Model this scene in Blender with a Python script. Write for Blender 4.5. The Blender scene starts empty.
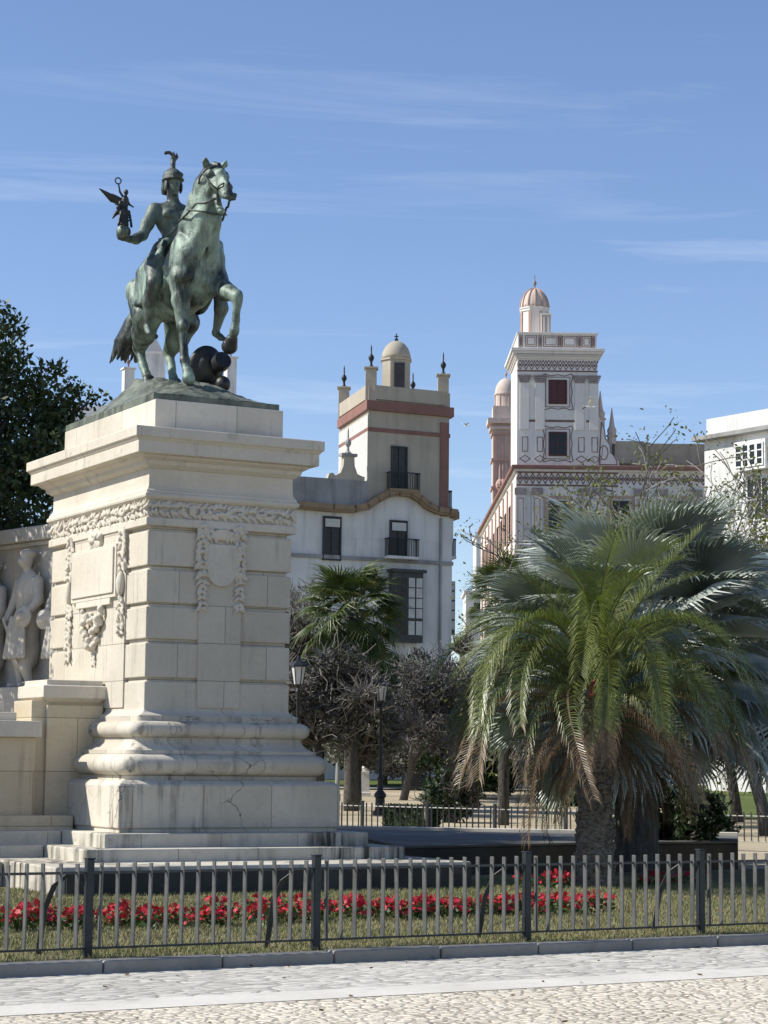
import bpy, math, random
import numpy as np
from mathutils import Vector, Matrix, noise as mnoise

random.seed(7)
RNG = np.random.default_rng(11)
S = bpy.context.scene
COL = S.collection
R = math.radians

# ------------------------------------------------------------------ camera
CAM_H, FPX = 1.75, 2160.0
PITCH, ROLL = math.atan(249.5 / FPX), 0.011
_f = np.array([0, math.cos(PITCH), math.sin(PITCH)])
_u0 = np.array([0, -math.sin(PITCH), math.cos(PITCH)])
_r0 = np.array([1.0, 0, 0])
_U = _u0 * math.cos(ROLL) - _r0 * math.sin(ROLL)
_Rt = _r0 * math.cos(ROLL) + _u0 * math.sin(ROLL)
cd = bpy.data.cameras.new('camera')
cam = bpy.data.objects.new('camera', cd)
COL.objects.link(cam)
M = Matrix(((_Rt[0], _U[0], -_f[0], 0), (_Rt[1], _U[1], -_f[1], 0), (_Rt[2], _U[2], -_f[2], CAM_H), (0, 0, 0, 1)))
cam.matrix_world = M
cd.sensor_fit = 'VERTICAL'
cd.sensor_height = 24.0
cd.lens = FPX / 1024.0 * 24.0
cd.clip_start = 0.1
cd.clip_end = 5000
S.camera = cam


def at(px, py, Y):
    """world point seen at photo pixel (px, py) at depth Y: the survey the place was measured with"""
    d = _Rt * (px - 384) / FPX - _U * (py - 512) / FPX + _f
    return Vector(np.array([0, 0, CAM_H]) + d * Y / d[1])


# ------------------------------------------------------------------ light
SUN_AZ, SUN_EL = R(183), R(41)      # math angle of the direction towards the sun
sd = Vector((math.cos(SUN_AZ) * math.cos(SUN_EL), math.sin(SUN_AZ) * math.cos(SUN_EL), math.sin(SUN_EL)))
W = bpy.data.worlds.new('World')
S.world = W
W.use_nodes = True
nt = W.node_tree
bg = nt.nodes['Background']
sky = nt.nodes.new('ShaderNodeTexSky')
sky.sky_type = 'NISHITA'
sky.sun_disc = False
sky.sun_elevation = SUN_EL
sky.sun_rotation = math.atan2(sd.x, sd.y)
sky.altitude = 0
sky.air_density = 1.0
sky.dust_density = 0.0
sky.ozone_density = 3.0
# thin cirrus: streaky noise on the sky's own direction vector
tc = nt.nodes.new('ShaderNodeTexCoord')
sep = nt.nodes.new('ShaderNodeSeparateXYZ')
nt.links.new(tc.outputs['Generated'], sep.inputs[0])


def wmath(op, a, b=None):
    n = nt.nodes.new('ShaderNodeMath'); n.operation = op
    for i, q in enumerate((a, b)):
        if q is None: continue
        if isinstance(q, (int, float)): n.inputs[i].default_value = q
        else: nt.links.new(q, n.inputs[i])
    return n.outputs[0]


den = wmath('MAXIMUM', sep.outputs[2], 0.05)
cx = wmath('DIVIDE', sep.outputs[0], den)
cy = wmath('DIVIDE', sep.outputs[1], den)
cmb = nt.nodes.new('ShaderNodeCombineXYZ')
nt.links.new(cx, cmb.inputs[0]); nt.links.new(cy, cmb.inputs[1])
mp = nt.nodes.new('ShaderNodeMapping')
mp.inputs['Rotation'].default_value = (0, 0, R(8))
mp.inputs['Scale'].default_value = (0.55, 1.5, 1)
nt.links.new(cmb.outputs[0], mp.inputs[0])
nz = nt.nodes.new('ShaderNodeTexNoise')
nz.inputs['Scale'].default_value = 1.1; nz.inputs['Detail'].default_value = 9
nz.inputs['Roughness'].default_value = 0.62; nz.inputs['Distortion'].default_value = 0.7
nt.links.new(mp.outputs[0], nz.inputs['Vector'])
rp = nt.nodes.new('ShaderNodeValToRGB')
rp.color_ramp.elements[0].position = 0.55; rp.color_ramp.elements[0].color = (0, 0, 0, 1)
rp.color_ramp.elements[1].position = 0.85; rp.color_ramp.elements[1].color = (1, 1, 1, 1)
nt.links.new(nz.outputs[0], rp.inputs[0])
fac = wmath('MULTIPLY', rp.outputs[0], 0.28)
mx = nt.nodes.new('ShaderNodeMix'); mx.data_type = 'RGBA'
nt.links.new(fac, mx.inputs[0])
tint = nt.nodes.new('ShaderNodeMix'); tint.data_type = 'RGBA'; tint.blend_type = 'MULTIPLY'; tint.inputs[0].default_value = 1.0
nt.links.new(sky.outputs[0], tint.inputs[6]); tint.inputs[7].default_value = (0.90, 0.885, 0.98, 1)     # clear, dust-free spring air
nt.links.new(tint.outputs[2], mx.inputs[6])
mx.inputs[7].default_value = (7.5, 8.0, 8.6, 1)
nt.links.new(mx.outputs[2], bg.inputs[0])
bg.inputs[1].default_value = 0.095

sl = bpy.data.lights.new('sun', 'SUN')
sl.energy = 4.0
sl.angle = R(0.53)
sl.color = (1.0, 0.95, 0.86)
so = bpy.data.objects.new('sun', sl)
so.rotation_euler = sd.to_track_quat('Z', 'Y').to_euler()
so.location = (-30, 0, 40)
COL.objects.link(so)

S.view_settings.view_transform = 'Standard'
S.view_settings.look = 'None'
S.view_settings.exposure = 0.7
S.view_settings.gamma = 1.0
S.view_settings.use_curve_mapping = False
S.render.engine = 'CYCLES'
S.cycles.max_bounces = 5
S.cycles.diffuse_bounces = 3
S.cycles.glossy_bounces = 2
S.cycles.transparent_max_bounces = 4

# ------------------------------------------------------------------ frames of the place
K0 = Vector((0.04, 19.4, 0))
AL, AG = R(28.35), R(30.75)         # monument axis, kerb axis


def AB(a, b, z=0.0):
    return K0 + Vector((a * math.cos(AL) - b * math.sin(AL), a * math.sin(AL) + b * math.cos(AL), z))


def GG(a, b, z=0.0):
    return K0 + Vector((a * math.cos(AG) - b * math.sin(AG), a * math.sin(AG) + b * math.cos(AG), z))


def rise(y):
    """the ground climbs gently beyond the garden"""
    t = min(max(y - 70.0, 0.0), 130.0)
    return 0.012 * t


# ------------------------------------------------------------------ materials
def new_mat(name):
    m = bpy.data.materials.new(name); m.use_nodes = True
    return m, m.node_tree, m.node_tree.nodes['Principled BSDF']


class NB:
    """small node-graph writer"""
    def __init__(s, t):
        s.t = t; s.co = None

    def n(s, kind, **kw):
        x = s.t.nodes.new(kind)
        for k, q in kw.items(): setattr(x, k, q)
        return x

    def l(s, a, b): s.t.links.new(a, b)

    def obj(s):
        if s.co is None: s.co = s.n('ShaderNodeTexCoord').outputs['Object']
        return s.co

    def mapping(s, scale=(1, 1, 1), loc=(0, 0, 0), rot=(0, 0, 0), src=None):
        m = s.n('ShaderNodeMapping'); m.inputs['Scale'].default_value = scale
        m.inputs['Location'].default_value = loc; m.inputs['Rotation'].default_value = rot
        s.l(src or s.obj(), m.inputs[0]); return m.outputs[0]

    def noise(s, scale, detail=4, rough=0.55, vec=None, dist=0.0):
        x = s.n('ShaderNodeTexNoise'); x.inputs['Scale'].default_value = scale
        x.inputs['Detail'].default_value = detail; x.inputs['Roughness'].default_value = rough
        x.inputs['Distortion'].default_value = dist
        s.l(vec or s.obj(), x.inputs['Vector']); return x.outputs[0]

    def ramp(s, f, p0, p1, c0=(0, 0, 0, 1), c1=(1, 1, 1, 1)):
        x = s.n('ShaderNodeValToRGB'); e = x.color_ramp.elements
        e[0].position = p0; e[1].position = p1
        e[0].color = c0 if len(c0) == 4 else (*c0, 1); e[1].color = c1 if len(c1) == 4 else (*c1, 1)
        s.l(f, x.inputs[0]); return x.outputs[0]

    def mix(s, f, a, b, mode='MIX'):
        x = s.n('ShaderNodeMix', data_type='RGBA', blend_type=mode)
        for i, q in ((0, f), (6, a), (7, b)):
            if isinstance(q, (int, float)): x.inputs[i].default_value = q
            elif isinstance(q, tuple): x.inputs[i].default_value = (*q[:3], 1)
            else: s.l(q, x.inputs[i])
        return x.outputs[2]

    def math(s, op, a, b=0.0):
        x = s.n('ShaderNodeMath', operation=op)
        for i, q in enumerate((a, b)):
            if isinstance(q, (int, float)): x.inputs[i].default_value = q
            else: s.l(q, x.inputs[i])
        return x.outputs[0]

    def bump(s, h, strength, dist, bsdf):
        x = s.n('ShaderNodeBump'); x.inputs['Strength'].default_value = strength
        x.inputs['Distance'].default_value = dist; s.l(h, x.inputs['Height'])
        s.l(x.outputs[0], bsdf.inputs['Normal'])


def stone(name, c0, c1, streak=0.4, cracks=0.0, joints=None, grime=0.3, rough=0.85, bump=0.35, dark=(0.05, 0.05, 0.045), slo=0.56):
    m, t, b = new_mat(name); g = NB(t)
    col = g.mix(g.ramp(g.noise(0.9, 5), 0.35, 0.68), c0, c1)
    col = g.mix(g.math('MULTIPLY', g.ramp(g.noise(14, 6, 0.7), 0.3, 0.75), 0.28), col, tuple(0.62 * x for x in c0))
    if streak:      # rain streaks run down the faces
        st = g.ramp(g.noise(1.0, 5, 0.6, g.mapping((7, 7, 0.55))), slo, slo + 0.16)
        pt = g.ramp(g.noise(0.8, 3, 0.5, g.mapping(loc=(4, 2, 7))), 0.45, 0.62)
        col = g.mix(g.math('MULTIPLY', g.math('MULTIPLY', st, pt), streak), col, dark)
    if grime:       # lichen and soot patches
        gr = g.ramp(g.noise(2.6, 8, 0.72, g.mapping(loc=(9, 1, 3))), 0.56, 0.72)
        col = g.mix(g.math('MULTIPLY', gr, grime), col, (0.13, 0.125, 0.11))
        pits = g.ramp(g.noise(32, 3, 0.6), 0.68, 0.75)
        col = g.mix(g.math('MULTIPLY', pits, grime), col, dark)
    if cracks:
        v = g.n('ShaderNodeTexVoronoi', feature='DISTANCE_TO_EDGE'); v.inputs['Scale'].default_value = 1.15
        wob = g.n('ShaderNodeVectorMath', operation='ADD')
        nn = g.n('ShaderNodeTexNoise'); nn.inputs['Scale'].default_value = 3.0; nn.inputs['Detail'].default_value = 5
        g.l(g.obj(), nn.inputs['Vector']); g.l(g.obj(), wob.inputs[0])
        sc = g.n('ShaderNodeVectorMath', operation='SCALE'); sc.inputs['Scale'].default_value = 0.45
        g.l(nn.outputs['Color'], sc.inputs[0]); g.l(sc.outputs[0], wob.inputs[1]); g.l(wob.outputs[0], v.inputs['Vector'])
        ck = g.ramp(v.outputs['Distance'], 0.003, 0.009, (1, 1, 1), (0, 0, 0))
        msk = g.ramp(g.noise(0.9, 2, 0.5, g.mapping(loc=(2, 5, 1))), 0.50, 0.58)
        col = g.mix(g.math('MULTIPLY', g.math('MULTIPLY', ck, msk), cracks), col, (0.03, 0.028, 0.025))
    if joints:      # fine ashlar joints (width, height, offset)
        bt = g.n('ShaderNodeTexBrick'); bt.offset = 0.5
        bt.inputs['Color1'].default_value = (0.35, 0.35, 0.35, 1); bt.inputs['Color2'].default_value = (0.75, 0.75, 0.75, 1)
        bt.inputs['Mortar'].default_value = (0, 0, 0, 1); bt.inputs['Scale'].default_value = 1.0
        bt.inputs['Mortar Size'].default_value = 0.006; bt.inputs['Mortar Smooth'].default_value = 0.0
        bt.inputs['Brick Width'].default_value = joints[0]; bt.inputs['Row Height'].default_value = joints[1]
        sx = g.n('ShaderNodeSeparateXYZ'); g.l(g.obj(), sx.inputs[0])
        cb = g.n('ShaderNodeCombineXYZ')
        g.l(g.math('ADD', g.math('ADD', sx.outputs[0], sx.outputs[1]), joints[2]), cb.inputs[0]); g.l(g.math('ADD', sx.outputs[2], joints[3]), cb.inputs[1])
        g.l(cb.outputs[0], bt.inputs['Vector'])
        tone = g.ramp(bt.outputs['Color'], 0.3, 0.8, (0.86, 0.85, 0.83), (1.04, 1.04, 1.03))
        col = g.mix(1.0, col, tone, 'MULTIPLY')
        col = g.mix(g.math('MULTIPLY', bt.outputs['Fac'], 0.75), col, tuple(0.4 * x for x in c0))
    g.l(col, b.inputs['Base Color'])
    b.inputs['Roughness'].default_value = rough
    b.inputs['Specular IOR Level'].default_value = 0.25
    g.bump(g.noise(9, 9, 0.72), bump, 0.03, b)
    return m


def plain(name, col, rough=0.6, var=0.18, scale=3.0, metal=0.0, spec=0.4, streak=0.0, bump=0.0):
    m, t, b = new_mat(name); g = NB(t)
    c = g.mix(g.ramp(g.noise(scale, 6, 0.6), 0.3, 0.72), tuple(x * (1 - var) for x in col), tuple(min(1, x * (1 + var * 0.6)) for x in col))
    if streak:
        st = g.ramp(g.noise(1.0, 5, 0.65, g.mapping((2.2, 2.2, 0.16))), 0.5, 0.72)
        c = g.mix(g.math('MULTIPLY', st, streak), c, tuple(x * 0.42 for x in col))
    g.l(c, b.inputs['Base Color'])
    b.inputs['Roughness'].default_value = rough; b.inputs['Metallic'].default_value = metal
    b.inputs['Specular IOR Level'].default_value = spec
    if bump: g.bump(g.noise(scale * 6, 6, 0.7), bump, 0.03, b)
    return m


def leafy(name, c0, c1, scale=2.0, rough=0.5, trans=0.25, spec=0.35):
    m, t, b = new_mat(name); g = NB(t)
    c = g.mix(g.ramp(g.noise(scale, 4, 0.6), 0.32, 0.68), c0, c1)
    g.l(c, b.inputs['Base Color']); b.inputs['Roughness'].default_value = rough
    b.inputs['Specular IOR Level'].default_value = spec
    tr = g.n('ShaderNodeBsdfTranslucent'); g.l(g.mix(1.0, c, (1.0, 1.15, 0.6), 'MULTIPLY'), tr.inputs['Color'])
    ms = g.n('ShaderNodeMixShader'); ms.inputs[0].default_value = trans
    out = t.nodes['Material Output']
    g.l(b.outputs[0], ms.inputs[1]); g.l(tr.outputs[0], ms.inputs[2]); g.l(ms.outputs[0], out.inputs['Surface'])
    return m


def bark(name, c0, c1, zs=0.3):
    m, t, b = new_mat(name); g = NB(t)
    n = g.noise(1.0, 7, 0.7, g.mapping((14, 14, 14 * zs)))
    g.l(g.mix(g.ramp(n, 0.35, 0.68), c0, c1), b.inputs['Base Color'])
    b.inputs['Roughness'].default_value = 0.95; b.inputs['Specular IOR Level'].default_value = 0.1
    g.bump(n, 0.8, 0.03, b)
    return m


def bronze(name, dark, patina, lo=0.42, hi=0.62, rough=0.5):
    m, t, b = new_mat(name); g = NB(t)
    v = g.noise(1.0, 7, 0.65, g.mapping((3.2, 3.2, 1.3)), 0.4)
    p = g.ramp(v, lo, hi)
    c = g.mix(p, dark, patina)
    w = g.ramp(g.noise(1.0, 5, 0.7, g.mapping((16, 16, 2.5))), 0.56, 0.74)
    c = g.mix(g.math('MULTIPLY', w, 0.45), c, tuple(min(1, 1.5 * x + 0.02) for x in patina))
    d2 = g.ramp(g.noise(1.0, 5, 0.7, g.mapping((12, 12, 1.8), loc=(5, 5, 5))), 0.55, 0.7)
    c = g.mix(g.math('MULTIPLY', d2, 0.6), c, tuple(0.8 * x for x in dark))
    g.l(c, b.inputs['Base Color'])
    b.inputs['Metallic'].default_value = 0.25
    g.l(g.ramp(v, 0.3, 0.7, (rough - 0.14,) * 3, (rough + 0.2,) * 3), b.inputs['Roughness'])
    g.bump(g.math('ADD', g.math('MULTIPLY', g.noise(24, 6, 0.7), 0.4), g.noise(7.5, 4, 0.6, None, 0.8)), 0.42, 0.035, b)
    return m


# ------------------------------------------------------------------ mesh helpers
def tag(o, label=None, cat=None, group=None, kind=None):
    if label: o['label'] = label
    if cat: o['category'] = cat
    if group: o['group'] = group
    if kind: o['kind'] = kind
    return o


def empty(name, loc=(0, 0, 0), rz=0.0, label=None, cat=None, group=None):
    o = bpy.data.objects.new(name, None); COL.objects.link(o)
    o.location = loc; o.rotation_euler = (0, 0, rz); o.empty_display_size = 0.3
    return tag(o, label, cat, group)


def link(name, me, mats, parent=None, loc=None, rz=0.0):
    o = bpy.data.objects.new(name, me); COL.objects.link(o)
    for m in (mats if isinstance(mats, (list, tuple)) else [mats]): me.materials.append(m)
    if parent: o.parent = parent
    if loc is not None: o.location = loc
    if rz: o.rotation_euler = (0, 0, rz)
    return o


class MB:
    """collects simple shapes and links them as ONE mesh object"""
    def __init__(s, off=(0, 0, 0)):
        s.v, s.f, s.mi, s.off, s.cur = [], [], [], Vector(off), 0

    def add(s, vs, fs):
        n = len(s.v); s.v += [tuple(Vector(p) - s.off) for p in vs]
        s.f += [tuple(i + n for i in q) for q in fs]; s.mi += [s.cur] * len(fs)

    def hexa(s, p):     # 4 bottom, 4 top corners
        s.add(p, [(3, 2, 1, 0), (4, 5, 6, 7), (0, 1, 5, 4), (1, 2, 6, 5), (2, 3, 7, 6), (3, 0, 4, 7)])

    def box(s, x0, x1, y0, y1, z0, z1):
        s.hexa([(x0, y0, z0), (x1, y0, z0), (x1, y1, z0), (x0, y1, z0), (x0, y0, z1), (x1, y0, z1), (x1, y1, z1), (x0, y1, z1)])

    def obox(s, c, ax, ay, az, hx, hy, hz):
        c, ax, ay, az = Vector(c), Vector(ax) * hx, Vector(ay) * hy, Vector(az) * hz
        s.hexa([c - ax - ay - az, c + ax - ay - az, c + ax + ay - az, c - ax + ay - az, c - ax - ay + az, c + ax - ay + az, c + ax + ay + az, c - ax + ay + az])

    def prism(s, poly, z0, z1):     # poly: ccw (x, y)
        n = len(poly)
        vs = [(x, y, z0) for x, y in poly] + [(x, y, z1) for x, y in poly]
        s.add(vs, [tuple(range(n - 1, -1, -1)), tuple(range(n, 2 * n))] + [(i, (i + 1) % n, n + (i + 1) % n, n + i) for i in range(n)])

    def extrude(s, poly, org, ax, az, ay, depth):   # outline in the (ax, az) plane pushed along ay
        org, ax, az, ay = Vector(org), Vector(ax), Vector(az), Vector(ay)
        n = len(poly)
        vs = [org + ax * x + az * z for x, z in poly] + [org + ax * x + az * z + ay * depth for x, z in poly]
        s.add(vs, [tuple(range(n)), tuple(range(2 * n - 1, n - 1, -1))] + [(i, n + i, n + (i + 1) % n, (i + 1) % n) for i in range(n)])

    def lathe(s, prof, c=(0, 0, 0), n=16, ph=0.0, sq=1.0):     # prof: (r, z) upwards
        c = Vector(c); k = len(prof); vs = []
        for r, z in prof:
            for i in range(n):
                a = ph + 2 * math.pi * i / n
                vs.append(c + Vector((r * math.cos(a), r * math.sin(a) * sq, z)))
        fs = [(j * n + i, j * n + (i + 1) % n, (j + 1) * n + (i + 1) % n, (j + 1) * n + i) for j in range(k - 1) for i in range(n)]
        fs += [tuple(range(n - 1, -1, -1)), tuple(range((k - 1) * n, k * n))]
        s.add(vs, fs)

    def tube(s, pts, rad, n=6):
        pts = [Vector(p) for p in pts]; k = len(pts)
        rad = rad if isinstance(rad, (list, tuple)) else [rad] * k
        vs = []; prev = None
        for i, p in enumerate(pts):
            d = (pts[min(i + 1, k - 1)] - pts[max(i - 1, 0)]).normalized()
            a = d.cross(Vector((0, 0, 1)) if abs(d.z) < 0.95 else Vector((1, 0, 0))).normalized()
            if prev is not None:
                q = prev - d * prev.dot(d)
                if q.length > 1e-4: a = q.normalized()
            prev = a; b = d.cross(a)
            for j in range(n):
                t = 2 * math.pi * j / n
                vs.append(p + (a * math.cos(t) + b * math.sin(t)) * rad[i])
        fs = [(i * n + j, i * n + (j + 1) % n, (i + 1) * n + (j + 1) % n, (i + 1) * n + j) for i in range(k - 1) for j in range(n)]
        fs += [tuple(range(n - 1, -1, -1)), tuple(range((k - 1) * n, k * n))]
        s.add(vs, fs)

    def rings(s, prof, x0, x1, y0, y1):
        """moulding: profile of (outwards, z) run round the rectangle x0..x1, y0..y1"""
        vs = []
        for o, z in prof:
            vs += [(x0 - o, y0 - o, z), (x1 + o, y0 - o, z), (x1 + o, y1 + o, z), (x0 - o, y1 + o, z)]
        k = len(prof)
        fs = [(j * 4 + i, j * 4 + (i + 1) % 4, (j + 1) * 4 + (i + 1) % 4, (j + 1) * 4 + i) for j in range(k - 1) for i in range(4)]
        fs += [(3, 2, 1, 0), tuple(range((k - 1) * 4, k * 4))]
        s.add(vs, fs)

    def ball(s, c, r, n=12, m=8, sc=(1, 1, 1)):
        c = Vector(c); vs = [c + Vector((0, 0, -r * sc[2]))]
        for j in range(1, m):
            t = -math.pi / 2 + math.pi * j / m
            for i in range(n):
                a = 2 * math.pi * i / n
                vs.append(c + Vector((r * sc[0] * math.cos(t) * math.cos(a), r * sc[1] * math.cos(t) * math.sin(a), r * sc[2] * math.sin(t))))
        vs.append(c + Vector((0, 0, r * sc[2]))); e = len(vs) - 1
        fs = [(0, 1 + (i + 1) % n, 1 + i) for i in range(n)]
        fs += [(1 + j * n + i, 1 + j * n + (i + 1) % n, 1 + (j + 1) * n + (i + 1) % n, 1 + (j + 1) * n + i) for j in range(m - 2) for i in range(n)]
        fs += [(e, 1 + (m - 2) * n + i, 1 + (m - 2) * n + (i + 1) % n) for i in range(n)]
        s.add(vs, fs)

    def build(s, name, mats, parent=None, bevel=0.0, smooth=False, loc=None, rz=0.0, angle=None):
        me = bpy.data.meshes.new(name); me.from_pydata(s.v, [], s.f); me.update()
        if any(s.mi): me.polygons.foreach_set('material_index', s.mi)
        if smooth:
            me.polygons.foreach_set('use_smooth', [True] * len(me.polygons))
            if angle: me.set_sharp_from_angle(angle=R(angle))
        o = link(name, me, mats, parent, loc, rz)
        if bevel:
            b = o.modifiers.new('bevel', 'BEVEL'); b.width = bevel; b.segments = 2; b.limit_method = 'ANGLE'; b.angle_limit = R(35)
            b.use_clamp_overlap = True
        return o


def mesh_np(name, V, F, mats, parent=None, smooth=False, mi=None, loc=None):
    V = np.asarray(V, dtype=np.float32); F = np.asarray(F, dtype=np.int32)
    me = bpy.data.meshes.new(name)
    me.vertices.add(len(V)); me.vertices.foreach_set('co', V.ravel())
    k = F.shape[1]
    me.loops.add(F.size); me.loops.foreach_set('vertex_index', F.ravel())
    me.polygons.add(len(F)); me.polygons.foreach_set('loop_start', np.arange(0, F.size, k, dtype=np.int32))
    me.polygons.foreach_set('loop_total', np.full(len(F), k, dtype=np.int32))
    if smooth: me.polygons.foreach_set('use_smooth', np.ones(len(F), dtype=bool))
    me.update(calc_edges=True)
    if mi is not None: me.polygons.foreach_set('material_index', np.asarray(mi, dtype=np.int32))
    return link(name, me, mats, parent, loc)


# ---- sculpted bodies: a smooth union of tapered limbs and ellipsoids, skinned by surface nets
def cap(p, q, r0, r1, k=0.05):
    return ('c', np.array(p, float), np.array(q, float), r0, r1, k)


def ell(c, r, k=0.05, rot=None):
    return ('e', np.array(c, float), np.array(r, float), rot, 0, k)


def cut(c, r, k=0.02, rot=None):
    return ('x', np.array(c, float), np.array(r, float), rot, 0, k)


def chain(pts, rads, k=0.05):
    return [cap(pts[i], pts[i + 1], rads[i], rads[i + 1], k) for i in range(len(pts) - 1)]


def eul(x, y, z):
    from mathutils import Euler
    return np.array(Euler((R(x), R(y), R(z))).to_matrix())


def sculpt(prims, h, noise_amp=0.0, noise_scale=6.0):
    lo = np.full(3, 1e9); hi = -lo
    for t in prims:
        if t[0] == 'c':
            for p, r in ((t[1], t[3]), (t[2], t[4])): lo = np.minimum(lo, p - r); hi = np.maximum(hi, p + r)
        elif t[0] == 'e':
            r = np.full(3, t[2].max()) if t[3] is not None else t[2]
            lo = np.minimum(lo, t[1] - r); hi = np.maximum(hi, t[1] + r)
    lo -= 4 * h; hi += 4 * h
    n = np.ceil((hi - lo) / h).astype(int) + 1
    D = np.full(n, 1.0, dtype=np.float32)
    ax = [lo[i] + h * np.arange(n[i]) for i in range(3)]
    for t in prims:
        if t[0] == 'c':
            r = max(t[3], t[4]); a, b = np.minimum(t[1], t[2]) - r, np.maximum(t[1], t[2]) + r
        else:
            r = t[2].max(); a, b = t[1] - r, t[1] + r
        pad = 3 * t[5] + 4 * h
        i0 = np.clip(np.floor((a - pad - lo) / h).astype(int), 0, n); i1 = np.clip(np.ceil((b + pad - lo) / h).astype(int) + 1, 0, n)
        sl_ = tuple(slice(i0[i], i1[i]) for i in range(3))
        X, Y, Z = np.meshgrid(ax[0][sl_[0]], ax[1][sl_[1]], ax[2][sl_[2]], indexing='ij')
        if X.size == 0: continue
        if t[0] == 'c':
            d = t[2] - t[1]; L2 = max(d @ d, 1e-9)
            u = np.clip(((X - t[1][0]) * d[0] + (Y - t[1][1]) * d[1] + (Z - t[1][2]) * d[2]) / L2, 0, 1)
            s_ = np.sqrt((X - t[1][0] - u * d[0]) ** 2 + (Y - t[1][1] - u * d[1]) ** 2 + (Z - t[1][2] - u * d[2]) ** 2) - (t[3] + (t[4] - t[3]) * u)
        else:
            P = np.stack([X - t[1][0], Y - t[1][1], Z - t[1][2]], -1)
            if t[3] is not None: P = P @ t[3]
            q = P / t[2]; k0 = np.sqrt((q ** 2).sum(-1)); k1 = np.sqrt(((P / t[2] ** 2) ** 2).sum(-1)) + 1e-9
            s_ = k0 * (k0 - 1) / k1
        k = t[5]; A = D[sl_]
        if t[0] == 'x':
            s_ = -s_; w = np.maximum(k - np.abs(A - s_), 0) / k
            D[sl_] = np.maximum(A, s_) + w * w * k * 0.25
        else:
            w = np.maximum(k - np.abs(A - s_), 0) / k
            D[sl_] = np.minimum(A, s_) - w * w * k * 0.25
    if noise_amp:
        X, Y, Z = np.meshgrid(*ax, indexing='ij'); s = noise_scale
        D += noise_amp * (np.sin(X * s + 1.3 * np.sin(Y * s * 0.9)) * np.sin(Y * s * 1.1 + np.sin(Z * s)) * np.sin(Z * s * 0.8 + 2 + np.sin(X * s * 1.2)))
    ins = D < 0
    c = [D[i:n[0] - 1 + i, j:n[1] - 1 + j, l:n[2] - 1 + l] for i in (0, 1) for j in (0, 1) for l in (0, 1)]
    sg = np.stack([q < 0 for q in c], 0).sum(0)
    act = (sg > 0) & (sg < 8)
    idx = -np.ones(act.shape, dtype=np.int64); cells = np.argwhere(act); idx[act] = np.arange(len(cells))
    vals = np.stack([q[act] for q in c], 1)
    offs = np.array([(i, j, l) for i in (0, 1) for j in (0, 1) for l in (0, 1)], float)
    acc = np.zeros((len(cells), 3)); cnt = np.zeros(len(cells))
    for a in range(8):
        for b in range(a + 1, 8):
            if np.abs(offs[a] - offs[b]).sum() != 1: continue
            va, vb = vals[:, a], vals[:, b]; m = (va < 0) != (vb < 0)
            tt = va[m] / (va[m] - vb[m])
            acc[m] += offs[a] + tt[:, None] * (offs[b] - offs[a]); cnt[m] += 1
    V = lo + (cells + acc / cnt[:, None]) * h
    faces = []
    for axn in range(3):
        s0 = [slice(1, -1)] * 3; s1 = [slice(1, -1)] * 3
        s0[axn] = slice(0, -1); s1[axn] = slice(1, None)
        A, B = ins[tuple(s0)], ins[tuple(s1)]
        e = np.argwhere(A != B)
        if not len(e): continue
        flip = A[A != B]
        base = e.copy()
        for q in range(3):
            if q != axn: base[:, q] += 1
        o1, o2 = [(1, 2), (2, 0), (0, 1)][axn]
        def cell(d1, d2):
            p = base.copy(); p[:, o1] -= d1; p[:, o2] -= d2
            return idx[p[:, 0], p[:, 1], p[:, 2]]
        q = np.stack([cell(1, 1), cell(0, 1), cell(0, 0), cell(1, 0)], 1)
        q[~flip] = q[~flip][:, ::-1]
        faces.append(q)
    F = np.concatenate(faces)
    F = F[(F >= 0).all(1)]
    return V, F


def body(name, prims, h, mats, parent=None, loc=None, xf=None, smooth=1, noise_amp=0.0, noise_scale=6.0):
    V, F = sculpt(prims, h, noise_amp, noise_scale)
    if xf is not None: V = xf(V)
    o = mesh_np(name, V, F, mats, parent, smooth=True, loc=loc)
    if smooth:
        m = o.modifiers.new('relax', 'SMOOTH'); m.factor = 0.5; m.iterations = smooth
    return o


# ---- foliage
def rand_dirs(n, rng):
    d = rng.normal(size=(n, 3)); return d / np.linalg.norm(d, axis=1, keepdims=True)


def leaf_quads(P, size, rng, aspect=0.5, up=None, jitter=0.35):
    """a small folded leaf (two quads sharing the rib) at every point"""
    n = len(P); d = rand_dirs(n, rng)
    if up is not None: d = d + np.asarray(up); d /= np.linalg.norm(d, axis=1, keepdims=True)
    w = np.cross(d, rand_dirs(n, rng)); w /= np.linalg.norm(w, axis=1, keepdims=True) + 1e-9
    s = size * (1 + jitter * rng.normal(size=(n, 1)).clip(-1.6, 1.6))
    nrm = np.cross(d, w)
    b0 = P; b1 = P + d * s; m = P + d * s * 0.5 + nrm * s * 0.06
    V = np.stack([b0, m + w * s * aspect * 0.5 - nrm * s * 0.12, b1, m - w * s * aspect * 0.5 - nrm * s * 0.12], 1).reshape(-1, 3)
    F = np.arange(4 * n).reshape(-1, 4)
    return V, F


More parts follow.
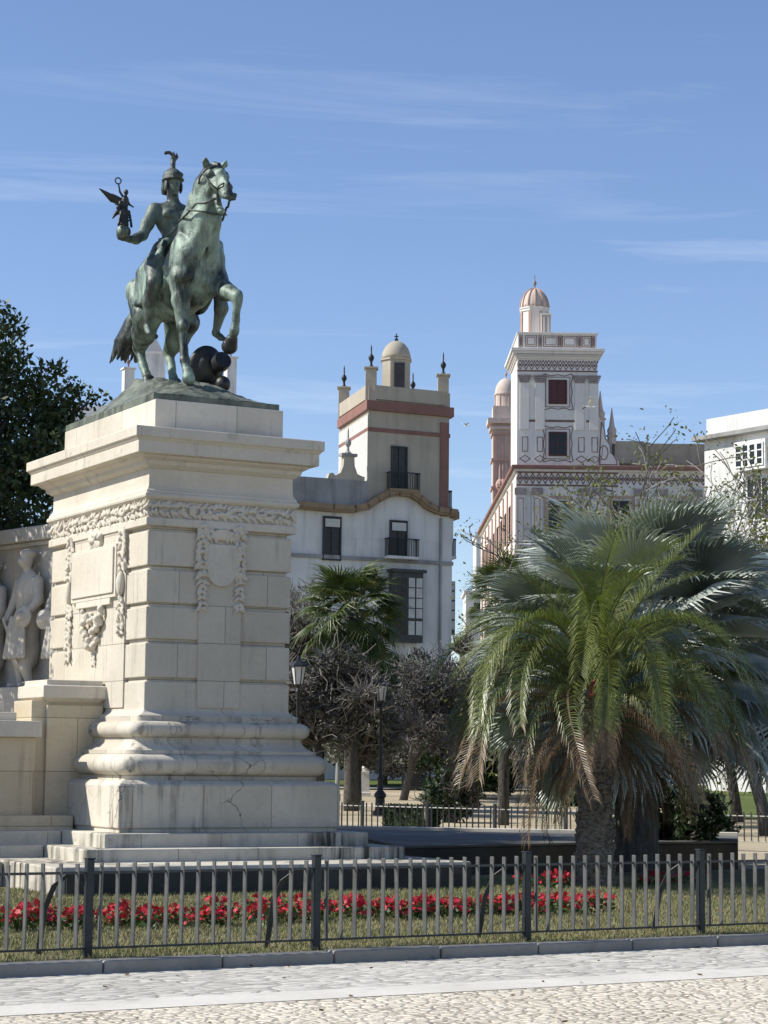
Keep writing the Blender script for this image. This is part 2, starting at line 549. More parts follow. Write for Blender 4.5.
def branch_tree(rng, base, height, levels=4, spread=0.6, r0=0.12, splits=(2, 4), lean=(0, 0, 0), shrink=0.7, droop=0.0):
    """limbs as (points, radii) and the twig ends"""
    limbs, ends = [], []

    def grow(p, d, L, r, lv):
        pts, rad = [p], [r]; k = 4
        for i in range(k):
            d = d + rng.normal(size=3) * 0.16; d[2] -= droop * (levels - lv) * 0.1 if lv < levels else 0
            d /= np.linalg.norm(d); p = p + d * L / k; pts.append(p); rad.append(r * (1 - 0.4 * (i + 1) / k))
        limbs.append((pts, rad))
        if lv == 0: ends.append(p); return
        for j in range(rng.integers(splits[0], splits[1] + 1)):
            nd = d + rng.normal(size=3) * spread; nd[2] = nd[2] * 0.7 + 0.22
            nd /= np.linalg.norm(nd); start = pts[rng.integers(2, k + 1)]
            grow(start, nd, L * shrink * rng.uniform(0.75, 1.15), r * 0.55, lv - 1)

    d0 = np.array([lean[0], lean[1], 1.0]); grow(np.array(base, float), d0 / np.linalg.norm(d0), height, r0, levels)
    return limbs, np.array(ends)


def limbs_mesh(mb, limbs, n=5, rmin=0.0):
    for pts, rad in limbs:
        if max(rad) >= rmin: mb.tube(pts, [max(x, 0.004) for x in rad], n if max(rad) > 0.05 else 3)


# ================================================================== SETTING
def paving(name, kind):
    m, t, b = new_mat(name); g = NB(t)
    v = g.n('ShaderNodeTexVoronoi', feature='DISTANCE_TO_EDGE'); vc = g.n('ShaderNodeTexVoronoi')
    if kind == 'cobble':
        vec = g.mapping((9.5, 9.5, 1)); e0, e1 = 0.03, 0.12; joint = (0.17, 0.13, 0.085); c0, c1 = (0.59, 0.525, 0.41), (0.74, 0.685, 0.565)
    else:
        vec = g.mapping((3.6, 8.0, 1)); e0, e1 = 0.015, 0.09; joint = (0.16, 0.15, 0.125); c0, c1 = (0.42, 0.40, 0.355), (0.60, 0.575, 0.51)
    w = g.n('ShaderNodeVectorMath', operation='ADD'); nn = g.n('ShaderNodeTexNoise'); nn.inputs['Scale'].default_value = 2.2
    g.l(vec, nn.inputs['Vector']); sc = g.n('ShaderNodeVectorMath', operation='SCALE'); sc.inputs['Scale'].default_value = 0.35
    g.l(nn.outputs['Color'], sc.inputs[0]); g.l(vec, w.inputs[0]); g.l(sc.outputs[0], w.inputs[1])
    for x in (v, vc): x.inputs['Scale'].default_value = 1.0; g.l(w.outputs[0], x.inputs['Vector'])
    cell = g.n('ShaderNodeSeparateColor'); g.l(vc.outputs['Color'], cell.inputs[0])
    big = g.ramp(g.noise(0.35, 6, 0.65), 0.35, 0.65)
    c = g.mix(g.math('ADD', g.math('MULTIPLY', cell.outputs[0], 0.55), g.math('MULTIPLY', big, 0.45)), c0, c1)
    jf = g.ramp(v.outputs['Distance'], e0, e1, (1, 1, 1), (0, 0, 0))
    jm = g.ramp(g.noise(1.3, 5, 0.6), 0.36, 0.6, (0.4, 0.4, 0.4), (1, 1, 1))
    c = g.mix(g.math('MULTIPLY', g.math('MULTIPLY', jf, jm), 0.8), c, joint)
    dirt = g.ramp(g.noise(1.0, 7, 0.7, g.mapping((0.9, 2.6, 1))), 0.52, 0.72)
    c = g.mix(g.math('MULTIPLY', dirt, 0.45), c, (0.2, 0.185, 0.155))
    g.l(c, b.inputs['Base Color']); b.inputs['Roughness'].default_value = 0.8; b.inputs['Specular IOR Level'].default_value = 0.3
    hgt = g.math('ADD', g.ramp(v.outputs['Distance'], 0.0, 0.22), g.math('MULTIPLY', cell.outputs[1], 0.35))
    g.bump(g.math('ADD', hgt, g.math('MULTIPLY', g.noise(6, 6), 0.5)), 0.7, 0.018, b)
    return m


def earth(name, c0, c1, scale=0.6, bump=0.4):
    m, t, b = new_mat(name); g = NB(t)
    c = g.mix(g.ramp(g.noise(scale, 7, 0.65), 0.38, 0.62), c0, c1)
    c = g.mix(g.math('MULTIPLY', g.ramp(g.noise(18, 5, 0.7), 0.4, 0.7), 0.4), c, tuple(0.6 * x for x in c0))
    g.l(c, b.inputs['Base Color']); b.inputs['Roughness'].default_value = 0.95; b.inputs['Specular IOR Level'].default_value = 0.15
    g.bump(g.noise(14, 7, 0.75), bump, 0.03, b)
    return m


M_COBBLE, M_SETT = paving('cream_cobbles', 'cobble'), paving('grey_setts', 'sett')
M_STRIP = stone('white_kerb_strip', (0.56, 0.53, 0.465), (0.68, 0.65, 0.585), streak=0, grime=0.5, bump=0.2)
M_KERB = stone('kerb_stone', (0.235, 0.22, 0.195), (0.33, 0.31, 0.275), streak=0.3, grime=0.55)
M_SAND = earth('sandy_plaza', (0.36, 0.30, 0.20), (0.48, 0.41, 0.29), 0.25)
M_SOIL = earth('lawn_soil', (0.13, 0.115, 0.065), (0.20, 0.18, 0.10), 1.1)
M_FARGRASS = earth('far_turf', (0.07, 0.10, 0.025), (0.12, 0.15, 0.04), 0.5)

# the ground: one sheet out to the horizon, climbing a little beyond the garden
gx = [-2500, -400, -120, -50, -20, 0, 20, 50, 120, 400, 2500]
gy = [-300, -40, 0, 20, 40, 60, 70, 85, 100, 120, 140, 160, 200, 400, 2500]
gv = [(x, y, rise(y) - 0.012) for y in gy for x in gx]
nx = len(gx)
gf = [(j * nx + i, j * nx + i + 1, (j + 1) * nx + i + 1, (j + 1) * nx + i) for j in range(len(gy) - 1) for i in range(nx - 1)]
me = bpy.data.meshes.new('ground'); me.from_pydata(gv, [], gf); me.update()
tag(link('ground', me, M_SAND), kind='structure')


def sheet(name, frame_rot, x0, x1, y0, y1, z, m, z1=None):
    z1 = z if z1 is None else z1
    me = bpy.data.meshes.new(name); me.from_pydata([(x0, y0, z), (x1, y0, z), (x1, y1, z1), (x0, y1, z1)], [], [(0, 1, 2, 3)]); me.update()
    return tag(link(name, me, m, loc=K0, rz=frame_rot), kind='structure')


sheet('pavement', AG, -60, 60, -60, -2.47, 0.0, M_COBBLE)
sheet('gutter_paving', AG, -60, 60, -1.9, 0.02, 0.0, M_SETT)
sheet('paving_strip', AG, -60, 60, -2.47, -1.9, 0.004, M_STRIP)

kb = MB(); a = -42.0
while a < 42:
    L = 1.07 + random.uniform(-0.05, 0.05); dz = random.uniform(-0.006, 0.006); dy = random.uniform(-0.008, 0.008)
    kb.box(a, a + L - 0.012, dy, 0.2 + dy, -0.05, 0.1 + dz); a += L
o = kb.build('kerb', M_KERB, None, bevel=0.016, loc=K0, rz=AG); tag(o, kind='structure')


def lawn_z(a, b):       # G frame
    return 0.085 + 0.007 * b + 0.012 * math.sin(a * 1.7 + 0.6 * b) * math.sin(b * 1.3 + 0.4)


na, nb = 90, 50
lv = [(-14 + 30 * i / na, 0.16 + 9.4 * j / nb, lawn_z(-14 + 30 * i / na, 0.16 + 9.4 * j / nb)) for j in range(nb + 1) for i in range(na + 1)]
lf = [(j * (na + 1) + i, j * (na + 1) + i + 1, (j + 1) * (na + 1) + i + 1, (j + 1) * (na + 1) + i) for j in range(nb) for i in range(na)]
me = bpy.data.meshes.new('lawn'); me.from_pydata(lv, [], lf); me.update()
tag(link('lawn', me, M_SOIL, loc=K0, rz=AG), kind='structure')

# grass blades, thicker and greener in patches
M_GRASS, gt, gb_ = new_mat('grass_blades'); g = NB(gt)
pt = g.ramp(g.noise(0.75, 5, 0.65), 0.40, 0.62)
gc = g.mix(pt, (0.25, 0.23, 0.105), (0.14, 0.175, 0.05))
gc = g.mix(g.ramp(g.noise(60, 2, 0.5), 0.45, 0.62), gc, (0.27, 0.245, 0.12))
g.l(gc, gb_.inputs['Base Color']); gb_.inputs['Roughness'].default_value = 0.6; gb_.inputs['Specular IOR Level'].default_value = 0.25


def grass(name, n, a0, a1, b0, b1, h):
    A = RNG.uniform(a0, a1, n); B = RNG.uniform(b0, b1, n)
    keep = np.array([mnoise.noise((x * 0.8, y * 0.8, 3.0)) > -0.32 for x, y in zip(A, B)]) | (RNG.random(n) < 0.45)
    A, B = A[keep], B[keep]; n = len(A)
    Z = 0.085 + 0.007 * B + 0.012 * np.sin(A * 1.7 + 0.6 * B) * np.sin(B * 1.3 + 0.4)
    P = np.stack([A, B, Z], 1); th = RNG.uniform(0, 2 * np.pi, n); H = h * RNG.uniform(0.45, 1.25, n)
    w = np.stack([np.cos(th), np.sin(th), 0 * th], 1) * 0.0045
    ln = np.stack([np.cos(th * 3), np.sin(th * 3), 0 * th], 1) * (H * RNG.uniform(0.1, 0.8, n))[:, None]
    up = np.zeros((n, 3)); up[:, 2] = H
    V = np.stack([P - w, P + w, P + ln + up], 1).reshape(-1, 3)
    o = mesh_np(name, V, np.arange(3 * n).reshape(-1, 3), M_GRASS, loc=K0); o.rotation_euler = (0, 0, AG)
    return tag(o, 'short patchy grass on the fenced lawn', None, None, 'stuff')


grass('grass', 170000, -5.5, 9.5, 0.2, 8.6, 0.042)

# sunlit turf and paths far behind the garden
def quad(name, pts, m):
    me = bpy.data.meshes.new(name); me.from_pydata(pts, [], [tuple(range(len(pts)))]); me.update()
    return tag(link(name, me, m), kind='structure')


def strip_y(name, x0, x1, y0, y1, m, dz):
    quad(name, [(x0, y0, rise(y0) + dz), (x1, y0, rise(y0) + dz), (x1, y1, rise(y1) + dz), (x0, y1, rise(y1) + dz)], m)


strip_y('far_lawn', -9, 1.3, 108, 139.9, M_FARGRASS, 0.05)
strip_y('far_lawn', 11, 60, 71, 99.9, M_FARGRASS, 0.03)
strip_y('far_lawn', 11, 60, 100, 119.5, M_FARGRASS, 0.05)
M_PATH = earth('pale_path', (0.42, 0.40, 0.36), (0.5, 0.48, 0.43), 0.4)
strip_y('path', -12, 9, 104, 107.9, M_PATH, 0.06)
strip_y('path', 1.4, 9, 108, 139.9, M_PATH, 0.08)

# ================================================================== MONUMENT
M_LIME = stone('limestone', (0.53, 0.485, 0.40), (0.64, 0.595, 0.51), streak=0.4, grime=0.2)
M_LIMEJ = stone('limestone_ashlar', (0.53, 0.485, 0.40), (0.63, 0.585, 0.50), streak=0.42, grime=0.2, joints=(1.3, 0.5, 0.5, 0.36))
M_CORN = stone('limestone_cornice', (0.53, 0.485, 0.40), (0.62, 0.575, 0.49), streak=0.45, grime=0.55)
M_BASE = stone('weathered_base_stone', (0.53, 0.485, 0.40), (0.64, 0.595, 0.505), streak=0.75, grime=0.42, slo=0.52, cracks=0.75, joints=(0.98, 9.0, 0.35, 4.0))
M_STEP = stone('step_stone', (0.50, 0.465, 0.395), (0.61, 0.575, 0.495), streak=0.95, grime=0.5, joints=(1.1, 9.0, 0.2, 4.0), dark=(0.045, 0.043, 0.035), slo=0.43)
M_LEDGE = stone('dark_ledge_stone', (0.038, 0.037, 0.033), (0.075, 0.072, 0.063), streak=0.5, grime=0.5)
M_WALL = stone('tan_wall_stone', (0.57, 0.485, 0.345), (0.67, 0.595, 0.455), streak=0.35, grime=0.22, joints=(1.6, 0.72, 0.3, 0.02))
M_GREYSTONE = stone('grey_relief_stone', (0.43, 0.41, 0.365), (0.53, 0.505, 0.455), streak=0.6, grime=0.3)
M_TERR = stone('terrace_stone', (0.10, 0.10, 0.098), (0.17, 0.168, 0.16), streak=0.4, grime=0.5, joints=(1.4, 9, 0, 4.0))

AC, B0, B1, HW = 2.56, 9.44, 13.15, 1.055
X0, X1 = AC - HW, AC + HW
OFF = (AC, (B0 + B1) / 2, 0.15)
ped = empty('stone_pedestal', AB(AC, OFF[1], 0.15), AL, 'tall pale limestone pedestal with carved garlands and stepped base under the bronze rider', 'pedestal')


def pm():
    return MB(OFF)


# front ledge: dark dressed block on the garden side, pale on the end
m = pm(); m.box(-0.42, 5.25, 7.32, 15.0, 0.02, 0.475); m.build('base_slab', M_STEP, ped, bevel=0.02)
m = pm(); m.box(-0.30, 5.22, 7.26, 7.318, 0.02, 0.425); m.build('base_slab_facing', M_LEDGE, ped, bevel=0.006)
m = pm(); m.rings([(1.175, 0.40), (1.175, 0.635)], X0, X1, B0, B1); m.build('step', M_STEP, ped, bevel=0.018)
m = pm(); m.rings([(0.815, 0.60), (0.815, 0.812)], X0, X1, B0, B1); m.build('step', M_STEP, ped, bevel=0.018)
m = pm(); m.rings([(0.50, 0.80), (0.50, 0.865), (0.53, 0.867), (0.53, 1.405), (0.515, 1.43), (0.45, 1.475), (0.30, 1.48)], X0, X1, B0, B1)
m.build('plinth', M_BASE, ped, bevel=0.014)


def arc(cx_, cz, rx, rz, n=9):
    return [(cx_ + rx * math.cos(t), cz + rz * math.sin(t)) for t in [-math.pi / 2 + math.pi * i / (n - 1) for i in range(n)]]


def soft_rings(mb, prof, x0, x1, y0, y1, rc):
    """moulding with rounded plan corners"""
    n = 6; vs = []
    for o_, z in prof:
        r = max(rc + o_ * 0.5, 0.01)
        for cx_, cy_, t0 in ((x0 - o_ + r, y0 - o_ + r, math.pi), (x1 + o_ - r, y0 - o_ + r, 1.5 * math.pi), (x1 + o_ - r, y1 + o_ - r, 0), (x0 - o_ + r, y1 + o_ - r, 0.5 * math.pi)):
            for i in range(n): vs.append((cx_ + r * math.cos(t0 + math.pi / 2 * i / (n - 1)), cy_ + r * math.sin(t0 + math.pi / 2 * i / (n - 1)), z))
    k = len(prof); N = 4 * n
    fs = [(j * N + i, j * N + (i + 1) % N, (j + 1) * N + (i + 1) % N, (j + 1) * N + i) for j in range(k - 1) for i in range(N)]
    fs += [tuple(range(N - 1, -1, -1)), tuple(range((k - 1) * N, k * N))]
    mb.add(vs, fs)


m = pm()
soft_rings(m, [(0.34, 1.47), (0.34, 1.535)] + arc(0.32, 1.675, 0.145, 0.14) + [(0.335, 1.816), (0.335, 1.865)], X0, X1, B0, B1, 0.04)
m.build('torus_moulding', M_BASE, ped, smooth=True, angle=40)
m = pm()
soft_rings(m, [(0.30, 1.86), (0.22, 1.91), (0.175, 1.96), (0.165, 2.0), (0.165, 2.03)] + arc(0.155, 2.135, 0.10, 0.105) + [(0.15, 2.243), (0.11, 2.245), (0.11, 2.315)], X0, X1, B0, B1, 0.03)
m.build('torus_moulding', M_BASE, ped, smooth=True, angle=40)
# shaft in rusticated courses
m = pm()
m.rings([(0.11, 2.31), (0.075, 2.335), (0.03, 2.36), (0.005, 2.39), (0.0, 2.42), (0, 2.765)], X0, X1, B0, B1)
for z0, z1 in ((2.82, 3.27), (3.33, 3.75), (3.81, 4.24), (4.30, 4.76)): m.rings([(0, z0), (0, z1)], X0, X1, B0, B1)
m.rings([(-0.045, 2.7), (-0.045, 4.9)], X0, X1, B0, B1)
m.build('shaft', M_LIMEJ, ped, bevel=0.014)
# the plain pilaster strips that carry the trophies
m = pm(); m.box(AC - 0.31, AC + 0.31, B0 - 0.022, B0 + 0.05, 2.43, 4.83)
m.box(X0 - 0.022, X0 + 0.05, 10.15, 12.35, 2.43, 4.83); m.build('pilaster_strip', M_LIMEJ, ped, bevel=0.006)
m = pm()
m.rings([(0.02, 4.82), (0.045, 4.83), (0.045, 4.925), (0.012, 4.95), (0.012, 5.165), (0.035, 5.168), (0.05, 5.18), (0.072, 5.20), (0.078, 5.225), (0.07, 5.25), (0.05, 5.265), (0.05, 5.29), (0.03, 5.31), (0.01, 5.35), (0.004, 5.40), (0.004, 5.595), (0.03, 5.60)], X0, X1, B0, B1)
m.build('frieze', M_LIME, ped, bevel=0.004)
m = pm()
m.rings([(0.03, 5.59), (0.05, 5.61), (0.085, 5.635), (0.095, 5.66), (0.10, 5.685), (0.13, 5.70), (0.165, 5.72), (0.18, 5.745), (0.265, 5.755), (0.272, 5.76), (0.272, 5.915), (0.285, 5.925), (0.30, 5.95), (0.315, 5.958), (0.327, 5.97), (0.327, 6.085), (0.318, 6.10), (0.0, 6.13)], X0, X1, B0, B1)
m.build('cornice', M_CORN, ped, bevel=0.006)
M_ATTIC = stone('attic_stone', (0.56, 0.52, 0.44), (0.66, 0.62, 0.54), streak=0.3, grime=0.2, joints=(0.9, 9.0, 0.6, 4.0))
m = pm(); m.rings([(-0.105, 6.10), (-0.105, 6.545)], X0, X1, B0, B1); m.build('attic_block', M_ATTIC, ped, bevel=0.012)


# ---- carved ornament (sculpted leaves, fruit and ribbons)
def leaves_along(rng, p0, p1, nrm, width, step, size):
    """overlapping leaf lumps along p0-p1 standing off the wall along nrm"""
    p0, p1, nrm = np.array(p0, float), np.array(p1, float), np.array(nrm, float)
    d = p1 - p0; L = np.linalg.norm(d); d /= L; side = np.cross(nrm, d); out = []
    s = 0.0
    while s < L:
        for sgn in (-1, 1):
            c = p0 + d * (s + rng.uniform(-0.2, 0.2) * step) + side * sgn * width * rng.uniform(0.15, 0.42) + nrm * rng.uniform(0.0, 0.02)
            dirv = d * rng.uniform(0.3, 1.0) + side * sgn * rng.uniform(0.4, 1.0); dirv /= np.linalg.norm(dirv)
            e = c + dirv * size * rng.uniform(0.7, 1.3) + nrm * size * rng.uniform(0.0, 0.3)
            out.append(cap(c, e, size * 0.42, size * 0.16, 0.012))
        if rng.random() < 0.6:
            c = p0 + d * s + side * width * rng.uniform(-0.2, 0.2) + nrm * size * 0.45
            out.append(ell(c, np.full(3, size * rng.uniform(0.34, 0.5)), 0.008))
        s += step
    return out


rg = np.random.default_rng(5)
off = np.array(OFF)
shift = lambda V: V - off
yF, xL = B0 - 0.012, X0 - 0.012
nF, nL = (0, -1, 0), (-1, 0, 0)
pr = leaves_along(rg, (X0 - 0.02, yF, 5.05), (X1 + 0.02, yF, 5.05), nF, 0.17, 0.055, 0.075)
body('frieze_carving', pr, 0.014, M_LIME, ped, xf=shift, smooth=0)
pr = leaves_along(rg, (xL, B1, 5.05), (xL, B0 - 0.02, 5.05), nL, 0.17, 0.06, 0.078)
body('frieze_carving', pr, 0.014, M_LIME, ped, xf=shift, smooth=0)
# front trophy: round-bottomed shield between two hanging garlands
yS = B0 - 0.024
m = pm()
outl = [(-0.215, 4.62), (-0.215, 4.28)] + [(-0.215 * math.cos(t), 4.28 - 0.23 * math.sin(t)) for t in [math.pi * i / 14 for i in range(1, 14)]] + [(0.215, 4.28), (0.215, 4.62)]
m.extrude([(x, z) for x, z in outl][::-1], (AC, yS - 0.045, 0), (1, 0, 0), (0, 0, 1), (0, 1, 0), 0.06)
m.build('shield', M_LIME, ped, bevel=0.012)
for sx in (-1, 1):
    pr = leaves_along(rg, (AC + sx * 0.27, yS, 4.86), (AC + sx * 0.275, yS, 4.2), nF, 0.13, 0.07, 0.085)
    pr += leaves_along(rg, (AC + sx * 0.275, yS, 4.2), (AC + sx * 0.27, yS, 3.72), nF, 0.09, 0.075, 0.075)
    body('garland', pr, 0.014, M_LIME, ped, xf=shift, smooth=0)
pr = leaves_along(rg, (AC - 0.25, yS, 4.80), (AC - 0.06, yS, 4.72), nF, 0.12, 0.06, 0.075) + leaves_along(rg, (AC + 0.25, yS, 4.80), (AC + 0.06, yS, 4.72), nF, 0.12, 0.06, 0.075)
pr += [ell((AC, yS - 0.02, 4.74), (0.13, 0.05, 0.075), 0.02), ell((AC, yS - 0.04, 4.80), (0.10, 0.05, 0.03), 0.01)]
body('crest_carving', pr, 0.014, M_LIME, ped, xf=shift, smooth=0)
# left-face trophy: eared tablet, garlands at its sides, basket of fruit below
xs = X0 - 0.024; yc = 11.25
m = pm()
m.box(xs - 0.05, xs + 0.03, yc - 0.86, yc + 0.86, 3.93, 4.66)
m.box(xs - 0.05, xs + 0.03, yc - 0.66, yc + 0.66, 3.84, 3.929)
m.box(xs - 0.075, xs - 0.051, yc - 0.80, yc + 0.80, 3.99, 4.62)
m.build('tablet', M_LIME, ped, bevel=0.01)
for sy in (-1, 1):
    yy = yc + sy * 1.0
    pr = leaves_along(rg, (xs, yy, 4.86), (xs, yy, 4.25), nL, 0.17, 0.07, 0.095)
    pr += leaves_along(rg, (xs, yy, 3.9), (xs, yy, 3.1 if sy > 0 else 3.38), nL, 0.12, 0.075, 0.09)
    pr += [ell((xs - 0.03, yy, 4.1), (0.06, 0.075, 0.17), 0.02)]
    body('garland', pr, 0.015, M_LIME, ped, xf=shift, smooth=0)
pr = []
for i in range(46):
    t = rg.uniform(0, 1); wd = 0.42 * (1 - t) ** 0.8 + 0.05
    pr.append(ell((xs - rg.uniform(0.02, 0.1), yc + rg.uniform(-wd, wd), 3.8 - 0.55 * t), np.full(3, rg.uniform(0.035, 0.06)), 0.01))
pr += leaves_along(rg, (xs, yc, 3.35), (xs, yc, 3.05), nL, 0.08, 0.06, 0.07)
body('fruit_swag', pr, 0.015, M_LIME, ped, xf=shift, smooth=0)
pr = leaves_along(rg, (xs, yc - 0.2, 4.78), (xs, yc + 0.2, 4.78), nL, 0.2, 0.07, 0.10)
body('crest_carving', pr, 0.015, M_LIME, ped, xf=shift, smooth=0)

# ---- low exedra wall running off to the left, with its end pier
OW = (0.2, 11.2, 0.15)
wl = empty('exedra_wall', AB(*OW), AL, 'tan stone low wall with steps joining the left of the pedestal', 'wall')
m = MB(OW)
m.box(-9, 0.46, 10.66, 11.6, 0.1, 2.02); m.box(0.461, 1.50, 10.86, 11.6, 0.1, 2.52); m.build('wall_face', M_WALL, wl, bevel=0.012)
m = MB(OW); m.box(-9, 0.50, 10.52, 11.7, 2.02, 2.235); m.box(-9, 0.25, 10.84, 11.7, 2.236, 2.35); m.box(-9, 0.12, 11.0, 11.7, 2.36, 2.50); m.build('coping', M_LIME, wl, bevel=0.014)
m = MB(OW); m.rings([(0, 2.5), (0.06, 2.54), (0.10, 2.56), (0.10, 2.72), (0.05, 2.73), (0.03, 2.735), (0.03, 2.80), (-0.1, 2.81)], 0.68, 1.42, 10.84, 11.7)
m.build('pier_cap', M_LIME, wl, bevel=0.01)
m = MB(OW); m.box(0.66, 1.46, 10.80, 10.862, 0.88, 2.46); m.build('pier', M_WALL, wl, bevel=0.01)
m = MB(OW); m.box(-9, 0.95, 10.46, 10.66, 0.78, 0.99); m.build('base_course', M_WALL, wl, bevel=0.016)
m = MB(OW); m.box(-9, 0.68, 10.16, 11.0, 0.3, 0.80); m.build('step', M_STEP, wl, bevel=0.018)
m = MB(OW); m.box(-9, 0.32, 9.82, 10.9, 0.2, 0.63); m.build('step', M_STEP, wl, bevel=0.018)
m = MB(OW); m.box(-9, -0.43, 9.2, 10.8, 0.0, 0.455); m.build('base_slab', M_STEP, wl, bevel=0.018)

# ---- curved-back relief wall behind, seen past the pedestal
RW = Vector((-5.05, 32.5, 0.5)); RA = math.atan2(-0.75, 0.66)
rw = empty('relief_wall', RW, RA, 'grey stone wall carved with standing soldiers, in the shade left of the pedestal', 'relief wall')
m = MB((0, 0, 0.5)); m.box(-7, 1.2, 0.0, 0.6, 0.5, 5.02); m.build('wall_slab', M_GREYSTONE, rw, bevel=0.01)
m = MB((0, 0, 0.5)); m.box(-7, 1.2, -0.16, 0.66, 5.021, 5.24); m.box(-7, 1.19, -0.08, 0.6, 4.95, 5.02); m.build('coping', M_GREYSTONE, rw, bevel=0.02)
m = MB((0, 0, 0.5)); m.box(-7, 1.2, -0.42, 0.0, 2.3, 2.80); m.box(-7, 1.2, -0.36, 0.0, 0.5, 2.30); m.build('ledge', M_GREYSTONE, rw, bevel=0.02)


def soldier(x, s, hat, rng, turn=1):
    """high-relief man in a long coat; x along the wall, s scale; the back is sunk into the slab"""
    y = -0.06; z = 2.8
    P = lambda a, b, c: np.array((x + turn * a * s, y + b * s, z + c * s))
    pr = [ell(P(0, -0.10, 1.34), np.array((0.235, 0.17, 0.34)) * s, 0.1), ell(P(0, -0.08, 1.02), np.array((0.20, 0.16, 0.25)) * s, 0.1)]
    pr += chain([P(0, -0.1, 1.0), P(-0.02, -0.1, 0.55), P(-0.03, -0.11, 0.42)], [0.17 * s, 0.185 * s, 0.19 * s], 0.06)
    for q in range(9):      # pleats of the coat
        a_ = -0.24 + 0.06 * q
        pr.append(cap(P(a_ * 0.75, -0.27 - 0.02 * (q % 2), 1.0), P(a_ * 1.05, -0.31 - 0.035 * (q % 2), 0.42), 0.022 * s, 0.034 * s, 0.02))
    pr += chain([P(-0.11, -0.1, 0.5), P(-0.13, -0.12, 0.28), P(-0.14, -0.1, 0.05)], [0.09 * s, 0.085 * s, 0.05 * s], 0.03)
    pr += chain([P(0.09, -0.1, 0.5), P(0.10, -0.18, 0.27), P(0.10, -0.1, 0.05)], [0.095 * s, 0.085 * s, 0.055 * s], 0.03)
    pr += [cap(P(-0.14, -0.1, 0.04), P(-0.19, -0.26, 0.03), 0.05 * s, 0.035 * s, 0.02), cap(P(0.10, -0.1, 0.04), P(0.12, -0.28, 0.03), 0.055 * s, 0.035 * s, 0.02)]
    pr += chain([P(-0.23, -0.1, 1.50), P(-0.31, -0.14, 1.2), P(-0.33, -0.26, 0.95)], [0.085 * s, 0.07 * s, 0.05 * s], 0.04)
    pr += chain([P(0.23, -0.1, 1.50), P(0.33, -0.14, 1.22), P(0.24, -0.3, 1.0)], [0.085 * s, 0.07 * s, 0.05 * s], 0.04)
    pr += [cap(P(0, -0.1, 1.55), P(0.0, -0.14, 1.70), 0.07 * s, 0.06 * s, 0.03), ell(P(0.0, -0.16, 1.80), np.array((0.085, 0.11, 0.12)) * s, 0.02),
           ell(P(0.0, -0.275, 1.79), np.array((0.02, 0.03, 0.03)) * s, 0.012), cut(P(-0.035, -0.27, 1.825), np.array((0.02, 0.03, 0.014)) * s, 0.01), cut(P(0.035, -0.27, 1.825), np.array((0.02, 0.03, 0.014)) * s, 0.01),
           ell(P(0, -0.25, 1.735), np.array((0.035, 0.025, 0.01)) * s, 0.01)]
    if hat: pr += [ell(P(0.0, -0.12, 1.90), np.array((0.105, 0.13, 0.07)) * s, 0.02), ell(P(-0.20, -0.03, 1.80), np.array((0.08, 0.09, 0.11)) * s, 0.02)]
    else: pr += [ell(P(0.0, -0.1, 1.87), np.array((0.10, 0.12, 0.075)) * s, 0.02)]
    pr += [ell(P(0.22, -0.32, 0.98), np.array((0.15, 0.035, 0.16)) * s, 0.01, eul(0, 20, 25)), ell(P(0.22, -0.36, 0.98), np.array((0.07, 0.04, 0.08)) * s, 0.01, eul(0, 20, 25))]
    pr += [cap(P(-0.33, -0.3, 0.98), P(0.08, -0.3, 0.33), 0.028 * s, 0.02 * s, 0.01)]
    V, F = sculpt(pr, 0.022)
    V[:, 2] -= 0.5
    o = mesh_np('relief_figure', V, F, M_GREYSTONE, rw, smooth=True)
    return o


soldier(-0.28, 1.06, True, rg)
soldier(-1.30, 1.0, False, rg, -1)
soldier(0.74, 1.0, False, rg, -1)

# ---- terrace beside the monument, in the pedestal's shadow
near = [(404, 846.2), (530, 843.5), (620, 841.8), (738, 841.0)]
far = [(738, 836.0), (520, 832.3), (330, 829.0)]


def onz(px, py, z):
    d = _Rt * (px - 384) / FPX - _U * (py - 512) / FPX + _f
    return Vector(np.array([0, 0, CAM_H]) + d * (z - CAM_H) / d[2])


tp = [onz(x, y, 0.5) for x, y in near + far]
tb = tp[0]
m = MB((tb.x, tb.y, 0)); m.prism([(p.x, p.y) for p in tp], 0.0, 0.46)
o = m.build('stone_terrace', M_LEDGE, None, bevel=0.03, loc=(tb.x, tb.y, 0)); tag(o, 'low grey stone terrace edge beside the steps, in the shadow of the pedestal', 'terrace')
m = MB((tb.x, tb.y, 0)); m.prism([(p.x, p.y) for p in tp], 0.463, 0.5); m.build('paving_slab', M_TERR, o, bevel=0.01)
fe = [onz(*q, 0.5) for q in [(738, 836.0), (520, 832.3), (330, 829.0)]]
m = MB(tuple(fe[2]))
for p, q in ((fe[2], fe[1]), (fe[1], fe[0])):
    dd = (q - p).normalized(); nn = Vector((-dd.y, dd.x, 0))
    m.obox((p + q) / 2 + nn * 0.11, dd, nn, (0, 0, 1), (q - p).length / 2 - 0.004, 0.1, 0.06)
o = m.build('kerb', M_STRIP, None, bevel=0.01, loc=fe[2]); tag(o, kind='structure')

# ================================================================== FENCES
M_FPOST = plain('fence_post_paint', (0.028, 0.033, 0.036), 0.5, 0.3, 9, 0.3)
M_FBAR = plain('fence_bar_paint', (0.14, 0.14, 0.13), 0.5, 0.35, 6, 0.35, bump=0.1)
M_FDARK = plain('fence_rail_paint', (0.05, 0.055, 0.055), 0.5, 0.3, 6, 0.3)


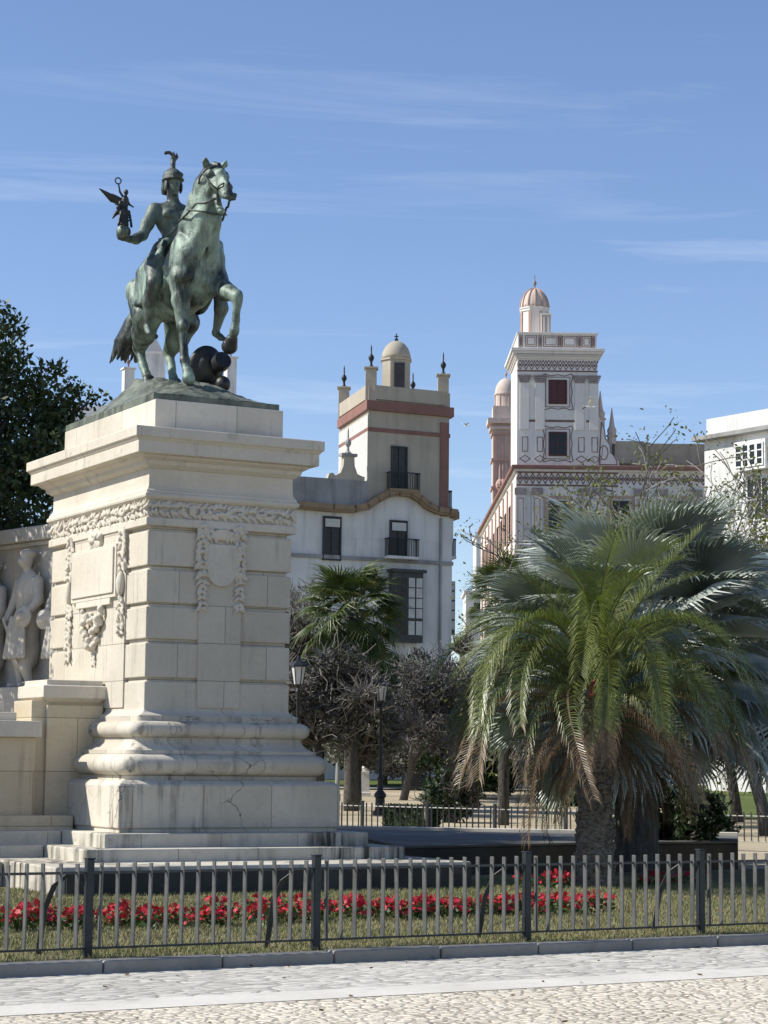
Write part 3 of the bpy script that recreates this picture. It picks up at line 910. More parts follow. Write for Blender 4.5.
def fence(name, label, loc, rz, posts, pitch, H, z0s, mats, hang=0.09, brace_side=-1, seed=1, slat=0.041):
    """railing of flat upright bars between square posts; local x along the run, local y away from the viewer"""
    rng = random.Random(seed)
    root = empty(name, loc, rz, label, 'fence', 'railings round the garden')
    zg = lambda x: z0s
    for i, x in enumerate(posts):
        m = MB(); m.box(x - 0.033, x + 0.033, -0.033, 0.033, zg(x) - 0.1, zg(x) + H - 0.012)
        m.box(x - 0.039, x + 0.039, -0.039, 0.039, zg(x) + H - 0.012, zg(x) + H)
        m.build('post', mats[0], root, bevel=0.005)
    for i in range(len(posts) - 1):
        xa, xb = posts[i] + 0.034, posts[i + 1] - 0.034
        zt, zb = z0s + H - 0.135, z0s + hang
        m = MB(); m.cur = 0
        k = round((xb - xa) / pitch); st = (xb - xa) / k
        for j in range(k):
            x = xa + st * (j + 0.5) + rng.uniform(-0.004, 0.004); top = z0s + H - 0.045 + rng.uniform(-0.006, 0.004)
            tw = R(rng.uniform(99, 112)); ln = rng.gauss(0, 0.009) + (rng.uniform(-0.05, 0.05) if rng.random() < 0.06 else 0)
            ax = Vector((math.cos(tw), math.sin(tw), 0)); ay = Vector((-math.sin(tw), math.cos(tw), 0))
            m.obox((x, 0, (top + zb) / 2), ax, ay, Vector((ln, 0, 1)).normalized(), slat / 2, 0.007, (top - zb) / 2)
        m.build('picket_panel', mats[1], root, bevel=0.0015)
        m = MB(); m.box(xa, xb, -0.008, 0.008, zt, zt + 0.022); m.box(xa, xb, -0.010, 0.010, zb - 0.018, zb)
        m.build('rail', mats[2], root, bevel=0.003)
        # bent stay behind the bars, from the top rail down into the lawn
        xs = posts[i + 1] + brace_side * 0.22
        pts = [(xs + 0.15, 0.02, zt + 0.014), (xs + 0.08, 0.10, zt + 0.0), (xs, 0.22, zt - 0.10), (xs - 0.04, 0.32, zt - 0.30), (xs - 0.06, 0.40, z0s - 0.02)]
        m = MB()
        for p, q in zip(pts[:-1], pts[1:]):
            p, q = Vector(p), Vector(q); d = (q - p).normalized(); sx = Vector((0.94, -0.34, 0)); nrm = d.cross(sx).normalized()
            m.obox((p + q) / 2, sx, nrm, d, 0.024, 0.006, (q - p).length / 2 + 0.004)
        m.build('stay', mats[2], root, bevel=0.002)
    return root


FO = GG(-2.66, 0.38, 0.0)
fence('iron_fence', 'dark grey iron railing along the kerb in front of the red flowers', FO, AG,
      [-6.6, -4.38, -2.19, 0.0, 2.18, 4.45, 6.54, 8.7, 10.9, 13.1], 0.1465, 0.83, 0.09, (M_FPOST, M_FBAR, M_FDARK))
# far railing beyond the terrace
pA, pB = onz(300, 829.5, 0.12), onz(800, 847, 0.12)
dv = (pB - pA); rz = math.atan2(dv.y, dv.x); Lf = dv.length
np_ = 7
M_FFAR = plain('far_fence_paint', (0.022, 0.024, 0.026), 0.45, 0.3, 6, 0.2)
M_STAY = plain('sunlit_stay_metal', (0.42, 0.41, 0.38), 0.45, 0.2, 6, 0.3)  # sunlight on the stays put into this pale colour; the rails share it
fence('iron_fence', 'black iron railing on the far side of the shaded terrace, passing behind the palms', pA, rz, [Lf * i / np_ for i in range(np_ + 1)], 0.165, 0.72, 0.0, (M_FFAR, M_FFAR, M_STAY), seed=3, slat=0.06)

# ================================================================== FLOWERS
M_FLEAF = leafy('bedding_leaf', (0.045, 0.085, 0.025), (0.09, 0.14, 0.04), 9, 0.5, 0.2)
M_PETAL = leafy('red_petal', (0.36, 0.010, 0.026), (0.52, 0.022, 0.045), 12, 0.55, 0.15)


def flower_meshes(seed):
    rng = np.random.default_rng(seed)
    n = 46; th = rng.uniform(0, 2 * np.pi, n); rr = 0.115 * np.sqrt(rng.random(n))
    P = np.stack([rr * np.cos(th), rr * np.sin(th), rng.uniform(0.0, 0.15, n)], 1)
    V, F = leaf_quads(P, 0.06, rng, 0.75, (0, 0, 0.5))
    n = 15 + int(rng.integers(0, 14)); th = rng.uniform(0, 2 * np.pi, n); rr = 0.12 * np.sqrt(rng.random(n))
    C = np.stack([rr * np.cos(th), rr * np.sin(th), rng.uniform(0.11, 0.25, n) - rr * 0.35], 1)
    VB, FB = [], []
    for c in C:     # five-petalled blooms facing up and outwards
        ax = np.array([c[0] * 3, c[1] * 3, 0.5]) + rng.normal(size=3) * 0.35; ax /= np.linalg.norm(ax)
        u_ = np.cross(ax, (0.3, 0.2, 1)); u_ /= np.linalg.norm(u_); v_ = np.cross(ax, u_); s = rng.uniform(0.024, 0.034)
        for k in range(5):
            t = 2 * np.pi * k / 5 + c[0] * 50; d = u_ * np.cos(t) + v_ * np.sin(t); e = -u_ * np.sin(t) + v_ * np.cos(t); b = len(VB)
            VB += [c, c + d * s * 0.7 + e * s * 0.45 + ax * s * 0.25, c + d * s * 1.1 + ax * s * 0.1, c + d * s * 0.7 - e * s * 0.45 + ax * s * 0.25]; FB.append((b, b + 1, b + 2, b + 3))
    return V, F, np.array(VB), np.array(FB)


fl_src = []
for sd_ in range(5):
    V, F, VB, FB = flower_meshes(100 + sd_)
    o = mesh_np('flowering_plant', V, F, M_FLEAF); c = mesh_np('blossoms', VB, FB, M_PETAL, o)
    fl_src.append((o, c))
used = set()


def plant(i, P, rz, sc, label, group):
    o, c = fl_src[i]
    if i in used: o = o.copy(); COL.objects.link(o); c = c.copy(); COL.objects.link(c); c.parent = o
    used.add(i)
    o.location = P; o.rotation_euler = (0, 0, rz); o.scale = (sc, sc, sc * random.uniform(0.85, 1.1))
    return tag(o, label, 'flower', group)


rr_ = random.Random(4)
for row, (b, lab) in enumerate(((3.05, 'red bedding flower in the front row of the strip behind the railing'), (3.5, 'red bedding flower in the back row of the strip behind the railing'))):
    a = -3.1 + row * 0.1
    while a < 4.75:
        if rr_.random() < 0.94:
            bb = b + rr_.uniform(-0.2, 0.2); aa = a + rr_.uniform(-0.05, 0.05)
            plant(rr_.randrange(5), GG(aa, bb, lawn_z(aa, bb) - 0.01), rr_.uniform(0, 6.3), rr_.uniform(0.75, 1.1), lab, 'red bedding flowers in the long strip')
        a += 0.165
for a, b in [(5.95, 6.5), (6.15, 6.62), (6.35, 6.5), (6.55, 6.66), (6.75, 6.6), (8.0, 6.6), (8.25, 6.7), (8.5, 6.62), (8.75, 6.72), (8.95, 6.6)]:
    plant(rr_.randrange(5), GG(a, b, lawn_z(a, b)), rr_.uniform(0, 6.3), rr_.uniform(0.8, 1.0), 'red flower growing by the foot of the big palm trunk', 'red flowers by the palm')

# ================================================================== BRONZE RIDER
M_BRONZE = bronze('green_bronze', (0.018, 0.025, 0.021), (0.26, 0.345, 0.28), 0.40, 0.63)
M_BRONZE_D = bronze('dark_bronze', (0.028, 0.032, 0.03), (0.13, 0.165, 0.14), 0.45, 0.72)
M_BRONZE_M = bronze('mid_bronze', (0.028, 0.034, 0.030), (0.165, 0.21, 0.175), 0.40, 0.66)
M_BRONZE_K = bronze('black_bronze', (0.014, 0.016, 0.017), (0.045, 0.052, 0.05), 0.5, 0.8, 0.38)
SB = 11.35; SZ = 6.545
st = empty('equestrian_statue', AB(AC, SB, SZ), AL, 'green bronze statue of a helmeted rider on a prancing horse atop the pedestal', 'statue')


def SX(V):      # (forward, left, height) -> statue frame
    V = np.asarray(V, float); return np.stack([V[..., 1], -V[..., 0], V[..., 2] - SZ], -1)


# bronze base: slab with a heap of rock
def base_h(x, y):
    ex = min(1.0, (0.93 - abs(x)) / 0.62); ey = min(1.0, (1.70 - abs(y)) / 0.8)
    t = max(0.0, min(ex, 1)) ** 0.85 * max(0.0, min(ey, 1)) ** 0.8
    h = 0.10 + 0.32 * t + 0.27 * math.exp(-((y - 0.30) / 0.55) ** 2 - ((x + 0.15) / 0.5) ** 2) * t
    return h + t * 0.075 * mnoise.fractal((x * 2.6, y * 2.6, 1.7), 0.8, 2.0, 4) + 0.012 * mnoise.noise((x * 14, y * 14, 2))


nxb, nyb = 64, 110; vs = []
for j in range(nyb + 1):
    for i in range(nxb + 1):
        x, y = -0.93 + 1.86 * i / nxb, -1.70 + 3.4 * j / nyb
        vs.append((x, y, base_h(x, y)))
fs = [(j * (nxb + 1) + i, j * (nxb + 1) + i + 1, (j + 1) * (nxb + 1) + i + 1, (j + 1) * (nxb + 1) + i) for j in range(nyb) for i in range(nxb)]
me = bpy.data.meshes.new('rock'); me.from_pydata(vs, [], fs); me.update()
me.polygons.foreach_set('use_smooth', [True] * len(fs))
M_ROCK = bronze('rock_bronze', (0.055, 0.063, 0.052), (0.19, 0.22, 0.175), 0.36, 0.66, 0.6)
link('rock', me, M_ROCK, st)
m = MB(); m.box(-0.935, 0.935, -1.705, 1.705, 0.0, 0.098); m.build('bronze_slab', M_ROCK, st, bevel=0.006)

h = []
# trunk: deep chest carried high, barrel, croup
h += [ell((0.72, 0.02, 8.62), (0.44, 0.37, 0.56), 0.12, eul(0, 0, 0)), ell((0.25, 0, 8.52), (0.60, 0.40, 0.50), 0.15), ell((-0.15, 0, 8.50), (0.52, 0.39, 0.46), 0.15),
      ell((-0.34, 0, 8.60), (0.36, 0.33, 0.42), 0.14), ell((0.45, 0.02, 8.98), (0.42, 0.17, 0.24), 0.12)]
h += [ell((0.98, 0.17, 8.72), (0.20, 0.19, 0.30), 0.05), ell((0.98, -0.17, 8.72), (0.20, 0.19, 0.30), 0.05)]        # breast muscles
h += [cap((0.90, s * 0.23 + 0.02, 8.95), (1.0, s * 0.24 + 0.01, 8.45), 0.14, 0.16, 0.05) for s in (-1, 1)]                      # shoulders
h += [ell((-0.28, s * 0.20, 8.46), (0.33, 0.19, 0.42), 0.08) for s in (-1, 1)]                                       # hips
# neck, arched
h += chain([(0.72, 0, 8.95), (0.93, 0, 9.25), (1.06, 0.01, 9.52), (1.17, 0.02, 9.74), (1.27, 0.03, 9.88)], [0.29, 0.25, 0.215, 0.18, 0.14], 0.08)
h += chain([(1.02, 0, 8.9), (1.19, 0.01, 9.25), (1.24, 0.03, 9.55)], [0.26, 0.19, 0.14], 0.08)
h += chain([(1.05, -0.12, 8.95), (1.21, -0.10, 9.3), (1.27, -0.07, 9.62)], [0.08, 0.06, 0.05], 0.05) + chain([(1.05, 0.12, 8.95), (1.21, 0.13, 9.3), (1.27, 0.12, 9.62)], [0.08, 0.06, 0.05], 0.05)
# head, turned a little to its left
hd = np.array([0.81, 0.07, -0.54]); hd /= np.linalg.norm(hd); hs = np.cross((0, 0, 1.0), hd); hs /= np.linalg.norm(hs); hu = np.cross(hd, hs)
P0 = np.array([1.26, 0.03, 9.86])
HP = lambda a, s, z: P0 + hd * a * 0.88 + hs * s * 1.2 + hu * z * 1.14
h += chain([HP(0.0, 0, 0.02), HP(0.30, 0, 0.01), HP(0.62, 0, -0.03), HP(0.74, 0, -0.05)], [0.15, 0.125, 0.082, 0.074], 0.04)
h += [ell(HP(0.12, s * 0.065, -0.13), np.array((0.16, 0.06, 0.165)), 0.03, None) for s in (-1, 1)]      # jaw plates
h += [ell(HP(0.20, 0, 0.11), np.array((0.14, 0.075, 0.055)), 0.05), cap(HP(0.15, 0, 0.10), HP(0.6, 0, 0.065), 0.07, 0.045, 0.04)]
h += [cap(HP(0.25, s * 0.10, -0.01), HP(0.52, s * 0.075, -0.02), 0.028, 0.02, 0.03) for s in (-1, 1)]     # cheek ridge
h += [ell(HP(0.22, s * 0.125, 0.075), (0.042, 0.03, 0.034), 0.012) for s in (-1, 1)] + [cap(HP(0.16, s * 0.115, 0.115), HP(0.29, s * 0.105, 0.105), 0.022, 0.016, 0.02) for s in (-1, 1)]
h += [cap(HP(0.28, 0, -0.14), HP(0.62, 0, -0.255), 0.062, 0.045, 0.04), ell(HP(0.66, 0, -0.255), (0.055, 0.055, 0.045), 0.02)]         # lower jaw, mouth open
h += [ell(HP(0.77, s * 0.062, -0.02), (0.052, 0.045, 0.055), 0.03) for s in (-1, 1)] + [cut(HP(0.80, s * 0.082, -0.01), (0.04, 0.032, 0.028), 0.015) for s in (-1, 1)]
h += [cut(HP(0.66, 0, -0.15), (0.15, 0.10, 0.04), 0.02)]
for s in (-1, 1):   # ears, pricked forward
    h += chain([HP(-0.02, s * 0.085, 0.10), HP(-0.01, s * 0.125, 0.17), HP(-0.01, s * 0.14, 0.235)], [0.05, 0.046, 0.013], 0.02) + [cut(HP(0.035, s * 0.135, 0.175), (0.03, 0.022, 0.05), 0.01)]
# right foreleg planted
h += chain([(0.92, -0.25, 8.45), (0.95, -0.25, 8.12), (0.98, -0.235, 7.78)], [0.17, 0.125, 0.088], 0.06) + [ell((1.0, -0.235, 7.74), (0.09, 0.082, 0.095), 0.03)]
h += chain([(0.99, -0.235, 7.68), (1.04, -0.23, 7.40), (1.07, -0.225, 7.26)], [0.064, 0.056, 0.064], 0.03) + [ell((1.075, -0.225, 7.24), (0.075, 0.07, 0.065), 0.02)]
h += chain([(1.09, -0.225, 7.2), (1.15, -0.22, 7.10)], [0.058, 0.068], 0.02) + chain([(1.17, -0.22, 7.07), (1.2, -0.22, 6.98)], [0.075, 0.095], 0.02)
# left foreleg raised and bent
h += chain([(0.96, 0.26, 8.42), (1.24, 0.28, 8.26), (1.58, 0.30, 8.13)], [0.18, 0.135, 0.092], 0.06) + [ell((1.63, 0.30, 8.10), (0.092, 0.085, 0.095), 0.03)]
h += chain([(1.64, 0.30, 8.04), (1.60, 0.30, 7.80), (1.56, 0.30, 7.66)], [0.068, 0.056, 0.064], 0.03) + [ell((1.555, 0.30, 7.64), (0.075, 0.07, 0.068), 0.02)]
h += chain([(1.54, 0.30, 7.6), (1.47, 0.30, 7.53)], [0.058, 0.062], 0.02)
# hind legs, gathered under
for s, dx, dz in ((-1, 0.27, 0.0), (1, 0.20, 0.0)):
    y = s * 0.27
    h += chain([(-0.72 + dx, y, 8.48), (-0.42 + dx, s * 0.31, 8.10)], [0.25, 0.20], 0.08) + chain([(-0.42 + dx, s * 0.31, 8.08), (-0.62 + dx, s * 0.28, 7.86), (-0.84 + dx, s * 0.25, 7.70)], [0.21, 0.165, 0.10], 0.06)
    h += chain([(-0.72 + dx, y, 8.3), (-0.86 + dx, s * 0.27, 7.95), (-0.88 + dx, s * 0.25, 7.74)], [0.2, 0.08, 0.05], 0.05)
    h += [ell((-0.86 + dx, s * 0.25, 7.69), (0.09, 0.075, 0.10), 0.03)]
    h += chain([(-0.84 + dx, s * 0.25, 7.64), (-0.70 + dx, s * 0.24, 7.40), (-0.62 + dx, s * 0.23, 7.28)], [0.072, 0.062, 0.07], 0.03)
    h += chain([(-0.61 + dx, s * 0.23, 7.26), (-0.52 + dx, s * 0.23, 7.18)], [0.064, 0.07], 0.02) + chain([(-0.50 + dx, s * 0.23, 7.16), (-0.46 + dx, s * 0.23, 7.06)], [0.088, 0.11], 0.02)
for k in range(6):      # ribs, and the grooves between shoulder, breast and neck
    f0 = 0.02 + 0.12 * k
    h += [cap((f0 + 0.04, s * 0.385, 8.66), (f0 - 0.02, s * 0.375, 8.34), 0.022, 0.02, 0.03) for s in (-1, 1)]
h += [cut((0.80, s * 0.40, 8.78), (0.025, 0.05, 0.26), 0.04, eul(0, -14, 0)) for s in (-1, 1)] + [cut((1.20, 0.0, 8.72), (0.06, 0.022, 0.26), 0.04)]
h += [cut((1.06, s * 0.30, 9.02), (0.16, 0.06, 0.022), 0.05, eul(0, 35, 0)) for s in (-1, 1)] + [cut((-0.06, s * 0.42, 8.25), (0.025, 0.06, 0.20), 0.05, eul(0, 20, 0)) for s in (-1, 1)]
h += [cap((0.97, s * 0.235 - 0.06 * s, 8.05), (0.99, s * 0.235 - 0.05 * s, 7.85), 0.03, 0.02, 0.02) for s in (-1,)]
horse = body('horse', h, 0.022, M_BRONZE, st, xf=SX, smooth=1, noise_amp=0.011, noise_scale=15)
m = MB()
hoof = SX((1.42, 0.30, 7.47)); d = Vector(SX((1.30, 0.30, 7.38)) - SX((1.47, 0.30, 7.53))).normalized()
o = body('hoof', chain([(1.47, 0.30, 7.53), (1.40, 0.30, 7.45)], [0.085, 0.115], 0.02), 0.02, M_BRONZE_K, horse, xf=SX)
t_ = chain([(-0.56, 0, 8.74), (-0.78, -0.02, 8.66), (-0.98, -0.04, 8.42), (-1.12, -0.06, 8.15)], [0.09, 0.11, 0.14, 0.16], 0.05)
rg = np.random.default_rng(21)
for i in range(30):
    a, b_ = rg.uniform(-0.12, 0.12), rg.uniform(-0.13, 0.13)
    t_ += chain([(-0.90 + a * 0.4, b_ * 0.5, 8.5), (-1.10 + a, -0.05 + b_, 8.2), (-1.30 + a * 1.5, -0.08 + b_ * 1.2, 7.95), (-1.52 + a * 1.7, -0.1 + b_ * 1.3, 7.70 + rg.uniform(-0.08, 0.16))], [0.05, 0.062, 0.058, 0.018], 0.025)
body('tail', t_, 0.024, M_BRONZE_D, horse, xf=SX)
mn = []
for i in range(20):     # mane lying along the far side of the crest
    t = i / 19; f0 = 0.74 + 0.50 * t; z0 = 9.38 + 0.66 * t - 0.06 * math.sin(math.pi * t); L = 0.22 + 0.12 * math.sin(math.pi * t)
    mn += chain([(f0 - 0.10, 0.02, z0), (f0 - 0.11, 0.10, z0 - L * 0.3), (f0 - 0.10 + rg.uniform(-0.04, 0.04), 0.19, z0 - L)], [0.045, 0.05, 0.018], 0.02)
mn += chain([HP(-0.02, 0, 0.15), HP(0.10, 0.01, 0.17), HP(0.22, 0.02, 0.13)], [0.05, 0.045, 0.015], 0.02)
body('mane', mn, 0.024, M_BRONZE, horse, xf=SX)
# bridle and reins
m = MB()
V3 = lambda *p: Vector(SX(np.array(p)))
W3 = lambda q: Vector(SX(q))
def loop(a, w, z0, z1, r):
    m.tube([W3(HP(a + 0.04 * math.sin(t), w * math.cos(t), (z0 + z1) / 2 + (z1 - z0) / 2 * math.sin(t))) for t in [2 * math.pi * i / 18 for i in range(19)]], r, 6)
loop(0.54, 0.09, -0.085, 0.085, 0.012); loop(0.08, 0.17, -0.22, 0.17, 0.013)
for s in (-1, 1): m.tube([W3(HP(0.10, s * 0.165, 0.05)), W3(HP(0.34, s * 0.135, 0.0)), W3(HP(0.54, s * 0.09, -0.02))], 0.012, 5)
for s in (-1, 1):
    m.tube([W3(HP(0.58, s * 0.09, -0.13)), W3(HP(0.45, s * 0.15, -0.24)), V3(1.36, s * 0.23, 9.42), V3(1.12, s * 0.28, 9.30), V3(0.86, s * 0.27, 9.27), V3(0.60, s * 0.16 + 0.06, 9.30)], 0.017, 6)
m.tube([V3(1.20, -0.30, 9.36), V3(1.40, -0.14, 9.30), V3(1.43, 0.03, 9.29), V3(1.40, 0.18, 9.30), V3(1.20, 0.30, 9.36)], 0.016, 6)
m.build('bridle', M_BRONZE_D, horse, smooth=True)

# ---- the rider
r = []
r += [ell((0.13, 0, 8.98), (0.20, 0.24, 0.20), 0.08), cap((0.11, 0, 9.05), (0.09, 0, 9.24), 0.185, 0.18, 0.08)]
r += [ell((0.07, -0.03, 9.47), (0.175, 0.275, 0.24), 0.09), ell((0.04, 0, 9.62), (0.14, 0.27, 0.12), 0.08)]
r += [ell((0.20, s * 0.11 - 0.03, 9.53), (0.07, 0.115, 0.085), 0.015) for s in (-1, 1)]                              # pectorals
for k, z in enumerate((9.36, 9.27, 9.18)): r += [ell((0.228 - 0.008 * k, s * 0.055 - 0.02, z), (0.045, 0.046, 0.042), 0.009) for s in (-1, 1)]
r += [cap((0.15, s * 0.13, 9.38), (0.13, s * 0.16, 9.16), 0.06, 0.07, 0.05) for s in (-1, 1)]
r += [cap((0.02, s * 0.02, 9.70), (0.02, s * 0.25, 9.64), 0.075, 0.07, 0.05) for s in (-1, 1)]                   # trapezius
r += [cap((0.03, -0.01, 9.66), (0.05, -0.045, 9.86), 0.095, 0.085, 0.05)]
r += [ell((0.03, -0.31, 9.60), (0.11, 0.105, 0.12), 0.04), ell((0.03, 0.31, 9.62), (0.11, 0.105, 0.12), 0.04)]
# right arm stretched out, palm up under the globe
r += chain([(0.03, -0.33, 9.57), (0.08, -0.43, 9.38), (0.12, -0.52, 9.19)], [0.098, 0.092, 0.074], 0.04)
r += chain([(0.12, -0.52, 9.19), (0.22, -0.66, 9.10), (0.31, -0.79, 9.055)], [0.078, 0.076, 0.05], 0.03)
r += [ell((0.33, -0.845, 9.045), (0.05, 0.075, 0.032), 0.02)]
for k, (df, L) in enumerate(((-0.045, 0.10), (-0.015, 0.125), (0.015, 0.12), (0.04, 0.095))):
    p = np.array((0.33 + df, -0.895, 9.04)); r += chain([p, p + (df * 0.4, -L * 0.5, 0.02), p + (df * 0.5, -L * 0.75, 0.075)], [0.019, 0.017, 0.013], 0.008)
r += chain([(0.375, -0.81, 9.055), (0.41, -0.85, 9.09), (0.405, -0.885, 9.135)], [0.022, 0.019, 0.015], 0.008)
# left arm drawn in to the reins
r += chain([(0.03, 0.33, 9.60), (0.05, 0.44, 9.38), (0.14, 0.46, 9.22)], [0.098, 0.09, 0.074], 0.04) + chain([(0.14, 0.46, 9.22), (0.35, 0.34, 9.24), (0.52, 0.20, 9.30)], [0.078, 0.07, 0.05], 0.03)
r += [ell((0.56, 0.16, 9.31), (0.06, 0.05, 0.055), 0.02)]
for k in range(4): r += chain([(0.60, 0.17 - 0.0, 9.345 - 0.024 * k), (0.63, 0.12, 9.34 - 0.024 * k), (0.58, 0.09, 9.34 - 0.024 * k)], [0.017, 0.016, 0.014], 0.006)
r += chain([(0.55, 0.19, 9.35), (0.60, 0.16, 9.38), (0.63, 0.13, 9.375)], [0.019, 0.017, 0.014], 0.006)
for s in (-1, 1):       # legs astride, bare shins, toes turned down
    r += chain([(0.18, s * 0.22, 8.98), (0.38, s * 0.41, 8.70), (0.54, s * 0.50, 8.44)], [0.17, 0.155, 0.11], 0.06) + [ell((0.56, s * 0.505, 8.42), (0.095, 0.09, 0.105), 0.03)]
    e = 0.12 if s > 0 else 0.0
    r += chain([(0.55, s * 0.51, 8.38), (0.45 + e, s * 0.53, 8.16), (0.36 + e, s * 0.50, 7.86)], [0.098, 0.098, 0.052], 0.04) + [ell((0.34 + e, s * 0.50, 7.83), (0.06, 0.05, 0.06), 0.02)]
    r += chain([(0.33 + e, s * 0.50, 7.82), (0.45 + e, s * 0.53, 7.74), (0.56 + e, s * 0.555, 7.69)], [0.055, 0.048, 0.03], 0.02)
# head
hc = np.array((0.07, -0.055, 10.00))
HH = lambda a, b_, c_: hc + np.array((a, b_, c_))
r += [ell(HH(0, 0, 0.03), (0.135, 0.108, 0.145), 0.03), ell(HH(0.05, 0, -0.075), (0.085, 0.078, 0.085), 0.04), cap(HH(0.135, 0, 0.03), HH(0.158, 0, -0.035), 0.016, 0.022, 0.015)]
r += [cap(HH(0.115, -0.055, 0.048), HH(0.115, 0.055, 0.048), 0.022, 0.022, 0.02), ell(HH(0.122, 0, -0.085), (0.022, 0.035, 0.010), 0.008), ell(HH(0.119, 0, -0.106), (0.02, 0.03, 0.011), 0.008), ell(HH(0.105, 0, -0.148), (0.03, 0.035, 0.025), 0.015)]
r += [cut(HH(0.128, s * 0.045, 0.022), (0.02, 0.025, 0.015), 0.012) for s in (-1, 1)] + [ell(HH(0.108, s * 0.045, 0.018), (0.016, 0.018, 0.013), 0.004) for s in (-1, 1)]
rider = body('rider', r, 0.0175, M_BRONZE_M, st, xf=SX, smooth=1)
# helmet with brim, cheek guards and a dragon crest
q = [ell(HH(-0.015, 0, 0.115), (0.165, 0.138, 0.14), 0.02), ell(HH(0.01, 0, 0.075), (0.20, 0.165, 0.026), 0.02), cap(HH(-0.12, -0.07, 0.03), HH(-0.15, -0.08, -0.09), 0.05, 0.03, 0.03), cap(HH(-0.12, 0.07, 0.03), HH(-0.15, 0.08, -0.09), 0.05, 0.03, 0.03), ell(HH(-0.145, 0, -0.03), (0.04, 0.11, 0.10), 0.03)]
q += [ell(HH(0.03, s * 0.118, -0.03), (0.055, 0.02, 0.09), 0.02) for s in (-1, 1)] + [ell(HH(0.19, 0, 0.12), (0.02, 0.09, 0.05), 0.02)]
q += chain([HH(-0.01, 0, 0.24), HH(0.0, 0, 0.32), HH(-0.02, 0, 0.40), HH(0.02, 0, 0.455)], [0.042, 0.034, 0.032, 0.026], 0.02)
q += chain([HH(0.0, 0, 0.44), HH(0.0, -0.06, 0.48), HH(0.0, -0.12, 0.465), HH(0.0, -0.13, 0.44)], [0.024, 0.024, 0.028, 0.012], 0.01)
q += chain([HH(0.0, 0.02, 0.38), HH(-0.02, 0.06, 0.43), HH(-0.03, 0.065, 0.50)], [0.03, 0.028, 0.012], 0.01) + chain([HH(0, 0.0, 0.44), HH(-0.03, 0.01, 0.51)], [0.025, 0.01], 0.01)
body('helmet', q, 0.0165, M_BRONZE_D, rider, xf=SX)
# baldric across the chest
m = MB(); bp = [(-0.05, 0.25, 9.70), (0.13, 0.19, 9.66), (0.245, 0.08, 9.52), (0.255, -0.06, 9.36), (0.225, -0.17, 9.22), (0.10, -0.22, 9.12)]
m.tube([V3(*p) for p in bp], [0.02] * 6, 6); m.build('strap', M_BRONZE, rider, smooth=True)
# drapery knotted at the waist, falling over thigh and flank
dp = []
for k in range(14): 
    t0, t1 = 2 * math.pi * k / 14, 2 * math.pi * (k + 1) / 14
    g_ = lambda t: (0.12 + 0.215 * math.cos(t), 0.225 * math.sin(t), 9.13 - 0.06 * math.cos(t) + 0.02 * math.sin(3 * t))
    dp.append(cap(g_(t0), g_(t1), 0.042, 0.042, 0.02))
for k in range(15):
    t = k / 14
    top = np.array((0.34 - 0.44 * t, -0.22 - 0.03 * math.sin(t * 3), 9.10 - 0.05 * t)); mid = np.array((0.48 - 0.66 * t, -0.44, 8.78 - 0.08 * t)); bot = np.array((0.50 - 0.66 * t, -0.50 + 0.02 * (k % 2), 8.55 - 0.34 * math.sin(t * 1.9)))
    dp += chain([top, mid, bot], [0.052, 0.045 + 0.012 * (k % 2), 0.026 + 0.012 * (k % 2)], 0.03)
    top[1] *= -1; mid[1] *= -1; bot[1] *= -1
    dp += chain([top, mid, bot], [0.052, 0.045 + 0.012 * (k % 2), 0.026 + 0.012 * (k % 2)], 0.03)
body('drapery', dp, 0.0185, M_BRONZE, rider, xf=SX)
# winged victory on a globe in the outstretched hand
gc_ = np.array((0.345, -0.90, 9.145))
body('globe', [ell(gc_, (0.105, 0.105, 0.105), 0.01)], 0.02, M_BRONZE, st, xf=SX)
wv = []
GP = lambda f_, l_, z_: gc_ + np.array((f_, l_, z_))
wv += chain([GP(0, 0.0, 0.10), GP(0, -0.005, 0.28), GP(0, 0.01, 0.40)], [0.072, 0.06, 0.042], 0.03) + chain([GP(0, 0.01, 0.40), GP(0, 0.012, 0.47)], [0.045, 0.052], 0.02)
wv += [cap(GP(0, 0.015, 0.50), GP(0.0, 0.02, 0.54), 0.022, 0.02, 0.01), ell(GP(0.005, 0.022, 0.575), (0.038, 0.033, 0.042), 0.01), ell(GP(-0.02, 0.022, 0.59), (0.03, 0.03, 0.03), 0.01)]
for k in range(7): wv.append(cap(GP(0.03 * math.cos(k), -0.05 + 0.02 * k, 0.30), GP(0.06 * math.cos(k * 2), -0.10 + 0.033 * k, 0.08 + 0.02 * (k % 2)), 0.016, 0.02, 0.012))
wv += chain([GP(0, -0.05, 0.30), GP(-0.02, -0.11, 0.26), GP(-0.02, -0.16, 0.18)], [0.035, 0.03, 0.012], 0.012) + chain([GP(0, -0.05, 0.42), GP(0, -0.09, 0.34), GP(0.0, -0.10, 0.28)], [0.03, 0.028, 0.01], 0.012)
wv += chain([GP(0, -0.01, 0.49), GP(0, -0.07, 0.57), GP(0, -0.09, 0.67)], [0.02, 0.016, 0.012], 0.008) + chain([GP(0, 0.035, 0.48), GP(0.02, 0.07, 0.40), GP(0.04, 0.125, 0.365)], [0.02, 0.016, 0.012], 0.008)
wv += [cap(GP(0, -0.10 + 0.045 * math.cos(t), 0.725 + 0.045 * math.sin(t)), GP(0, -0.10 + 0.045 * math.cos(t + 0.6), 0.725 + 0.045 * math.sin(t + 0.6)), 0.0105, 0.0105, 0.004) for t in np.arange(0, 6.2, 0.55)]
vic = body('winged_figure', wv, 0.011, M_BRONZE_K, st, xf=SX)
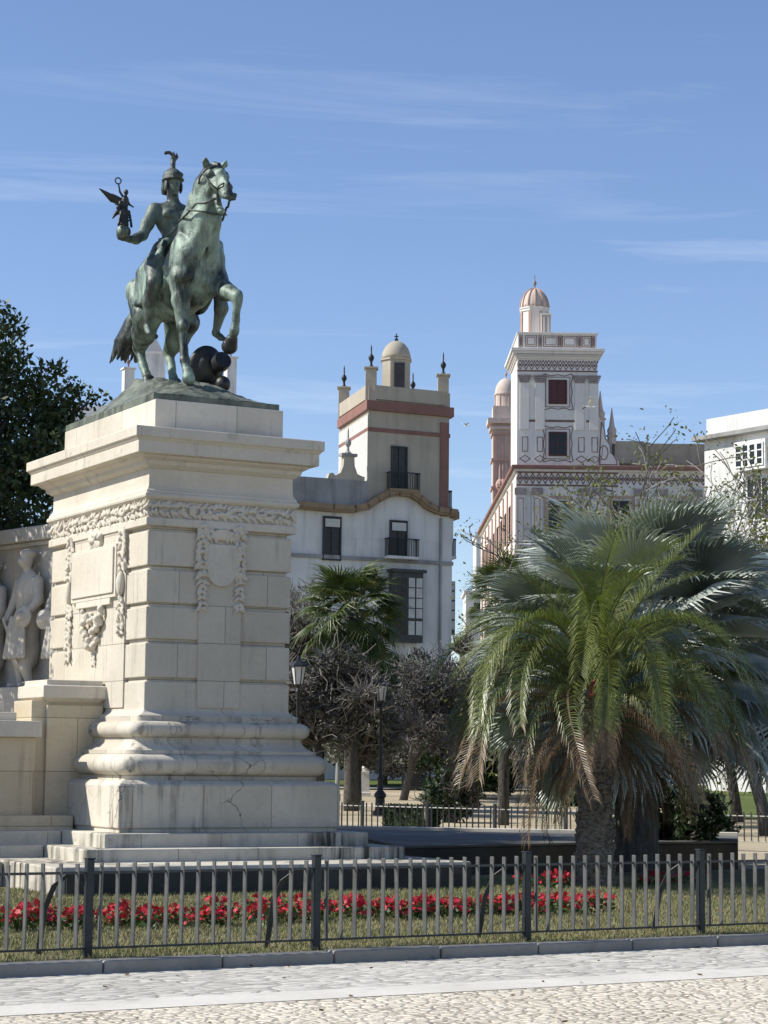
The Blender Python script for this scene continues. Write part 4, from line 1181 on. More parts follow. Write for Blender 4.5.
for sgn, nm in ((-1, 'wing'), (1, 'wing')):
    wg = []
    for k in range(8):
        t = k / 7
        root_ = GP(-0.03, -0.02 * (1 if sgn < 0 else 0.2), 0.46 - 0.05 * t)
        tip = GP(-0.10 - 0.35 * (0 if sgn < 0 else 1) * (1 - t), (-0.34 + 0.17 * t) if sgn < 0 else (-0.05 - 0.05 * t), 0.60 - 0.16 * t) if sgn < 0 else GP(-0.34 + 0.12 * t, -0.05, 0.62 - 0.18 * t)
        wg.append(cap(root_, tip, 0.024, 0.011, 0.01))
    body(nm, wg, 0.0115, M_BRONZE_K, vic, xf=SX)
# trophy lying under the raised leg: rimmed helmet-like shield with a cannon muzzle
tr = [ell((0.70, 0.25, 7.24), (0.11, 0.275, 0.33), 0.03, eul(0, 12, 0)), ell((0.79, 0.25, 7.24), (0.07, 0.15, 0.19), 0.03, eul(0, 12, 0))]
body('bronze_shield', tr, 0.02, M_BRONZE_K, st, xf=SX)
m = MB()
c0, c1 = V3(0.55, 0.34, 7.16), V3(1.05, 0.37, 7.33); dd = (c1 - c0).normalized()
m.tube([c0, c0 + dd * 0.36, c0 + dd * 0.40, c0 + dd * 0.52], [0.12, 0.105, 0.135, 0.125], 20)
m.build('cannon', M_BRONZE_K, st, smooth=True, angle=35)
body('cannon_ball', [ell((0.92, 0.42, 7.00), (0.11, 0.11, 0.12), 0.01)], 0.02, M_BRONZE_K, st, xf=SX)

# ================================================================== BUILDINGS
M_WHITE = plain('white_render', (0.62, 0.62, 0.60), 0.85, 0.14, 0.5, 0, 0.2, streak=0.5)
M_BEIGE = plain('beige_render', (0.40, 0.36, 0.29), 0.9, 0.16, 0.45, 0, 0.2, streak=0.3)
M_GREYR = plain('grey_parapet_render', (0.30, 0.30, 0.29), 0.9, 0.35, 0.5, 0, 0.2, streak=0.6)
M_PINK = plain('salmon_trim', (0.23, 0.125, 0.105), 0.85, 0.15, 1.2, 0, 0.2, streak=0.25)
M_OCHRE = plain('ochre_cornice', (0.27, 0.20, 0.13), 0.85, 0.2, 1.0, 0, 0.2, streak=0.4)
M_DOOR = plain('dark_shutter', (0.03, 0.033, 0.035), 0.5, 0.3, 2)
M_FRAME = plain('dark_joinery', (0.035, 0.042, 0.042), 0.5, 0.3, 3)
M_WFRAME = plain('white_joinery', (0.7, 0.7, 0.68), 0.6, 0.1, 3)
M_GLASS = plain('window_glass', (0.018, 0.020, 0.022), 0.22, 0.5, 1.5, 0, 0.35)
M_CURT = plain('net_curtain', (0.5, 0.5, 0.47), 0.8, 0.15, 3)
M_IRON = plain('balcony_iron', (0.02, 0.022, 0.024), 0.5, 0.2, 5, 0.3)
M_MAROON = plain('maroon_shutter', (0.085, 0.028, 0.03), 0.6, 0.2, 4)
M_STENCIL = plain('maroon_painted_ornament', (0.185, 0.11, 0.10), 0.9, 0.25, 3)
M_CAPITAL = plain('weathered_capital', (0.30, 0.255, 0.24), 0.9, 0.3, 3)
M_TOWERP = plain('rose_white_render', (0.54, 0.46, 0.40), 0.9, 0.14, 0.8, 0, 0.2, streak=0.3)
M_CREAMPINK = plain('rose_painted_render', (0.44, 0.30, 0.245), 0.9, 0.15, 0.8, 0, 0.2, streak=0.25)
M_TOWER = plain('greyish_white_render', (0.68, 0.65, 0.60), 0.9, 0.08, 0.4, 0, 0.2, streak=0.25)
M_BROWNR = plain('brown_roof_wall', (0.37, 0.315, 0.245), 0.9, 0.25, 0.5, 0, 0.2, streak=0.4)
M_SLATE = plain('grey_roof', (0.20, 0.21, 0.23), 0.8, 0.2, 0.7)


class Face:
    """a wall plane: s metres along it, z up, d out of it"""
    def __init__(s, org, ang, off):
        s.o = Vector(org); s.ax = Vector((math.cos(ang), math.sin(ang), 0)); s.nr = Vector((math.sin(ang), -math.cos(ang), 0)); s.off = Vector(off)

    def P(s, x, z, d=0.0): return s.o + s.ax * x + s.nr * d + Vector((0, 0, z))

    def box(s, mb, x0, x1, z0, z1, d0, d1):
        mb.hexa([s.P(x0, z0, d1), s.P(x1, z0, d1), s.P(x1, z0, d0), s.P(x0, z0, d0), s.P(x0, z1, d1), s.P(x1, z1, d1), s.P(x1, z1, d0), s.P(x0, z1, d0)])

    def new(s): return MB(s.off)


def framed_window(face, root, x0, x1, z0, z1, m_frame, cols=2, rows=3, name='window', fill=None, depth=0.12, fw=0.07):
    mb = face.new(); face.box(mb, x0 + 0.01, x1 - 0.01, z0 + 0.01, z1 - 0.01, 0.006, 0.03)
    w = mb.build(name, fill or M_GLASS, root)
    mb = face.new()
    for a, b in ((x0, x0 + fw), (x1 - fw, x1)): face.box(mb, a, b, z0, z1, 0.005, depth)
    for a, b in ((z0, z0 + fw), (z1 - fw, z1)): face.box(mb, x0 + fw, x1 - fw, a, b, 0.005, depth)
    for i in range(1, cols):
        x = x0 + (x1 - x0) * i / cols; face.box(mb, x - fw * 0.4, x + fw * 0.4, z0 + fw, z1 - fw, 0.031, depth - 0.02)
    for i in range(1, rows):
        z = z0 + (z1 - z0) * i / rows; face.box(mb, x0 + fw, x1 - fw, z - fw * 0.35, z + fw * 0.35, 0.031, depth - 0.03)
    mb.build('frame', m_frame, w)
    return w


def balcony(face, root, x0, x1, z0, H=1.0, out=0.7, slab=M_GREYR):
    mb = face.new(); face.box(mb, x0, x1, z0 - 0.16, z0, 0.01, out)
    b = mb.build('balcony', slab, root)
    mb = face.new(); r = 0.028
    face.box(mb, x0, x1, z0 + H - 0.06, z0 + H, out - 0.07, out - 0.01)
    for xx in (x0 + 0.01, x1 - 0.05): face.box(mb, xx, xx + 0.05, z0 + H - 0.06, z0 + H, 0.01, out - 0.08)
    k = int((x1 - x0) / 0.16)
    for i in range(k + 1):
        x = x0 + 0.04 + (x1 - x0 - 0.08) * i / k; face.box(mb, x - r / 2, x + r / 2, z0, z0 + H - 0.06, out - 0.055, out - 0.055 + r)
    for i in range(5):
        d = 0.05 + (out - 0.12) * i / 4
        for x in (x0 + 0.02, x1 - 0.05): face.box(mb, x, x + r, z0, z0 + H - 0.06, d, d + r)
    mb.build('balustrade', M_IRON, b)
    return b


def finial(mb, c, s):
    mb.lathe([(0.16 * s, 0), (0.16 * s, 0.05 * s), (0.07 * s, 0.12 * s), (0.06 * s, 0.3 * s), (0.13 * s, 0.42 * s), (0.15 * s, 0.52 * s), (0.11 * s, 0.62 * s), (0.04 * s, 0.7 * s), (0.035 * s, 1.05 * s), (0.005 * s, 1.2 * s)], c, 8)


def solve(face, px, py, d=0.0):
    """(s, z) of a photo point on a wall plane"""
    ray = Vector(_Rt * (px - 384) / FPX - _U * (py - 512) / FPX + _f); C = Vector((0, 0, CAM_H))
    t = (face.o + face.nr * d - C).dot(face.nr) / ray.dot(face.nr); p = C + ray * t
    return (p - face.o).dot(face.ax), p.z - face.o.z


# ---------------------------------------------------------------- A. beige look-out tower over a white house
gA = rise(125)
cA = at(365, 700, 125.0); cA.z = gA
A = empty('tower_house', cA, 0, 'beige look-out tower with small dome rising from a white house behind the bare trees', 'building')
FA = Face(cA, R(26), cA)
sx = lambda px, py=450: solve(FA, px, py)[0]
sz = lambda py, px=405: solve(FA, px, py)[1]
wT = sx(449)                        # tower width
zc1, zc0, zp, ztop = sz(400, 365), sz(414, 365), sz(386, 365), sz(368, 365)
zwave, zlow = sz(508, 365), sz(505, 320)
dT = 7.6
angL = R(26 + 78)                   # direction of the receding left wall
axL = Vector((math.cos(angL), math.sin(angL), 0))


def quad_prism(face, x0, x1, depth, z0, z1, mb, dout=0.0):
    """block on the building's skewed plan"""
    a, b = face.P(x0, 0, dout), face.P(x1, 0, dout); c, d = b + axL * (depth + 0), a + axL * (depth + 0)
    mb.hexa([p + Vector((0, 0, z0)) for p in (a, b, c, d)] + [p + Vector((0, 0, z1)) for p in (a, b, c, d)])


mb = FA.new(); quad_prism(FA, 0, wT, dT, zlow - 2.0, zp, mb)
mb.build('tower_wall', M_BEIGE, A)
mb = FA.new()       # red string bands and corner pilaster
for z0, z1, o_ in ((zc0 - 0.1, zc1 + 0.0, 0.22), (zc0 - 1.15, zc0 - 0.75, 0.06)):
    quad_prism(FA, -o_, wT + o_, dT + o_, z0 + (0.35 if o_ > 0.1 else 0.16), z1, mb, o_)
FA.box(mb, wT - 0.62, wT - 0.02, zlow - 0.2, zc0 - 0.1, 0.01, 0.07)
mb.build('red_band', M_PINK, A, bevel=0.03)
mb = FA.new(); mb.cur = 0           # paler sheet on the tower's sunlit side: sunlight put into its colour
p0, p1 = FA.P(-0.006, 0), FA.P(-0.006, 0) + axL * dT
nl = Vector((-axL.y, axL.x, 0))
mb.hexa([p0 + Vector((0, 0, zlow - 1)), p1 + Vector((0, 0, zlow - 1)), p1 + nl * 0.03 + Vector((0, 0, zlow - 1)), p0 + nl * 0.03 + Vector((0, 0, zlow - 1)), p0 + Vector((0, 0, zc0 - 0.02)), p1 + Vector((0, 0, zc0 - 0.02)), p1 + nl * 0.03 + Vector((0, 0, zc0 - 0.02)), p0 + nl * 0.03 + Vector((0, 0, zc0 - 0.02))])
mb.build('sunlit_side_sheet', M_CURT, A)
# parapet and corner posts with urns
mb = FA.new()
for a_, b_, t in ((FA.P(0, 0), FA.P(wT, 0), 0), (FA.P(0, 0), FA.P(0, 0) + axL * dT, 1), (FA.P(wT, 0), FA.P(wT, 0) + axL * dT, 1), (FA.P(0, 0) + axL * dT, FA.P(wT, 0) + axL * dT, 0)):
    d_ = (b_ - a_).normalized(); n_ = Vector((-d_.y, d_.x, 0)); L = (b_ - a_).length
    mb.obox((a_ + b_) / 2 + Vector((0, 0, (zc1 + zp) / 2 + 0.1)), d_, n_, (0, 0, 1), L / 2 - 0.3, 0.12, (zp - zc1) / 2)
mb.build('parapet', M_BEIGE, A)
for q in (FA.P(0.28, 0, -0.28), FA.P(wT - 0.28, 0, -0.28), FA.P(0.28, 0, -0.28) + axL * (dT - 0.5), FA.P(wT - 0.28, 0, -0.28) + axL * (dT - 0.5)):
    mb = FA.new(); b4 = lambda h, z0, z1: mb.box(q.x - h, q.x + h, q.y - h, q.y + h, z0 + q.z, z1 + q.z)
    b4(0.33, zc1, ztop); b4(0.42, ztop, ztop + 0.12)
    po = mb.build('corner_post', M_BEIGE, A, bevel=0.02)
    mb = FA.new(); finial(mb, q + Vector((0, 0, ztop + 0.12)), 1.15); mb.build('urn', M_IRON, po, smooth=True)
# octagonal lantern and dome
lc = at(396, 380, 129.5)
zl0, zl1, zd = zp - 0.6, at(396, 362, 129.5).z, at(396, 341, 129.5).z
rl = 0.92
mb = FA.new(); mb.lathe([(rl, zl0), (rl, zl1), (rl * 1.1, zl1 + 0.03), (rl * 1.1, zl1 + 0.14), (rl * 0.97, zl1 + 0.16)], (lc.x, lc.y, 0), 8, R(22.5)); la = mb.build('lantern', M_BEIGE, A)
mb = FA.new(); zz = zl1 + 0.16; hh = zd - zz
mb.lathe([(rl * 0.97 * math.cos(t), zz + hh * math.sin(t)) for t in [math.pi / 2 * i / 9 * 0.985 for i in range(10)]], (lc.x, lc.y, 0), 20); mb.build('dome', M_BEIGE, la, smooth=True)
mb = FA.new(); mb.lathe([(0.1, zd - 0.03), (0.12, zd + 0.1), (0.04, zd + 0.18), (0.035, zd + 0.45)], (lc.x, lc.y, 0), 8); mb.box(lc.x - 0.13, lc.x + 0.13, lc.y - 0.03, lc.y + 0.03, zd + 0.25, zd + 0.31); mb.build('cross', M_IRON, la)
mb = FA.new(); mb.box(lc.x - 0.12, lc.x + 0.52, lc.y - rl - 0.03, lc.y - rl + 0.1, zl0 + 0.4, zl1 - 0.2); mb.build('door', M_DOOR, la)
# white house under it
xl0, xl1 = sx(270, 560), sx(451.8, 560)
mb = FA.new(); quad_prism(FA, xl0, xl1, 12.0, 0, zlow - 0.35, mb, 0.03); mb.build('house_wall', M_WHITE, A)
# the white gable field under the swept cornice
pts_px = [(296, 508), (330, 511), (352, 512), (366, 509), (376, 502), (386, 497), (396, 495), (408, 496), (416, 501), (424, 508), (434, 513), (446, 515), (453, 516)]
cur = [solve(FA, *q) for q in pts_px]
poly = [(cur[0][0], cur[0][1] - 1.6)] + [(cur[-1][0], cur[-1][1] - 1.6)] + [(x, z) for x, z in cur[::-1]]
mb = FA.new(); mb.extrude(poly, FA.o + FA.nr * 0.05, FA.ax, (0, 0, 1), -FA.nr, 0.3); mb.build('gable_field', M_WHITE, A)
mb = FA.new()
for (xa, za), (xb, zb) in zip(cur[:-1], cur[1:]):
    p, q = FA.P(xa, za, 0.25), FA.P(xb, zb, 0.25); d_ = (q - p).normalized(); up = d_.cross(FA.nr)
    up = up if up.z > 0 else -up
    mb.obox((p + q) / 2 + up * 0.20, d_, FA.nr, up, (q - p).length / 2 + 0.06, 0.30, 0.15)
    mb.obox((p + q) / 2 + up * 0.02, d_, FA.nr, up, (q - p).length / 2 + 0.05, 0.22, 0.10)
xe = cur[-1][0]; ze = cur[-1][1]
e0, e1 = FA.P(xe - 0.05, ze + 0.05, 0.2), FA.P(xe - 0.05, ze + 0.05, 0.2) + axL * 12
mb.obox((e0 + e1) / 2 + FA.ax * 0.1, axL, FA.ax, (0, 0, 1), 6, 0.28, 0.22)
mb.build('cornice', M_OCHRE, A)
# terrace parapet left of the tower with scrolled gablet and urn
x_a, z_a = solve(FA, 296, 476); x_b, z_b = solve(FA, 366, 477)
mb = FA.new(); FA.box(mb, x_a - 3, -0.02, zlow - 0.4, z_a, -0.35, 0.04); mb.build('terrace_parapet', M_GREYR, A)
gx_ = sx(349, 470)
sc_pts = [(-1.9, 0), (-1.75, 0.35), (-1.45, 0.42), (-1.2, 0.25), (-0.75, 0.45), (-0.5, 0.95), (-0.45, 1.55), (0.45, 1.55), (0.5, 0.95), (0.75, 0.45), (1.2, 0.3), (1.4, 0.3)]
mb = FA.new(); mb.extrude([(gx_ + x * 0.72, z_a - 0.02 + z * 0.9) for x, z in ([(1.4, -0.1), (-1.9, -0.1)] + sc_pts)][::-1], FA.o + FA.nr * 0.02, FA.ax, (0, 0, 1), -FA.nr, 0.35)
ga = mb.build('gablet', M_BEIGE, A)
mb = FA.new(); FA.box(mb, gx_ - 0.5, gx_ + 0.5, z_a + 1.38, z_a + 1.55, -0.4, 0.08); finial(mb, FA.P(gx_, z_a + 1.55, -0.17), 1.3); mb.build('urn', M_GREYR, ga)
# doors, windows, balconies
dx0, dz0 = solve(FA, 390.5, 489); dx1, dz1 = solve(FA, 407, 447)
framed_window(FA, A, dx0, dx1, dz0, dz1, M_FRAME, 2, 4, 'door', M_DOOR)
bx0, bz0 = solve(FA, 386, 489); bx1, _ = solve(FA, 416, 489)
balcony(FA, A, bx0, bx1, bz0, 1.0, 0.6, M_OCHRE)
FAw = Face(FA.P(0, 0, 0.054), R(26), cA)
for (a0, y1, a1, y0, bal) in ((322, 517, 341, 560, None), (389, 521, 407, 556, (384, 415))):
    x0, z0 = solve(FAw, a0, y0); x1, z1 = solve(FAw, a1, y1)
    w = framed_window(FAw, A, x0, x1, z0, z1, M_FRAME, 2, 3, 'door', M_DOOR)
    mb = FAw.new(); FAw.box(mb, x0 + 0.12, x1 - 0.12, z1 - 0.62, z1 - 0.15, 0.125, 0.15); mb.build('blind', M_CURT, w)
    if bal:
        q0, qz = solve(FAw, bal[0], 556); q1, _ = solve(FAw, bal[1], 556); balcony(FAw, A, q0, q1, qz, 1.05, 0.6, M_WHITE)
sz560 = solve(FAw, 400, 559)[1]
mb = FAw.new(); FAw.box(mb, xl0, xl1 + 0.03, sz560 - 0.22, sz560, 0.031, 0.10); mb.build('string_course', M_GREYR, A)
px_, _ = solve(FAw, 440, 560); mb = FAw.new(); FAw.box(mb, px_ - 0.06, px_ + 0.06, 0.2, ze - 0.2, 0.031, 0.13); mb.build('drainpipe', M_GREYR, A)
x0, z0 = solve(FAw, 388, 638); x1, z1 = solve(FAw, 419, 577)
mb = FAw.new(); FAw.box(mb, x0, x1, z0 - 0.25, z1 + 0.2, 0.032, 0.55); bay = mb.build('bay_window', M_FRAME, A)
Fb = Face(FAw.P(0, 0, 0.55), R(26), cA)
k = 4
for i in range(k):
    a_ = x0 + (x1 - x0) * i / k + 0.05; b_ = x0 + (x1 - x0) * (i + 1) / k - 0.05
    mb = Fb.new()
    for j in range(4): Fb.box(mb, a_, b_, z0 + 1.15 + j * (z1 - z0 - 1.25) / 4 + 0.03, z0 + 1.15 + (j + 1) * (z1 - z0 - 1.25) / 4 - 0.03, 0.004, 0.02)
    Fb.box(mb, a_, b_, z0 + 0.2, z0 + 1.0, 0.004, 0.02)
    mb.build('pane', M_CURT if i >= 2 else M_GLASS, bay)
mb = Fb.new(); Fb.box(mb, x0 - 0.15, x1 + 0.15, z1 + 0.18, z1 + 0.36, -0.5, 0.18); mb.build('cap', M_FRAME, bay)
# side balconies and bay on the narrow right-hand street
FR = Face(FA.P(xl1 + 0.01, 0, 0) + axL * 0.8, angL, cA)
zb1 = sz(538, 455) - 0.4; balcony(FR, A, 0.0, 1.8, zb1 - 0.6, 1.05, 0.5, M_WHITE)
FR2 = Face(FA.P(wT + 0.01, 0, 0) + axL * 0.8, angL, cA); balcony(FR2, A, 0.0, 1.8, zlow + 0.5, 1.0, 0.45, M_OCHRE)
z0b, z1b = sz(634, 455), sz(580, 455)
mb = FR.new(); FR.box(mb, 0.2, 2.2, z0b, z1b, 0.02, 0.5); b2 = mb.build('bay_window', M_FRAME, A)
mb = FR.new()
for j in range(5): FR.box(mb, 0.14, 0.19, z0b + 0.3 + j * (z1b - z0b - 0.3) / 5 + 0.05, z0b + 0.3 + (j + 1) * (z1b - z0b - 0.3) / 5 - 0.05, 0.07, 0.45)
mb.build('pane', M_CURT, b2)

# ---------------------------------------------------------------- B. white house behind the statue
cB = at(127, 700, 138.0); cB.z = rise(138)
B = empty('white_house', cB, 0, 'white house with roof posts and a belvedere, mostly hidden behind the statue', 'building')
FB = Face(cB, R(22), cB)
wB = solve(FB, 237, 380)[0]; zB = at(150, 392, 138).z - cB.z
mb = FB.new(); a, b = FB.P(0, 0), FB.P(wB, 0); dB = Vector((-math.sin(R(14)), math.cos(R(14)), 0)) * 9
mb.hexa([a, b, b + dB, a + dB] + [p + Vector((0, 0, zB)) for p in (a, b, b + dB, a + dB)]); mb.build('wall', M_WHITE, B)
mb = FB.new(); FB.box(mb, 0.1, wB - 0.1, zB, zB + 0.9, -0.4, -0.1); mb.build('parapet', M_WHITE, B)
for px, y1 in ((130, 369), (232.5, 358)):
    x, z = solve(FB, px, y1)
    mb = FB.new(); FB.box(mb, x - 0.33, x + 0.33, zB, z, -0.75, -0.05); FB.box(mb, x - 0.42, x + 0.42, z, z + 0.12, -0.84, 0.04); pp = mb.build('roof_post', M_WHITE, B, bevel=0.02)
    mb = FB.new(); finial(mb, FB.P(x, z + 0.12, -0.4), 0.8); mb.build('urn', M_PINK, pp)
for i in range(3):
    for j in range(4):
        xx, zz = wB * (0.14 + 0.29 * i), 1.2 + j * 4.6
        w_ = framed_window(FB, B, xx, xx + 1.15, zz, zz + 2.3, M_FRAME, 2, 3, 'window', M_DOOR)
        if j: balcony(FB, B, xx - 0.3, xx + 1.45, zz - 0.02, 1.0, 0.5, M_WHITE)
for j in range(1, 4):
    mb = FB.new(); FB.box(mb, 0, wB, j * 4.6 + 0.55, j * 4.6 + 0.8, 0.002, 0.09); mb.build('string_course', M_GREYR, B)
# belvedere with pyramid and ball finial
for px, ytop, hw_, yb, nm in ((155, 349, 0.62, 395, 'belvedere'), (211, 362, 0.75, 395, 'belvedere')):
    q = at(px, 370, 142.0); zt = at(px, ytop, 142).z
    mb = FB.new(); mb.box(q.x - hw_, q.x + hw_, q.y - hw_, q.y + hw_, cB.z + zB - 1, zt - 0.45); mb.box(q.x - hw_ - 0.1, q.x + hw_ + 0.1, q.y - hw_ - 0.1, q.y + hw_ + 0.1, zt - 0.45, zt - 0.3)
    bl = mb.build(nm, M_WHITE, B)
    mb = FB.new(); mb.lathe([(hw_ * 1.3, zt - 0.3), (hw_ * 0.2, zt + 0.05 + hw_ * 0.9), (0.05, zt + 0.1 + hw_ * 0.9)], (q.x, q.y, 0), 4, R(45)); mb.build('roof', M_GREYR if hw_ > 0.7 else M_SLATE, bl)
    if hw_ < 0.7:
        mb = FB.new(); mb.tube([(q.x, q.y, zt + 0.5), (q.x, q.y, zt + 1.35)], 0.05, 6); mb.ball((q.x, q.y, zt + 0.85), 0.17); mb.build('finial', M_IRON, bl, smooth=True)
# sloping grey roof further left
q = at(98, 415, 150.0)
mb = MB(tuple(q)); zr = at(95, 403, 150).z; zr2 = at(82, 421, 150).z
mb.hexa([(q.x - 3, q.y, rise(150)), (q.x + 4, q.y, rise(150)), (q.x + 4, q.y + 8, rise(150)), (q.x - 3, q.y + 8, rise(150)), (q.x - 3, q.y, zr2), (q.x + 4, q.y, zr2), (q.x + 4, q.y + 8, zr2), (q.x - 3, q.y + 8, zr2)])
hs_ = mb.build('grey_roofed_house', M_WHITE, None, loc=tuple(q)); tag(hs_, 'house with a plain grey sloping roof between the dark tree and the statue base', 'building')
mb = MB(tuple(q)); x0_, x1_ = q.x - 3.3, q.x + 4.3
mb.hexa([(x0_, q.y - 0.3, zr2), (x1_, q.y - 0.3, zr2), (x1_, q.y + 8.3, zr2), (x0_, q.y + 8.3, zr2), (x0_, q.y + 3.0, zr), (x1_, q.y + 3.0, zr + 0.8), (x1_, q.y + 5, zr + 0.8), (x0_, q.y + 5, zr)])
mb.build('roof', M_SLATE, hs_)

# ---------------------------------------------------------------- C. ornate painted tower
DC = 150.0
cC = at(516, 700, DC); cC.z = rise(DC)
T = empty('ornate_tower_house', cC, 0, 'tall white tower with dark red painted ornament and a domed turret above the palms', 'building')
FC = Face(cC, R(0.6), cC)
S_ = lambda px, py=420: solve(FC, px, py)[0]
Z_ = lambda py, px=558: solve(FC, px, py)[1]
wC = S_(597.5)
depC = 6.2
def blk(mb, x0, x1, z0, z1, out=0.0, dep=depC):
    FC.box(mb, x0 - out, x1 + out, z0, z1, -dep - out, out)
zRed, zCor, zPar0, zPar1 = Z_(466), Z_(356), Z_(349), Z_(334)
mb = FC.new(); blk(mb, 0, wC, zRed - 0.5, zCor); mb.build('tower_wall', M_TOWER, T)
mb = FC.new()       # stepped cornice
for i, (o_, z0, z1) in enumerate(((0.10, Z_(359), Z_(357)), (0.18, Z_(357), Z_(354.5)), (0.33, Z_(354.5), Z_(352)), (0.46, Z_(352), zPar0))): blk(mb, 0, wC, z0, z1, o_)
k = 40
for i in range(k): FC.box(mb, wC * (i + 0.2) / k, wC * (i + 0.75) / k, Z_(356.6), Z_(354.8), 0.18, 0.27)
mb.build('cornice', M_TOWER, T, bevel=0.015)
mb = FC.new(); blk(mb, 0.0, wC, zPar0, zPar1, -0.05); blk(mb, 0, wC, zPar1, zPar1 + 0.12, 0.03); pr_ = mb.build('parapet', M_TOWER, T, bevel=0.01)


def rect_line(mb, x0, x1, z0, z1, t, d0=0.004, d1=0.02, face=FC):
    t *= 0.8
    face.box(mb, x0, x1, z0, z0 + t, d0, d1); face.box(mb, x0, x1, z1 - t, z1, d0, d1)
    face.box(mb, x0, x0 + t, z0 + t, z1 - t, d0, d1); face.box(mb, x1 - t, x1, z0 + t, z1 - t, d0, d1)


def poly_line(mb, pts, t, d0=0.004, d1=0.02, close=True, face=FC):
    t *= 0.75
    n = len(pts)
    for i in range(n if close else n - 1):
        (xa, za), (xb, zb) = pts[i], pts[(i + 1) % n]; p, q = face.P(xa, za, (d0 + d1) / 2), face.P(xb, zb, (d0 + d1) / 2)
        if (q - p).length < 1e-4: continue
        d_ = (q - p).normalized(); up = d_.cross(face.nr)
        mb.obox((p + q) / 2, d_, face.nr, up, (q - p).length / 2 + t * 0.3, (d1 - d0) / 2, t / 2)


def scroll_frame(mb, x0, x1, z0, z1, t, amp):
    """wavy painted border round a window"""
    pts = []
    for (xa, za), (xb, zb), nx_, nz_ in (((x0, z0), (x1, z0), 0, -1), ((x1, z0), (x1, z1), 1, 0), ((x1, z1), (x0, z1), 0, 1), ((x0, z1), (x0, z0), -1, 0)):
        for i in range(24):
            s = i / 24; w = amp * (math.cos(s * math.pi * 4) * 0.5 + 0.3 * math.cos(s * math.pi * 2))
            pts.append((xa + (xb - xa) * s + nx_ * w, za + (zb - za) * s + nz_ * w))
    poly_line(mb, pts, t)


# painted stencil work
mb = FC.new()
xs_ = [0.0, 0.16, 0.38, 0.62, 0.84, 1.0]
pw = wC - 0.1
d0p, d1p = -0.046, -0.028
for a_, b_ in ((0.10, 0.25), (0.33, 0.52), (0.57, 0.76), (0.82, 0.94)):
    rect_line(mb, pw * a_, pw * b_, zPar0 + 0.15, zPar1 - 0.12, 0.06, d0p, d1p); rect_line(mb, pw * a_ + 0.13, pw * b_ - 0.13, zPar0 + 0.28, zPar1 - 0.25, 0.045, d0p, d1p)
for a_ in (0.045, 0.29, 0.545, 0.79, 0.965):
    rect_line(mb, pw * a_ - 0.12, pw * a_ + 0.12, zPar0 + 0.12, zPar1 - 0.1, 0.05, d0p, d1p); FC.box(mb, pw * a_ - 0.05, pw * a_ + 0.05, zPar0 + 0.22, zPar1 - 0.2, d0p, d1p)
zf0, zf1 = Z_(370.5), Z_(360)       # lozenge frieze
FC.box(mb, -0.02, wC + 0.02, zf0 - 0.10, zf0, 0.004, 0.03)
n_ = 14
for i in range(n_):
    xc = wC * (i + 0.5) / n_; hw_ = wC / n_ * 0.46
    poly_line(mb, [(xc - hw_, (zf0 + zf1) / 2), (xc, zf1 - 0.03), (xc + hw_, (zf0 + zf1) / 2), (xc, zf0 + 0.05)], 0.07)
    FC.box(mb, xc - 0.08, xc + 0.08, (zf0 + zf1) / 2 - 0.08, (zf0 + zf1) / 2 + 0.08, 0.004, 0.02)
    FC.box(mb, wC * (i + 1) / n_ - 0.05, wC * (i + 1) / n_ + 0.05, zf1 - 0.2, zf1 - 0.05, 0.004, 0.02)
zl = Z_(421)
for a_, b_ in ((0.05, 0.1), (0.15, 0.26), (0.35, 0.78), (0.86, 0.96)): FC.box(mb, wC * a_, wC * b_, zl - 0.08, zl + 0.08, 0.004, 0.02)
zr0, zr1 = Z_(452), Z_(437); zd_ = Z_(459)
pil = (0.10, 0.285, 0.80, 0.965)
for a_ in pil:
    rect_line(mb, wC * a_ - 0.22, wC * a_ + 0.22, zr0, zr1, 0.065)
    poly_line(mb, [(wC * a_ - 0.38, zd_), (wC * a_, zd_ + 0.24), (wC * a_ + 0.38, zd_), (wC * a_, zd_ - 0.24)], 0.07)
mb.build('painted_ornament', M_STENCIL, T)
# pilasters with capitals
zk0, zk1 = Z_(383), Z_(375)
for a_ in (0.09, 0.285, 0.775, 0.955):
    mb = FC.new(); FC.box(mb, wC * a_ - 0.32, wC * a_ + 0.32, Z_(430), zk0, 0.005, 0.07)
    p_ = mb.build('pilaster', M_TOWER, T, bevel=0.01)
    mb = FC.new()
    for j in range(4):
        w_ = 0.34 + 0.05 * j; FC.box(mb, wC * a_ - w_, wC * a_ + w_, zk0 + (zk1 - zk0) * j / 4, zk0 + (zk1 - zk0) * (j + 0.8) / 4, 0.071, 0.12 + 0.02 * j)
    mb.build('capital', M_CAPITAL, p_)
for y0, y1 in ((404, 380), (456, 432)):
    x0, z0 = solve(FC, 548.5, y0); x1, z1 = solve(FC, 567, y1)
    w = framed_window(FC, T, x0, x1, z0, z1, M_MAROON, 2, 2, 'window', M_MAROON if y0 == 404 else M_GLASS, 0.08)
    mb = FC.new(); rect_line(mb, x0 - 0.22, x1 + 0.22, z0 - 0.22, z1 + 0.22, 0.06); scroll_frame(mb, x0 - 0.34, x1 + 0.34, z0 - 0.34, z1 + 0.34, 0.075, 0.10); mb.build('painted_surround', M_STENCIL, w)
